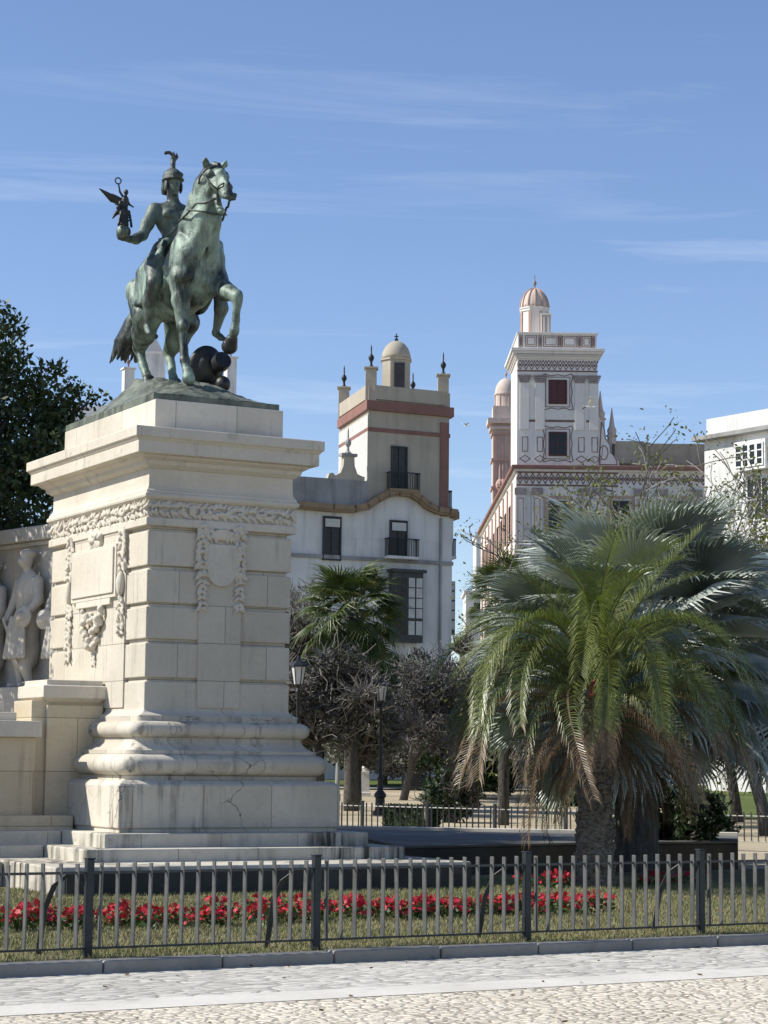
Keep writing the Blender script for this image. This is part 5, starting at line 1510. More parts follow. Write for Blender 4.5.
# red cornice and the body of the house below
x2 = S_(618)
mb = FC.new(); FC.box(mb, -0.4, x2 + 8, zRed - 0.26, zRed, -44, 0.55); mb.build('red_cornice', M_PINK, T, bevel=0.04)
mb = FC.new(); FC.box(mb, -0.2, x2 + 8, zRed - 0.42, zRed - 0.262, -44, 0.3); mb.build('bed_moulding', M_TOWER, T)
mb = FC.new(); FC.box(mb, -0.02, x2 + 8, 0, zRed - 0.3, -44, -0.01); mb.build('house_wall', M_TOWER, T)
FS = Face(FC.P(-0.025, 0, -44), R(0.6 - 90), cC)      # street side, s=0 far end, s=44 at the corner
mb = FS.new(); FS.box(mb, 0, 44, zRed - 9.0, zRed - 0.76, 0.002, 0.02); mb.build('street_side', M_TOWER, T)
mb = FC.new()
zs0, zs1 = Z_(484), Z_(473)
FC.box(mb, 0, x2, zs1 - 0.02, zs1 + 0.07, 0.0, 0.02); FC.box(mb, 0, x2, zs0 - 0.16, zs0 - 0.04, 0.0, 0.03)
n_ = 16
for i in range(30):
    xc = x2 * (i + 0.5) / n_; hw_ = x2 / n_ * 0.46
    poly_line(mb, [(xc - hw_, (zs0 + zs1) / 2), (xc, zs1 - 0.05), (xc + hw_, (zs0 + zs1) / 2), (xc, zs0 + 0.02)], 0.085, 0.0, 0.02)
    FC.box(mb, xc - 0.1, xc + 0.1, (zs0 + zs1) / 2 - 0.1, (zs0 + zs1) / 2 + 0.1, 0.0, 0.02)
mb.build('painted_ornament', M_STENCIL, T)
for px in (520.5, 537, 584, 600, 640, 662, 696):
    xx = S_(px, 500); mb = FC.new(); FC.box(mb, xx - 0.36, xx + 0.36, 0, zs0 - 0.8, 0.0, 0.10); p_ = mb.build('pilaster', M_TOWER, T)
    mb = FC.new(); rect_line(mb, xx - 0.24, xx + 0.24, zs0 - 5, zs0 - 1.0, 0.10, 0.102, 0.115); mb.build('painted_panel', M_CREAMPINK, p_)
    mb = FC.new(); FC.box(mb, xx - 0.42, xx + 0.42, zs0 - 0.8, zs0 - 0.3, 0.0, 0.17); mb.build('capital', M_CAPITAL, p_)
for pa, pb in ((548.5, 567.5), (612, 630), (670, 688)):
    x0, z0 = solve(FC, pa, 535); x1, z1 = solve(FC, pb, 501)
    w = framed_window(FC, T, x0, x1, z0, z1, M_FRAME, 2, 4, 'window', M_GLASS, 0.1)
    mb = FC.new(); rect_line(mb, x0 - 0.32, x1 + 0.32, z0 - 0.3, z1 + 0.34, 0.25, 0.0, 0.03); mb.build('painted_surround', M_CREAMPINK, w)
# scrolled buttress and pinnacles right of the tower
mb = FC.new(); zb_ = zRed
sp = [(0, 0), (1.55, 0), (1.5, 0.35), (1.25, 0.75), (1.0, 1.0), (0.95, 1.6), (0.55, 2.1), (0.45, 2.9), (0.2, 3.4), (0, 3.7)]
mb.extrude([(wC + 0.01 + x, zb_ + z) for x, z in sp], FC.o + FC.nr * -0.1, FC.ax, (0, 0, 1), -FC.nr, 0.6); bt_ = mb.build('scroll_buttress', M_TOWER, T)
mb = FC.new(); poly_line(mb, [(wC + 0.12 + x * 0.82, zb_ + 0.15 + z * 0.88) for x, z in sp[:-1]], 0.09, -0.095, -0.08); poly_line(mb, [(wC + 0.45 + 0.3 * math.cos(t), zb_ + 1.0 + 0.5 * math.sin(t)) for t in np.arange(0, 6.2, 0.6)], 0.08, -0.095, -0.08); mb.build('painted_ornament', M_STENCIL, bt_)
mb = FC.new(); [mb.lathe([(0.32, 0), (0.32, 0.5), (0.42, 0.55), (0.42, 0.65), (0.3, 0.7), (0.34, 1.0), (0.2, 1.3), (0.12, 1.9), (0.03, 2.6)], FC.P(wC + xo, zb_ + zo, -0.8), 8) for xo, zo in ((0.28, 2.9), (1.1, 1.7))]; mb.build('pinnacle', M_TOWERP, bt_)
# domed stair turret and the chimney beside it
q = at(534.5, 330, DC + 3.0); zt0 = cC.z + zPar0; zt1 = at(534, 309, DC + 3).z; zt2 = at(534, 289, DC + 3).z; rT = 1.03
mb = FC.new(); mb.lathe([(rT, zt0), (rT, zt1 - 0.3), (rT * 1.07, zt1 - 0.28), (rT * 1.07, zt1 - 0.12), (rT * 1.12, zt1 - 0.1), (rT * 1.12, zt1), (rT, zt1 + 0.02)], (q.x, q.y, 0), 8, R(22.5)); tu = mb.build('turret', M_TOWER, T)
mb = FC.new()
for i in range(8):
    t = R(45 * i + 22.5); c_ = Vector((q.x + rT * math.cos(t), q.y + rT * math.sin(t), (zt0 + zt1) / 2)); mb.obox(c_, (math.cos(t), math.sin(t), 0), (-math.sin(t), math.cos(t), 0), (0, 0, 1), 0.04, 0.10, (zt1 - zt0) / 2 - 0.35)
mb.build('painted_rib', M_CREAMPINK, tu)
mb = FC.new(); hh = zt2 - zt1; mb.lathe([(rT * 0.99 * math.cos(t), zt1 + hh * math.sin(t)) for t in [math.pi / 2 * i / 9 * 0.98 for i in range(10)]], (q.x, q.y, 0), 24)
dm = mb.build('dome', M_TOWERP, tu, smooth=True)
mb = FC.new()
for i in range(12):
    a_ = R(30 * i)
    mb.tube([(q.x + rT * 1.0 * math.cos(t) * math.cos(a_), q.y + rT * 1.0 * math.cos(t) * math.sin(a_), zt1 + hh * 1.01 * math.sin(t)) for t in [math.pi / 2 * j / 8 * 0.95 for j in range(9)]], 0.065, 5)
mb.build('dome_rib', M_CREAMPINK, dm)
mb = FC.new(); finial(mb, (q.x, q.y, zt2 - 0.05), 0.95); mb.build('finial', M_GREYR, dm, smooth=True)
mb = FC.new(); c0 = at(541.2, 330, DC + 1.6); c1 = at(551, 330, DC + 1.6); zc = at(546, 314.5, DC + 1.6).z
mb.box(c0.x, c1.x, c0.y, c0.y + 0.7, zt0, zc); mb.box(c0.x - 0.05, c1.x + 0.05, c0.y - 0.05, c0.y + 0.75, zc, zc + 0.1); ch = mb.build('chimney', M_TOWER, T)
Fh = Face((c0.x, c0.y, 0), 0, cC); mb = Fh.new(); wd = c1.x - c0.x
rect_line(mb, 0.06, wd / 2 - 0.03, zPar1 + cC.z + 0.1, zc - 0.08, 0.05, 0.0, 0.02, Fh); rect_line(mb, wd / 2 + 0.03, wd - 0.06, zPar1 + cC.z + 0.1, zc - 0.08, 0.05, 0.0, 0.02, Fh); mb.build('painted_panel', M_STENCIL, ch)
# twin turret further down the street on the same block
def far_tower(s_at, px0, px1, ytop, ycor, ydome, yfin):
    D2 = DC + 44 - s_at
    a_, b_ = at(px0, 420, D2), at(px1, 420, D2); w_ = b_.x - a_.x
    z0, z1, z2 = cC.z + zRed - 1, at(px1, ycor, D2).z, at(px1, ytop, D2).z
    cx_ = b_.x - w_ / 2; cyy = D2 + w_ / 2
    mb = FC.new(); mb.box(cx_ - w_ / 2, cx_ + w_ / 2, D2, D2 + w_, z0, z1); mb.box(cx_ - w_ / 2 - 0.25, cx_ + w_ / 2 + 0.25, D2 - 0.25, D2 + w_ + 0.25, z1 - 0.5, z1 - 0.25)
    mb.box(cx_ - w_ / 2 - 0.45, cx_ + w_ / 2 + 0.45, D2 - 0.45, D2 + w_ + 0.45, z1, z1 + 0.45); mb.box(cx_ - w_ / 2, cx_ + w_ / 2, D2, D2 + w_, z1 + 0.45, z2)
    t = mb.build('street_tower', M_TOWERP, T)
    mb = FC.new()
    for fx in (0.1, 0.36, 0.64, 0.9): mb.box(cx_ - w_ / 2 + w_ * fx - 0.14, cx_ - w_ / 2 + w_ * fx + 0.14, D2 - 0.1, D2, z0, z1 - 1.0)
    for zz_ in (z1 - 0.95, z1 - 3.2, z1 - 5.6): mb.box(cx_ - w_ / 2 - 0.12, cx_ + w_ / 2 + 0.12, D2 - 0.14, D2 + w_ + 0.1, zz_, zz_ + 0.22)
    mb.build('pilaster', M_CREAMPINK, t)
    dq = at(506, 380, D2 + 1.5); zd0, zd1 = at(506, ydome, D2 + 1.5).z, at(506, yfin, D2 + 1.5).z; r_ = 0.95
    mb = FC.new(); mb.lathe([(r_, z2 - 1), (r_, zd0), (r_ * 1.1, zd0 + 0.05), (r_ * 1.1, zd0 + 0.15)] + [(r_ * math.cos(t_), zd0 + 0.15 + (zd1 - zd0) * math.sin(t_)) for t_ in [math.pi / 2 * i / 8 * 0.98 for i in range(9)]], (dq.x, dq.y, 0), 12); tr_ = mb.build('turret', M_TOWERP, t, smooth=True, angle=30)
    mb = FC.new()
    for i in range(8):
        a_ = R(45 * i + 10); mb.tube([(dq.x + r_ * 1.0 * math.cos(a_), dq.y + r_ * 1.0 * math.sin(a_), z2 - 0.2), (dq.x + r_ * math.cos(a_), dq.y + r_ * math.sin(a_), zd0)], 0.06, 4)
    finial(mb, (dq.x, dq.y, zd1 + 0.1), 0.8); mb.build('rib', M_CREAMPINK, tr_)
    return t
far_tower(12.0, 493, 519, 406, 424, 396, 380)
for px, py in ((503, 470), (500, 480)):
    q = at(px, py, DC + 20); mb = FC.new(); finial(mb, (q.x, q.y, cC.z + zRed), 2.4); mb.build('urn', M_CREAMPINK, T)
for i in range(9):
    s_ = 3 + 4.6 * i
    mb = FS.new(); FS.box(mb, s_, s_ + 0.8, 0.5, zRed - 0.8, 0.021, 0.12); mb.build('pilaster', M_CREAMPINK, T)
    if i < 8: framed_window(FS, T, s_ + 2.0, s_ + 3.3, zRed - 4.6, zRed - 2.2, M_MAROON, 2, 2, 'window', M_GLASS, 0.08)

# ---------------------------------------------------------------- E. brown-parapeted annex between the tower and the right-hand house
q0, q1 = at(613, 452, DC + 1), at(706, 452, DC + 1); qz0, qz1 = at(640, 450, DC + 1).z, at(680, 444, DC + 1).z
E_ = MB((q0.x, q0.y, rise(DC)))
E_.box(q0.x, q1.x + 3, q0.y, q0.y + 9, cC.z + zRed + 0.02, at(660, 464, DC + 1).z)
eo = E_.build('roof_annex', M_BROWNR, None, loc=(q0.x, q0.y, rise(DC))); tag(eo, 'long flat brown roof storey between the painted tower and the white corner house', 'building')
mb = MB((q0.x, q0.y, rise(DC))); xm = at(644, 450, DC + 1).x; mb.box(q0.x + 0.1, xm, q0.y - 0.2, q0.y + 6, at(640, 464, DC + 1).z, qz0 + 0.6); mb.build('stair_block', M_BEIGE, eo)
mb = MB((q0.x, q0.y, rise(DC))); mb.box(xm + 0.02, q1.x + 3, q0.y - 0.1, q0.y + 0.3, at(660, 464, DC + 1).z, qz1); mb.build('parapet', M_BROWNR, eo)

# ---------------------------------------------------------------- D. white corner house at the right
cD = at(706, 700, 108.0); cD.z = rise(108)
angD = R(-55)
Dh = empty('white_corner_house', cD, 0, 'bright white flat-roofed corner house with a white glazed bay, at the right edge', 'building')
FD = Face(cD, angD, cD)
zE = solve(FD, 708, 441)[1]; zT = solve(FD, 706, 419)[1]
bk = Vector((math.cos(R(30)), math.sin(R(30)), 0))
mb = FD.new(); a, b = FD.P(0, 0), FD.P(14, 0); mb.hexa([a, b, b + bk * 12, a + bk * 12] + [p + Vector((0, 0, zE)) for p in (a, b, b + bk * 12, a + bk * 12)]); mb.build('wall', M_WHITE, Dh)
mb = FD.new(); a, b = FD.P(0.05, 0, -0.1), FD.P(14, 0, -0.1); mb.hexa([p + Vector((0, 0, zE + 0.22)) for p in (a, b, b + bk * 12, a + bk * 12)] + [p + Vector((0, 0, zT)) for p in (a, b, b + bk * 12, a + bk * 12)]); mb.build('parapet', M_WHITE, Dh)
mb = FD.new(); a, b = FD.P(-0.45, 0, 0.5), FD.P(14.5, 0, 0.5); mb.hexa([p + Vector((0, 0, zE)) for p in (a, b, b + bk * 13, a + bk * 13)] + [p + Vector((0, 0, zE + 0.22)) for p in (a, b, b + bk * 13, a + bk * 13)]); mb.build('eaves', M_GREYR, Dh, bevel=0.02)
x0, z0 = solve(FD, 734, 469, 0.6); x1, z1 = solve(FD, 765, 441, 0.6)
mb = FD.new(); FD.box(mb, x0, x1, z0 - 0.15, z1 + 0.15, 0.003, 0.6); bw = mb.build('bay_window', M_WFRAME, Dh)
Fw = Face(FD.P(0, 0, 0.6), angD, cD)
k = 4
for i in range(k):
    a_ = x0 + 0.1 + (x1 - x0 - 0.2) * i / k
    framed_window(Fw, bw, a_, a_ + (x1 - x0 - 0.2) / k, z0, z1, M_WFRAME, 1, 3, 'sash', M_GLASS, 0.06, 0.08)
framed_window(FD, Dh, x0 + 0.3, x1 - 0.3, z0 - 2.6, z0 - 0.5, M_WFRAME, 3, 2, 'window', M_GLASS, 0.08)

# ---------------------------------------------------------------- F. small pale houses down the gap
for (px, y0, w_, D_, hx, nm, lab) in ((484, 537, 6, 225, 1.3, 'far_house', 'small pale house beside the foot of the painted tower, far down the street'), (474, 593, 12, 215, 1.1, 'far_house', 'lower pale house just right of the white tower house, far down the street')):
    q = at(px, y0, D_); q2 = at(px + w_, y0, D_); zb = rise(D_)
    mb = MB((q.x, q.y, zb)); mb.box(q.x - (0.8 if nm else 0), q2.x + 0.4, q.y, q.y + 8, zb, q.z); mb.box(q.x - 1.0, q2.x + 0.6, q.y - 0.2, q.y + 8.2, q.z, q.z + 0.25)
    o = mb.build(nm, M_WHITE, None, loc=(q.x, q.y, zb)); tag(o, lab, 'building')
    mb = MB((q.x, q.y, zb)); mb.box(q.x, q.x + 0.7, q.y - 0.05, q.y, q.z - 2.6, q.z - 1.0); mb.build('window', M_GLASS, o)

# ================================================================== PLANTS
M_DARKLEAF = leafy('dark_evergreen_leaf', (0.012, 0.026, 0.010), (0.034, 0.058, 0.018), 1.2, 0.5, 0.12)
M_EVERG = leafy('evergreen_leaf', (0.017, 0.034, 0.012), (0.055, 0.082, 0.024), 0.9, 0.5, 0.15)
M_SUNLEAF = leafy('yellow_green_leaf', (0.10, 0.12, 0.025), (0.17, 0.18, 0.045), 2.0, 0.5, 0.3)
M_DUSK = leafy('dusky_brown_leaf', (0.04, 0.04, 0.034), (0.085, 0.08, 0.07), 1.5, 0.6, 0.12)
M_GREYLEAF = leafy('grey_green_leaf', (0.10, 0.105, 0.085), (0.165, 0.165, 0.135), 1.5, 0.6, 0.15)
M_BARK = bark('grey_bark', (0.05, 0.045, 0.038), (0.13, 0.12, 0.105))
M_TWIG = bark('pale_twig', (0.14, 0.13, 0.115), (0.28, 0.265, 0.24))
M_PALMTRUNK = bark('palm_trunk_bark', (0.07, 0.06, 0.048), (0.30, 0.265, 0.215), 2.2)
M_CYC = leafy('palm_frond_green', (0.085, 0.112, 0.022), (0.18, 0.20, 0.048), 1.3, 0.42, 0.28, 0.35)
M_CYCTIP, tt_, tb_ = new_mat('browning_frond'); g = NB(tt_)
sx3 = g.n('ShaderNodeSeparateXYZ'); g.l(g.obj(), sx3.inputs[0])
tipf = g.ramp(g.math('ADD', g.math('MULTIPLY', sx3.outputs[2], -1.0), g.math('MULTIPLY', g.noise(3.0, 4), 0.7)), 0.85, 1.4)     # withered leaf ends
g.l(g.mix(tipf, g.mix(g.ramp(g.noise(1.3, 4), 0.3, 0.7), (0.07, 0.098, 0.02), (0.15, 0.17, 0.042)), (0.16, 0.105, 0.055)), tb_.inputs['Base Color']); tb_.inputs['Roughness'].default_value = 0.42
M_CYCOLD = leafy('yellowing_frond', (0.13, 0.125, 0.035), (0.20, 0.175, 0.065), 2.5, 0.45, 0.25)
M_DEAD = leafy('dead_frond', (0.085, 0.055, 0.03), (0.17, 0.115, 0.065), 4, 0.8, 0.15, 0.1)
M_SILVER = leafy('silver_fan_leaf', (0.31, 0.35, 0.31), (0.46, 0.50, 0.45), 1.6, 0.33, 0.10, 0.6)
M_SILVER2 = leafy('dusky_silver_leaf', (0.15, 0.185, 0.16), (0.24, 0.275, 0.24), 1.6, 0.4, 0.12, 0.5)
M_WASH = leafy('fan_palm_green', (0.055, 0.08, 0.022), (0.11, 0.14, 0.045), 1.5, 0.42, 0.2, 0.4)
M_STEMG = plain('leaf_stalk_green', (0.12, 0.14, 0.045), 0.5, 0.2, 4)
M_STEMD = plain('dead_stalk', (0.16, 0.11, 0.06), 0.8, 0.2, 4)
M_RED = plain('red_fruit_cone', (0.22, 0.035, 0.02), 0.6, 0.4, 14)


def strip_np(pts, w, nrm):
    """ribbon along pts with half width w[i] along nrm[i]"""
    n = len(pts); V = np.empty((2 * n, 3)); V[0::2] = pts - nrm * w[:, None]; V[1::2] = pts + nrm * w[:, None]
    F = np.array([(2 * i, 2 * i + 1, 2 * i + 3, 2 * i + 2) for i in range(n - 1)]); return V, F


def cat_np(parts):
    Vs, Fs, b = [], [], 0
    for V, F in parts: Vs.append(V); Fs.append(F + b); b += len(V)
    return np.concatenate(Vs), np.concatenate(Fs)


def feather_frond(rng, L, elev, droop, nl=58, leaf=0.34, curl=0.0, hang=0.3):
    """arching pinnate frond leaving the origin towards +x; returns rachis + leaflets and material ids"""
    n = 16; p = np.zeros(3); a = elev; pts = [p.copy()]; az = 0.0
    for i in range(n):
        a -= droop / n * (0.35 + 1.3 * math.exp(-((i / n - 0.52) / 0.27) ** 2)) * 1.045; az += curl / n
        p = p + np.array([math.cos(a) * math.cos(az), math.cos(a) * math.sin(az), math.sin(a)]) * L / n; pts.append(p.copy())
    pts = np.array(pts); tan = np.gradient(pts, axis=0); tan /= np.linalg.norm(tan, axis=1, keepdims=True)
    side = np.cross((0, 0, 1.0), tan); side /= np.linalg.norm(side, axis=1, keepdims=True) + 1e-9; up = np.cross(tan, side)
    parts, mi = [], []
    V, F = strip_np(pts, np.linspace(0.020, 0.004, n + 1), side); parts.append((V, F)); mi += [1] * len(F)
    V, F = strip_np(pts - up * 0.004, np.linspace(0.016, 0.003, n + 1), up); parts.append((V, F)); mi += [1] * len(F)
    for k in range(nl):
        t = 0.12 + 0.88 * (k + 0.5) / nl; x = t * n; i = min(int(x), n - 1); f_ = x - i
        c = pts[i] * (1 - f_) + pts[i + 1] * f_
        ln = leaf * (0.45 + 0.75 * math.sin(math.pi * min(1, t * 0.85 + 0.08))) * rng.uniform(0.85, 1.1)
        for s in (-1, 1):
            d = side[i] * s * 0.85 + tan[i] * (0.45 + 0.55 * t) + up[i] * (0.50 + rng.uniform(-0.2, 0.2)); d /= np.linalg.norm(d)
            q1 = c + d * ln * 0.5; d2 = d + np.array([0, 0, -hang * rng.uniform(0.6, 1.5)]); d2 /= np.linalg.norm(d2); q2 = q1 + d2 * ln * 0.5
            wv = np.cross(d, up[i]); wv /= np.linalg.norm(wv) + 1e-9
            P = np.array([c, q1, q2]); V, F = strip_np(P, np.array([0.0035, 0.0052, 0.001]), np.array([wv] * 3)); parts.append((V, F)); mi += [0] * len(F)
    V, F = cat_np(parts); return V, F, mi


def fan_leaf(rng, pet, rad, nseg=34, spread=150, cup=0.35, tipdroop=0.25, free=0.45, elev=0.5, droop=0.5, wob=0.04):
    """costapalmate fan on a stalk leaving the origin towards +x"""
    n = 8; a = elev; p = np.zeros(3); pts = [p.copy()]
    for i in range(n):
        a -= droop / n; p = p + np.array([math.cos(a), 0, math.sin(a)]) * pet / n; pts.append(p.copy())
    pts = np.array(pts); parts, mi = [], []
    V, F = strip_np(pts, np.linspace(0.032, 0.018, n + 1), np.array([(0, 1.0, 0)] * (n + 1))); parts.append((V, F)); mi += [1] * len(F)
    V, F = strip_np(pts, np.linspace(0.022, 0.012, n + 1), np.array([(-math.sin(a), 0, math.cos(a))] * (n + 1))); parts.append((V, F)); mi += [1] * len(F)
    hub = pts[-1]; fx = np.array([math.cos(a), 0, math.sin(a)]); fy = np.array([0, 1.0, 0]); fz = np.cross(fx, fy)
    sp = math.radians(spread); dth = 2 * sp / nseg
    for k in range(nseg):
        th = -sp + dth * (k + 0.5); r = rad * (0.80 + 0.20 * math.cos(th * 0.55)) * rng.uniform(0.93, 1.04)
        def pt(rr, t, lift):
            d = fx * math.cos(t) + fy * math.sin(t)
            z = cup * (rr / rad) ** 1.5 * rad * (0.25 + 0.75 * math.sin(t) ** 2) * 0.6 + lift
            return hub + d * rr + fz * z
        e = dth / 2; r1 = r * (1 - free); g = wob * rng.normal()
        base = pt(0.03, th, 0); m1 = pt(r1 * 0.5, th, 0.02); l1, c1, q1 = pt(r1, th - e, 0), pt(r1, th, 0.06 * rad), pt(r1, th + e, 0)
        tip = pt(r, th + g, 0) + np.array([0, 0, -tipdroop * rad * rng.uniform(0.4, 1.3)])
        md = pt((r1 + r) / 2, th + g * 0.5, 0.03 * rad) + np.array([0, 0, -tipdroop * rad * 0.25]); wv = (q1 - l1); wv /= np.linalg.norm(wv)
        hw = np.linalg.norm(q1 - l1) * 0.36
        V = np.array([base, l1, c1, q1, md - wv * hw, md + wv * hw, tip, md + fz * hw * 0.6])
        F = np.array([(0, 1, 2, 2), (0, 2, 3, 3), (1, 4, 7, 2), (2, 7, 5, 3), (4, 6, 7, 7), (7, 6, 5, 5)])
        parts.append((V, F)); mi += [0] * 6
    V, F = cat_np(parts); return V, F, mi


def frond_mesh(name, V, F, mi, mats):
    """mesh data from quads and triangles (a repeated corner is a triangle)"""
    faces = [tuple(dict.fromkeys(q)) for q in F.tolist()]
    me = bpy.data.meshes.new(name); me.from_pydata(V.tolist(), [], faces); me.update()
    me.polygons.foreach_set('material_index', mi)
    for m in mats: me.materials.append(m)
    return me


def place(me, name, parent, loc, az, roll=0.0, sc=1.0, tilt=0.0):
    o = bpy.data.objects.new(name, me); COL.objects.link(o); o.parent = parent
    o.location = loc; o.rotation_euler = (roll, tilt, az); o.scale = (sc, sc, sc)
    return o


# ---- front palm: feathery green crown over a skirt of dead fronds
cyb = GG(7.35, 6.85, 0.12); cz = 2.72
cyc = empty('feather_palm', cyb, 0, 'broad feathery green palm with brown dead fronds hanging round its short trunk', 'palm')
rng = np.random.default_rng(31)
mb = MB(); prof = []
for i in range(25):
    z = cz * i / 24; prof.append((0.232 + 0.05 * math.exp(-z * 2.2) - 0.03 * z / cz + 0.010 * (i % 2), z - 0.08))
mb.lathe(prof, (0, 0, 0), 22)
# old leaf bases wrapped round it
for i in range(260):
    z = rng.uniform(0.05, cz - 0.1); a = i * 2.39996; r_ = 0.238 + 0.045 * math.exp(-z * 2.2) - 0.03 * z / cz
    c = Vector((r_ * math.cos(a), r_ * math.sin(a), z)); o_ = Vector((math.cos(a), math.sin(a), 0)); t_ = Vector((-math.sin(a), math.cos(a), 0))
    mb.obox(c, t_, (o_ * 0.5 + Vector((0, 0, 1))).normalized(), (o_ - Vector((0, 0, 0.5))).normalized(), rng.uniform(0.03, 0.05), rng.uniform(0.035, 0.06), 0.018)
tk = mb.build('trunk', M_PALMTRUNK, cyc, smooth=True, angle=40)
src = {}
def kinds(key, n, fn, mats):
    src[key] = [frond_mesh(key, *fn(i), mats) for i in range(n)]
def arch(L0, L1, e0, e1, end, nl, leaf, cu, hang):
    e = R(rng.uniform(e0, e1)); return feather_frond(rng, rng.uniform(L0, L1), e, e + R(end + rng.uniform(-9, 9)), nl, leaf, rng.uniform(-cu, cu), hang)


kinds('up', 6, lambda i: arch(2.15, 2.55, 64, 86, -42 + 16 * (i % 3), 78, 0.33, 0.5, 0.4), (M_CYC, M_STEMG))
kinds('mid', 8, lambda i: arch(2.4, 2.9, 50, 76, 58 + 5 * (i % 4), 84, 0.36, 0.6, 0.9), (M_CYC, M_STEMG))
kinds('out', 8, lambda i: arch(2.45, 2.95, 28, 50, 74 + 4 * (i % 3), 86, 0.36, 0.5, 1.2), (M_CYCTIP, M_STEMG))
kinds('low', 6, lambda i: arch(2.4, 3.0, 10, 30, 82, 78, 0.34, 0.5, 1.4), (M_CYCTIP, M_STEMG))
kinds('old', 4, lambda i: arch(2.55, 3.1, 10, 34, 84, 70, 0.28, 0.5, 1.7), (M_CYCTIP if i % 2 else M_DEAD, M_STEMD))
kinds('dead', 6, lambda i: arch(2.1, 2.75, -5, 30, 86, 60, 0.24, 0.8, 2.2), (M_DEAD, M_STEMD))
kinds('skirt', 4, lambda i: arch(1.4, 1.8, -40, -10, 86, 52, 0.22, 0.8, 2.4), (M_DEAD, M_STEMD))
cnt = 0
for key, n, z0, r0 in (('up', 12, cz + 0.02, 0.06), ('mid', 20, cz - 0.02, 0.14), ('out', 20, cz - 0.12, 0.20), ('low', 14, cz - 0.24, 0.23), ('old', 8, cz - 0.28, 0.24), ('dead', 12, cz - 0.4, 0.23), ('skirt', 14, cz - 0.62, 0.235)):
    for i in range(n):
        az = 2 * math.pi * (i + rng.uniform(-0.35, 0.35)) / n + cnt; f_ = place(src[key][i % len(src[key])], 'frond', cyc, (r0 * math.cos(az), r0 * math.sin(az), z0 + rng.uniform(-0.06, 0.06) * (5 if key == 'skirt' else 1)), az, rng.normal() * 0.16, rng.uniform(0.88, 1.08))
        if key in ('dead', 'skirt'): f_['label'] = 'brown dead frond hanging against the trunk'
    cnt += 0.37
cdir = -cyb.xy.normalized()
q = [ell((0, 0, 0), (0.055, 0.055, 0.13), 0.02)] + [ell((0.05 * math.cos(a), 0.05 * math.sin(a), -0.09 + 0.022 * i), (0.022, 0.022, 0.018), 0.006) for i in range(9) for a in np.arange(0, 6.2, 0.9)]
body('fruit_cone', q, 0.012, M_RED, cyc, loc=(cdir.x * 0.42, cdir.y * 0.42, cz - 0.10), smooth=0)


# ---- silver-blue fan palms behind it
def fan_palm(name, base, h, label, mats, seed, n=46, pet=(0.9, 1.3), rad=(0.85, 1.05), nseg=38, dead=8, trunk_r=0.24, free=0.52, droopy=0.2, parts=True, group=None, emin=-35, cat_='palm', tmat=None):
    rng = np.random.default_rng(seed)
    root = empty(name, base, 0, label, cat_, group)
    mb = MB(); mb.lathe([(trunk_r * (1.25 - 0.3 * i / 12) + 0.012 * (i % 2), h * i / 12 - 0.1) for i in range(13)], (0, 0, 0), 14); mb.build('trunk', tmat or M_PALMTRUNK, root, smooth=True)
    live = [frond_mesh(name + '_fan', *fan_leaf(rng, rng.uniform(*pet), rng.uniform(*rad), nseg, rng.uniform(100, 135), rng.uniform(0.2, 0.5), droopy, free, 0.0, rng.uniform(0.15, 0.5)), (mats[0] if q_ % 5 < 3 else mats[4 % len(mats)], mats[1])) for q_ in range(7)]
    allp = []
    for i in range(n):
        t = (i + 0.5) / n; el = R(82 - (82 - emin) * t ** 0.9) + rng.normal() * 0.08; az = i * 2.39996 + rng.normal() * 0.12
        z = h + 0.1 - 0.55 * t; r_ = 0.05 + 0.14 * t
        allp.append((live[i % 7], (r_ * math.cos(az), r_ * math.sin(az), z), az, rng.normal() * 0.35, rng.uniform(0.85, 1.08), -el))
    dd = [frond_mesh(name + '_old', *fan_leaf(rng, rng.uniform(0.6, 0.9), rng.uniform(0.6, 0.8), 26, 110, 0.8, 0.7, 0.6, 0.0, 0.6), mats[2:4]) for _ in range(3)]
    for i in range(dead):
        az = i * 2.39996 + 1.0; allp.append((dd[i % 3], (0.2 * math.cos(az), 0.2 * math.sin(az), h - 0.5 - rng.uniform(0, 0.4 if dead < 50 else 1.9)), az, rng.normal() * 0.3, rng.uniform(0.9, 1.1), R(rng.uniform(50, 76))))
    if parts:
        for me_, loc, az, roll, sc, tilt in allp: place(me_, 'frond', root, loc, az, roll, sc, tilt)
    else:
        from mathutils import Euler
        Vs, Fs, Ms, b = [], [], [], 0
        for me_, loc, az, roll, sc, tilt in allp:
            mt = Matrix.Translation(loc) @ Euler((roll, tilt, az)).to_matrix().to_4x4() @ Matrix.Scale(sc, 4)
            isd = me_.name.split('.')[0].endswith('_old')
            Vs += [tuple(mt @ v.co) for v in me_.vertices]
            for p in me_.polygons: Fs.append(tuple(i_ + b for i_ in p.vertices)); Ms.append(p.material_index + (2 if isd else 0))
            b += len(me_.vertices)
        me = bpy.data.meshes.new('crown'); me.from_pydata(Vs, [], Fs); me.update(); me.polygons.foreach_set('material_index', Ms)
        o = bpy.data.objects.new('crown', me); COL.objects.link(o); o.parent = root
        for m_ in mats: me.materials.append(m_)
    return root


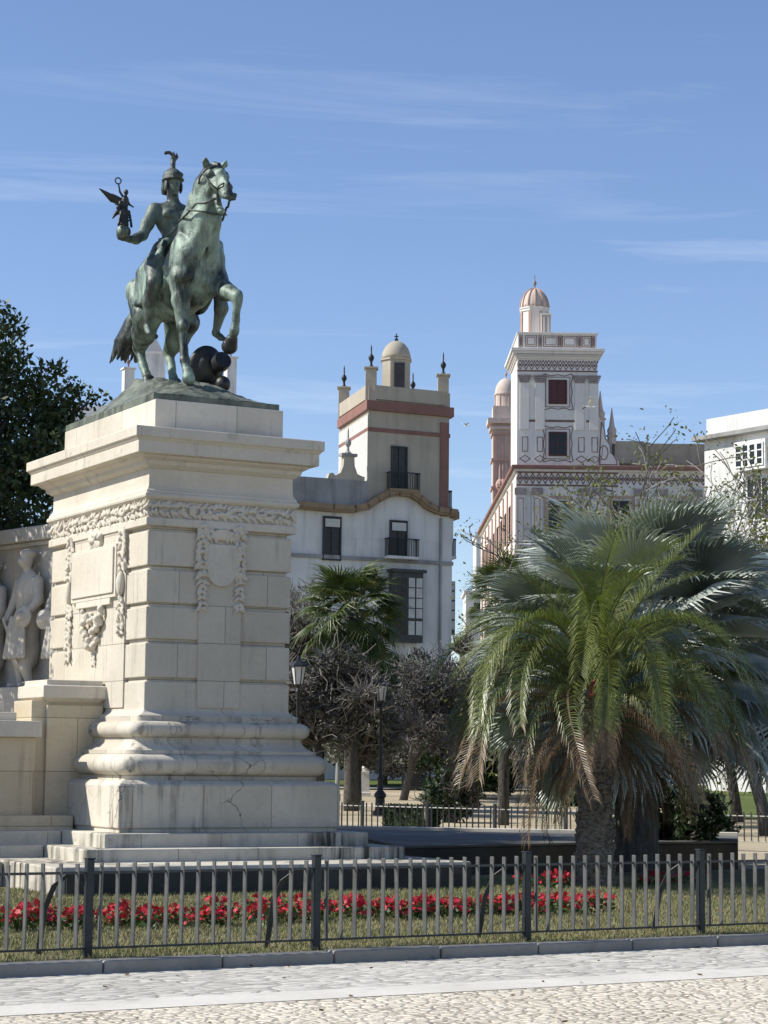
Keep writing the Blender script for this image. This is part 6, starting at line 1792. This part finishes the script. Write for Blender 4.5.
p1 = at(636, 700, 33.0)
fan_palm('silver_fan_palm', (p1.x, 33.0, 0.08), 3.55, 'silvery blue fan palm with big stiff leaves just behind the feathery green palm', (M_SILVER, M_SILVER, M_DEAD, M_STEMD, M_SILVER2), 41, 78, (1.1, 1.65), (1.05, 1.3), 44, 22, 0.28, emin=-40, free=0.46, tmat=M_BARK)
p2 = at(792, 700, 35.5)
fan_palm('silver_fan_palm', (p2.x, 35.5, 0.08), 3.45, 'silvery fan palm cut off by the right edge, its leaves catching the sun', (M_SILVER, M_SILVER, M_DEAD, M_STEMD, M_SILVER2), 47, 64, (1.0, 1.6), (0.9, 1.1), 40, 10, 0.26, emin=-38)
# brown fibrous trunks of the clump are thick with old boots
# ---- green fan palm in front of the beige tower, and a distant one in the gap
p3 = at(352, 700, 75.0)
fan_palm('green_fan_palm', (p3.x, 75.0, rise(75)), 6.9, 'shaggy green fan palm standing in front of the beige tower house', (M_WASH, M_STEMG, M_DEAD, M_STEMD), 53, 64, (0.9, 1.35), (0.85, 1.1), 24, 90, 0.2, 0.62, 0.5, parts=False, emin=-55, tmat=M_BARK)
p4 = at(504, 700, 62.0)
fan_palm('green_fan_palm', (p4.x, 62.0, 0), 6.6, 'small dark fan palm with drooping leaves poking out left of the silver palm', (M_WASH, M_STEMG, M_DEAD, M_STEMD), 59, 40, (0.5, 0.8), (0.55, 0.7), 24, 30, 0.13, 0.6, 0.5, parts=False, emin=-60, tmat=M_BARK)


# ---- broad-leaved and bare trees
def blob_points(rng, centres, n):
    """points in the shells of many clumps: dense rims, thin hearts"""
    C = np.array([c for c, r in centres]); Rr = np.array([r for c, r in centres]); w = Rr ** 2 / (Rr ** 2).sum()
    k = rng.choice(len(C), n, p=w); d = rand_dirs(n, rng); rr = Rr[k] * (0.55 + 0.5 * rng.random(n) ** 0.6)
    return C[k] + d * rr[:, None] * np.array([1, 1, 0.8])


def leafy_tree(name, base, label, crown, rad, height, nclump, nleaf, size, mats, seed, trunk_r=0.25, squash=0.8, group=None, cat_='tree', clump=(0.16, 0.34), limbs=True, twigs=0, twig_mat=None, aspect=0.5, sprigs=0):
    rng = np.random.default_rng(seed)
    root = empty(name, base, 0, label, cat_, group)
    c0 = np.array(crown, float)
    cl = []
    for i in range(nclump):
        d = rand_dirs(1, rng)[0]; rr = rad * rng.random() ** 0.42
        cl.append((c0 + d * rr * np.array([1, 1, squash]), rad * rng.uniform(*clump)))
    for i in range(sprigs):     # outlying sprays that break the outline
        d = rand_dirs(1, rng)[0]; d[2] = d[2] * 0.6 + 0.3; d /= np.linalg.norm(d); a0 = rad * rng.uniform(0.92, 1.0)
        for q_ in range(5): cl.append((c0 + d * (a0 + rad * 0.05 * q_) * np.array([1, 1, squash]) + rng.normal(size=3) * 0.08, rad * (0.075 - 0.011 * q_)))
    mb = MB(); fork = c0 * np.array([0.5, 0.5, 0]) + np.array([0, 0, max(0.25 * height, c0[2] - rad * squash * 0.9)])
    mb.tube([(0, 0, -0.15), (0.1 * fork[0], 0.1 * fork[1], fork[2] * 0.5), tuple(fork)], [trunk_r * 1.25, trunk_r, trunk_r * 0.85], 9)
    if limbs:
        for c, r in cl[:: max(1, nclump // 26)]:
            m1 = (fork + c) / 2 + rng.normal(size=3) * 0.12 * rad; mb.tube([tuple(fork), tuple(m1), tuple(c)], [trunk_r * 0.5, trunk_r * 0.28, trunk_r * 0.06], 5)
    mb.build('trunk', mats[1], root, smooth=True)
    if nleaf:
        P = blob_points(rng, cl, nleaf); V, F = leaf_quads(P, size, rng, aspect, (0, 0, 0.25)); mesh_np('crown', V, F, mats[0], root)
    if twigs:
        mb = MB()
        for i in range(twigs):
            c, r = cl[rng.integers(len(cl))]; d = rand_dirs(1, rng)[0]; d[2] = abs(d[2]) * 0.6 + 0.1; p = c + rng.normal(size=3) * r * 0.6
            pts = [p]
            for q_ in range(4): d = d + rng.normal(size=3) * 0.28; d /= np.linalg.norm(d); pts.append(pts[-1] + d * rng.uniform(0.12, 0.3) * rad * 0.5)
            mb.tube(pts, [max(0.012, 0.010 * rad / 2 + 0.006)] * 2 + [0.013, 0.012, 0.008], 3)
        mb.build('twigs', twig_mat or M_TWIG, root)
    return root


# big dark evergreen at the left edge, overhanging the relief wall
leafy_tree('evergreen_tree', (-9.3, 36.15, 0), 'big dark evergreen tree rising over the relief wall at the left edge', (0.2, 0.0, 5.6), 4.2, 9.5, 170, 210000, 0.11, (M_EVERG, M_BARK), 61, 0.4, 0.92, clump=(0.14, 0.27), sprigs=60)


def bare_tree(name, base, label, h, lv, seed, rmin=0.011, leaf=None, nper=0, lsize=0.12, lean=(0, 0, 0), r0=0.16, spread=0.6, shrink=0.72, mat_=None, splits=(2, 4), every=1, group=None, droop=0.0, size=None):
    rng = np.random.default_rng(seed)
    root = empty(name, base, 0, label, 'tree', group)
    limbs, ends = branch_tree(rng, (0, 0, -0.1), h, lv, spread, r0, splits, lean, shrink, droop)
    if size:    # (spread radius, height) the tree has in the garden
        szz = size[1] / np.percentile(ends[:, 2], 98); sxy = max(size[0] / np.percentile(np.linalg.norm(ends[:, :2], axis=1), 94), 0.8 * szz); k3 = np.array([sxy, sxy, szz])
        limbs = [([np.asarray(p) * k3 for p in pts], rad) for pts, rad in limbs]; ends = ends * k3
    big = [l for l in limbs if max(l[1]) > 0.05]; small = [l for l in limbs if max(l[1]) <= 0.05]
    mb = MB(); limbs_mesh(mb, big, 6); mb.build('trunk', mat_ or M_BARK, root, smooth=True)
    mb = MB(); [mb.tube(p_, [max(x, rmin) for x in r_], 3) for p_, r_ in small]; mb.build('twigs', M_TWIG if mat_ is None else mat_, root)
    if leaf:
        E = ends[rng.random(len(ends)) < every]; P = np.repeat(E, nper, 0) + rng.normal(size=(len(E) * nper, 3)) * lsize * 1.6
        V, F = leaf_quads(P, lsize, rng, 0.55); mesh_np('crown', V, F, leaf, root)
    return root


# bare-limbed trees with tufts of young leaf behind the silver palms
for i, (px, D_, h_, sd_, hh_, lab) in enumerate(((622, 57, 3.7, 71, 9.3, 'bare-limbed tree with sparse young leaves in front of the painted tower'), (700, 60, 3.9, 75, 9.9, 'bare-limbed tree with yellow-green leaf tufts in front of the flat brown annex'), (765, 55, 3.5, 78, 8.6, 'bare-limbed leafy tree in front of the white corner house, at the right edge'), (655, 66, 3.6, 73, 10.4, 'taller budding tree farther back, below the beige stair block beside the painted tower'), (738, 68, 3.6, 76, 10.4, 'taller budding tree farther back, under the eaves of the white corner house'))):
    q = at(px, 700, D_)
    bare_tree('budding_tree', (q.x, D_, 0), lab, h_ * 0.8, 5, sd_, 0.016, M_SUNLEAF, 12, 0.10, (rng.normal() * 0.1, 0, 0), 0.19, 0.85, 0.74, None, (3, 5), 0.95, 'budding trees behind the palms', size=(3.3, hh_))
M_WTRUNK = bark('winter_bark', (0.06, 0.055, 0.05), (0.15, 0.14, 0.13))
# grey winter trees under the beige tower
q = at(403, 800, 88.0)
bare_tree('grey_winter_tree', (q.x, 88.0, rise(88)), 'leaning grey tree with a tangle of bare twigs below the beige tower house', 2.9, 6, 83, 0.019, M_GREYLEAF, 1, 0.11, (0.5, -0.1, 0), 0.2, 0.75, 0.72, M_WTRUNK, (3, 5), 0.4, size=(3.0, 5.6))
for i, (px, D_, cz_, rad_, n_, tw, m_, lab, sd_) in enumerate((
        (318, 71, 3.7, 1.8, 9000, 900, M_DUSK, 'dusky brown twiggy tree beside the right edge of the pedestal', 91),
        (298, 80, 6.6, 1.5, 900, 700, M_GREYLEAF, 'thin pale twiggy tree against the white house, touching the pedestal edge', 92),
        (358, 76, 3.0, 1.7, 8000, 900, M_GREYLEAF, 'round grey-green olive tree behind the street lamp', 93),
        (445, 96, 3.6, 2.8, 9000, 1200, M_GREYLEAF, 'grey-green twiggy tree left of the feathery palm, behind the bench', 94),
        (385, 112, 3.9, 3.4, 20000, 0, M_DARKLEAF, 'dark round tree farthest back between the lamp and the bench', 95),
        (440, 116, 3.7, 3.4, 20000, 0, M_DARKLEAF, 'dark round tree at the back, above the far end of the bench', 96),
        (505, 108, 3.6, 3.4, 20000, 0, M_DARKLEAF, 'dark tree at the back, mostly hidden by the feathery palm', 97),
        (322, 108, 4.2, 3.6, 20000, 0, M_DARKLEAF, 'dark tree at the back, next to the pedestal', 98),
        (478, 92, 2.4, 2.5, 15000, 0, M_DARKLEAF, 'low dark tree behind the bench, showing left of the feathery palm', 103),
        (560, 84, 2.2, 2.4, 15000, 0, M_DARKLEAF, 'low dark tree glimpsed between the trunks of the two big palms', 104),
        (415, 104, 2.0, 2.0, 12000, 0, M_DUSK, 'low dusky bush behind the lamp and the bench', 105),
        (452, 64, 0.75, 0.85, 6000, 120, M_DARKLEAF, 'low dark shrub just behind the far railing, right of the clipped hedge block', 106),
        (668, 37, 0.75, 0.85, 7000, 0, M_DARKLEAF, 'low dark shrub at the foot of the silver fan palm', 99),
        (700, 40, 0.6, 0.6, 5000, 0, M_DARKLEAF, 'low dark shrub between the silver palm and the right edge palm', 102),
        (790, 66, 3.4, 2.2, 9000, 0, M_DARKLEAF, 'dark bushy tree at the right edge above the two walkers', 100),
        (462, 104, 7.0, 0.6, 260, 30, M_SUNLEAF, 'thin young tree with bright green leaves by the white wall of the tower house', 101))):
    q = at(px, 700, D_)
    leafy_tree('garden_tree', (q.x, D_, rise(D_)), lab, (0, 0, cz_ - rise(D_) * 0), rad_, cz_ + rad_ * 0.8, 46, n_, 0.11 if rad_ < 1 else 0.24 if m_ is M_DARKLEAF else 0.15, (m_, M_BARK), sd_, 0.16, 0.85, clump=(0.14, 0.34), twigs=tw, sprigs=14)

# ================================================================== SMALL THINGS IN THE GARDEN
def lamp_post(base, H, label, lantern_only=False):
    root = empty('street_lamp', base, 0, label, 'street lamp', 'street lamps in the garden')
    mb = MB(); mb.lathe([(0.24, 0), (0.24, 0.12), (0.17, 0.16), (0.15, 0.55), (0.20, 0.6), (0.20, 0.68), (0.10, 0.8), (0.085, 1.1), (0.11, 1.14), (0.11, 1.2), (0.06, 1.26), (0.045, H - 0.95), (0.075, H - 0.9), (0.04, H - 0.8), (0.12, H - 0.72)], (0, 0, 0), 12)
    mb.build('post', M_IRON, root, smooth=True, angle=40)
    mb = MB(); mb.lathe([(0.12, H - 0.70), (0.20, H - 0.22)], (0, 0, 0), 6); ln = mb.build('lantern', M_CURT, root)
    mb = MB()
    for i in range(6):
        a = math.pi / 3 * i; mb.tube([(0.125 * math.cos(a), 0.125 * math.sin(a), H - 0.72), (0.207 * math.cos(a), 0.207 * math.sin(a), H - 0.21)], 0.014, 4)
    mb.lathe([(0.25, H - 0.21), (0.24, H - 0.17), (0.10, H - 0.05), (0.06, H - 0.04), (0.05, H + 0.03), (0.015, H + 0.1)], (0, 0, 0), 6)
    mb.build('lantern_frame', M_IRON, ln)
    return root


q = at(380, 808, 71.0); lamp_post((q.x, 71.0, rise(71)), 4.42, 'black iron street lamp with a white lantern in front of the grey winter tree')
q = at(296.5, 800, 60.0); lamp_post((q.x, 60.0, 0), 4.55, 'street lamp half hidden by the right edge of the pedestal')
q = at(337, 800, 86.0); mb = MB(); mb.tube([(0, 0, -0.1), (0.02, 0, 1.6), (0.0, 0, 3.2)], [0.10, 0.08, 0.07], 8); mb.lathe([(0.14, 0), (0.14, 0.25), (0.1, 0.3)], (0, 0, 0), 10)
o = mb.build('grey_pole', M_GREYR, None, loc=(q.x, 86.0, rise(86)), smooth=True, angle=40); tag(o, 'plain grey metal pole between the pedestal base and the olive tree', 'pole')

# stone bollard with a ball
q = at(365, 800, 93.0); bl = empty('stone_bollard', (q.x, 93.0, rise(93)), 0, 'pale stone bollard with a ball top on the sandy path', 'bollard')
mb = MB(); mb.lathe([(0.34, -0.05), (0.34, 0.15), (0.28, 0.18), (0.22, 0.95), (0.26, 0.98), (0.26, 1.05), (0.12, 1.08)], (0, 0, 0), 4, R(45)); mb.build('shaft', M_STRIP, bl)
mb = MB(); mb.ball((0, 0, 1.18), 0.15, 14, 10); mb.build('ball', M_STRIP, bl, smooth=True)


def bench(base, rz, L, label):
    root = empty('park_bench', base, rz, label, 'bench')
    mb = MB()
    for i in range(4): mb.box(-L / 2, L / 2, -0.22 + 0.115 * i, -0.125 + 0.115 * i, 0.43, 0.465)
    mb.build('seat', M_FFAR, root, bevel=0.006)
    mb = MB()
    for i in range(4): mb.obox((0, 0.27 + 0.03 * i, 0.52 + 0.105 * i), (1, 0, 0), (0, 1, -0.28), (0, 0.28, 1), L / 2, 0.016, 0.045)
    mb.build('backrest', M_FFAR, root, bevel=0.006)
    for x in (-L / 2 + 0.2, L / 2 - 0.2):
        mb = MB(); mb.box(x - 0.03, x + 0.03, -0.2, -0.15, 0, 0.428); mb.box(x - 0.03, x + 0.03, 0.17, 0.22, 0, 0.428); mb.obox((x, 0.275, 0.66), (1, 0, 0), (0, 1, -0.28), (0, 0.28, 1), 0.03, 0.02, 0.26); mb.box(x - 0.025, x + 0.025, -0.15, 0.17, 0.34, 0.40)
        mb.build('leg', M_IRON, root, bevel=0.004)
    return root


q = at(430, 803, 91.0); bench((q.x, 91.0, rise(91)), R(4), 2.35, 'dark slatted park bench on the sandy ground under the grey winter tree')
# dark clipped hedge block behind the far railing
q = at(412, 832, 55.0); rgh = np.random.default_rng(8)
hd_ = empty('clipped_hedge', (q.x, 55.5, 0), R(-37), 'low dark clipped hedge block behind the far railing', 'hedge')
mb = MB(); mb.box(-0.62, 0.62, -0.3, 0.3, 0, 0.58); mb.build('core', M_DARKLEAF, hd_)
n = 5200; P = rgh.uniform((-0.66, -0.34, 0.0), (0.66, 0.34, 0.64), (n, 3)); k = rgh.integers(0, 3, n); s_ = rgh.integers(0, 2, n) * 2 - 1
P[k == 0, 0] = 0.64 * s_[k == 0]; P[k == 1, 1] = 0.32 * s_[k == 1]; P[k == 2, 2] = 0.60
V, F = leaf_quads(P, 0.07, rgh, 0.6); mesh_np('foliage', V, F, M_DARKLEAF, hd_)

# two walkers far off at the right
M_CLOTH = plain('dark_clothing', (0.018, 0.02, 0.026), 0.9, 0.2, 5)
M_CLOTH2 = plain('charcoal_coat', (0.04, 0.04, 0.045), 0.9, 0.2, 5)
M_SKIN = plain('skin', (0.42, 0.26, 0.18), 0.6, 0.08, 5)
M_HAIR = plain('dark_hair', (0.02, 0.015, 0.012), 0.7, 0.2, 9)


def walker(base, rz, s, label, mc, stride):
    P = lambda x, y, z: np.array((x, y, z)) * s
    pr = [ell(P(0, 0, 1.63), np.array((0.075, 0.095, 0.115)) * s, 0.02), cap(P(0, 0, 1.44), P(0, -0.01, 1.56), 0.055 * s, 0.05 * s, 0.03), ell(P(0, -0.10, 1.62), np.array((0.015, 0.02, 0.02)) * s, 0.01),
          ell(P(0, 0, 1.28), np.array((0.19, 0.115, 0.24)) * s, 0.06), ell(P(0, 0, 0.98), np.array((0.165, 0.115, 0.15)) * s, 0.06), cap(P(-0.16, 0, 1.42), P(0.16, 0, 1.42), 0.065 * s, 0.065 * s, 0.04)]
    for sg in (-1, 1):
        a = stride * sg
        pr += chain([P(sg * 0.09, 0, 0.92), P(sg * 0.10, -0.5 * a, 0.50), P(sg * 0.10, -0.9 * a + 0.03, 0.09)], [0.095 * s, 0.065 * s, 0.045 * s], 0.03) + [cap(P(sg * 0.10, -0.9 * a + 0.05, 0.045), P(sg * 0.11, -0.9 * a - 0.13, 0.03), 0.045 * s, 0.035 * s, 0.02)]
        pr += chain([P(sg * 0.21, 0, 1.40), P(sg * 0.25, 0.4 * a, 1.13), P(sg * 0.24, 0.8 * a - 0.05, 0.90)], [0.06 * s, 0.05 * s, 0.035 * s], 0.03) + [ell(P(sg * 0.24, 0.85 * a - 0.06, 0.82), np.array((0.025, 0.04, 0.07)) * s, 0.02)]
    V, F = sculpt(pr, 0.022)
    o = mesh_np('person', V, F, [mc, M_SKIN], None, smooth=True, loc=base); o.rotation_euler = (0, 0, rz)
    zc_ = V[F].mean(1); o.data.polygons.foreach_set('material_index', ((zc_[:, 2] > 1.49 * s) | ((zc_[:, 2] < 0.89 * s) & (np.abs(zc_[:, 0]) > 0.19 * s))).astype(np.int32))
    hr = body('hair', [ell(P(0, 0.025, 1.68), np.array((0.085, 0.095, 0.09)) * s, 0.02)], 0.02, M_HAIR, o)
    tag(o, label, 'person', 'walkers beyond the lawn')


q = at(751, 790, 140.0); walker((q.x, 140.0, rise(140)), R(20), 1.02, 'person in dark clothes walking beyond the lawn, left of the pair', M_CLOTH, 0.16)
q = at(762, 790, 140.0); walker((q.x, 140.0, rise(140)), R(-10), 1.05, 'person in a charcoal coat walking beyond the lawn, right of the pair', M_CLOTH2, 0.12)
strip_y('path', 14, 60, 120, 160, M_PATH, 0.05)

# gulls over the roofs
M_GULL = plain('white_feathers', (0.75, 0.75, 0.73), 0.8, 0.05, 6)
M_GULLW = plain('grey_wing', (0.10, 0.10, 0.105), 0.8, 0.1, 6)


def gull(P, rz, s, label, bank):
    bd = [cap((0, -0.2, 0), (0, 0.12, 0.0), 0.055, 0.035, 0.03), ell((0, -0.24, 0.025), (0.04, 0.05, 0.04), 0.02), cap((0, -0.28, 0.02), (0, -0.34, 0.01), 0.014, 0.006, 0.01), ell((0, 0.2, 0.0), (0.05, 0.09, 0.012), 0.02)]
    V, F = sculpt([(t[0], t[1] * s, t[2] * s, t[3] * s if t[0] == 'c' else t[3], t[4] * s, t[5] * s) for t in bd], 0.014 * s)
    o = mesh_np('seagull', V, F, M_GULL, None, smooth=True, loc=P); o.rotation_euler = (0.1, bank, rz)
    tag(o, label, 'gull', 'gulls in flight')
    for sg, m_ in ((-1, M_GULL), (1, M_GULLW)):
        mb = MB()
        for i in range(8):
            t0, t1 = i / 8, (i + 1) / 8
            f_ = lambda t: (sg * (0.03 + 0.62 * t) * s, (-0.10 + 0.20 * t * t + 0.03 * math.sin(t * 9)) * s, (0.03 + 0.16 * math.sin(t * 2.2)) * s)
            a, b = f_(t0), f_(t1); w0, w1 = (0.13 * (1 - t0 ** 2) + 0.012) * s, (0.13 * (1 - t1 ** 2) + 0.012) * s; th = 0.012 * s
            mb.hexa([(a[0], a[1] - 0.02, a[2]), (b[0], b[1] - 0.02, b[2]), (b[0], b[1] + w1, b[2]), (a[0], a[1] + w0, a[2]), (a[0], a[1] - 0.02, a[2] + th), (b[0], b[1] - 0.02, b[2] + th), (b[0], b[1] + w1, b[2] + th), (a[0], a[1] + w0, a[2] + th)])
        mb.build('wing', m_, o)


gull(at(589, 407, 75.0), R(100), 0.85, 'gull with a white body and one dark wing, passing in front of the painted tower', 0.25)
gull(at(466, 425.5, 125.0), R(60), 0.7, 'tiny distant gull in the open sky between the two towers', -0.2)

# a few fallen leaves and scraps blown onto the paving and against the kerb
rgl = np.random.default_rng(77); n = 90
A_ = rgl.uniform(-6, 8, n); B_ = np.where(rgl.random(n) < 0.6, -rgl.random(n) ** 2 * 1.2 - 0.02, rgl.uniform(-4.5, -0.1, n))
P = np.stack([A_, B_, np.full(n, 0.012)], 1); V, F = leaf_quads(P, 0.05, rgl, 0.7, (0, 0, -0.0)); V[:, 2] = 0.006 + np.abs(V[:, 2] - 0.012) * 0.35
o = mesh_np('fallen_leaves', V, F, M_DEAD, loc=K0); o.rotation_euler = (0, 0, AG); tag(o, 'scattered dry leaves on the paving', kind='stuff')
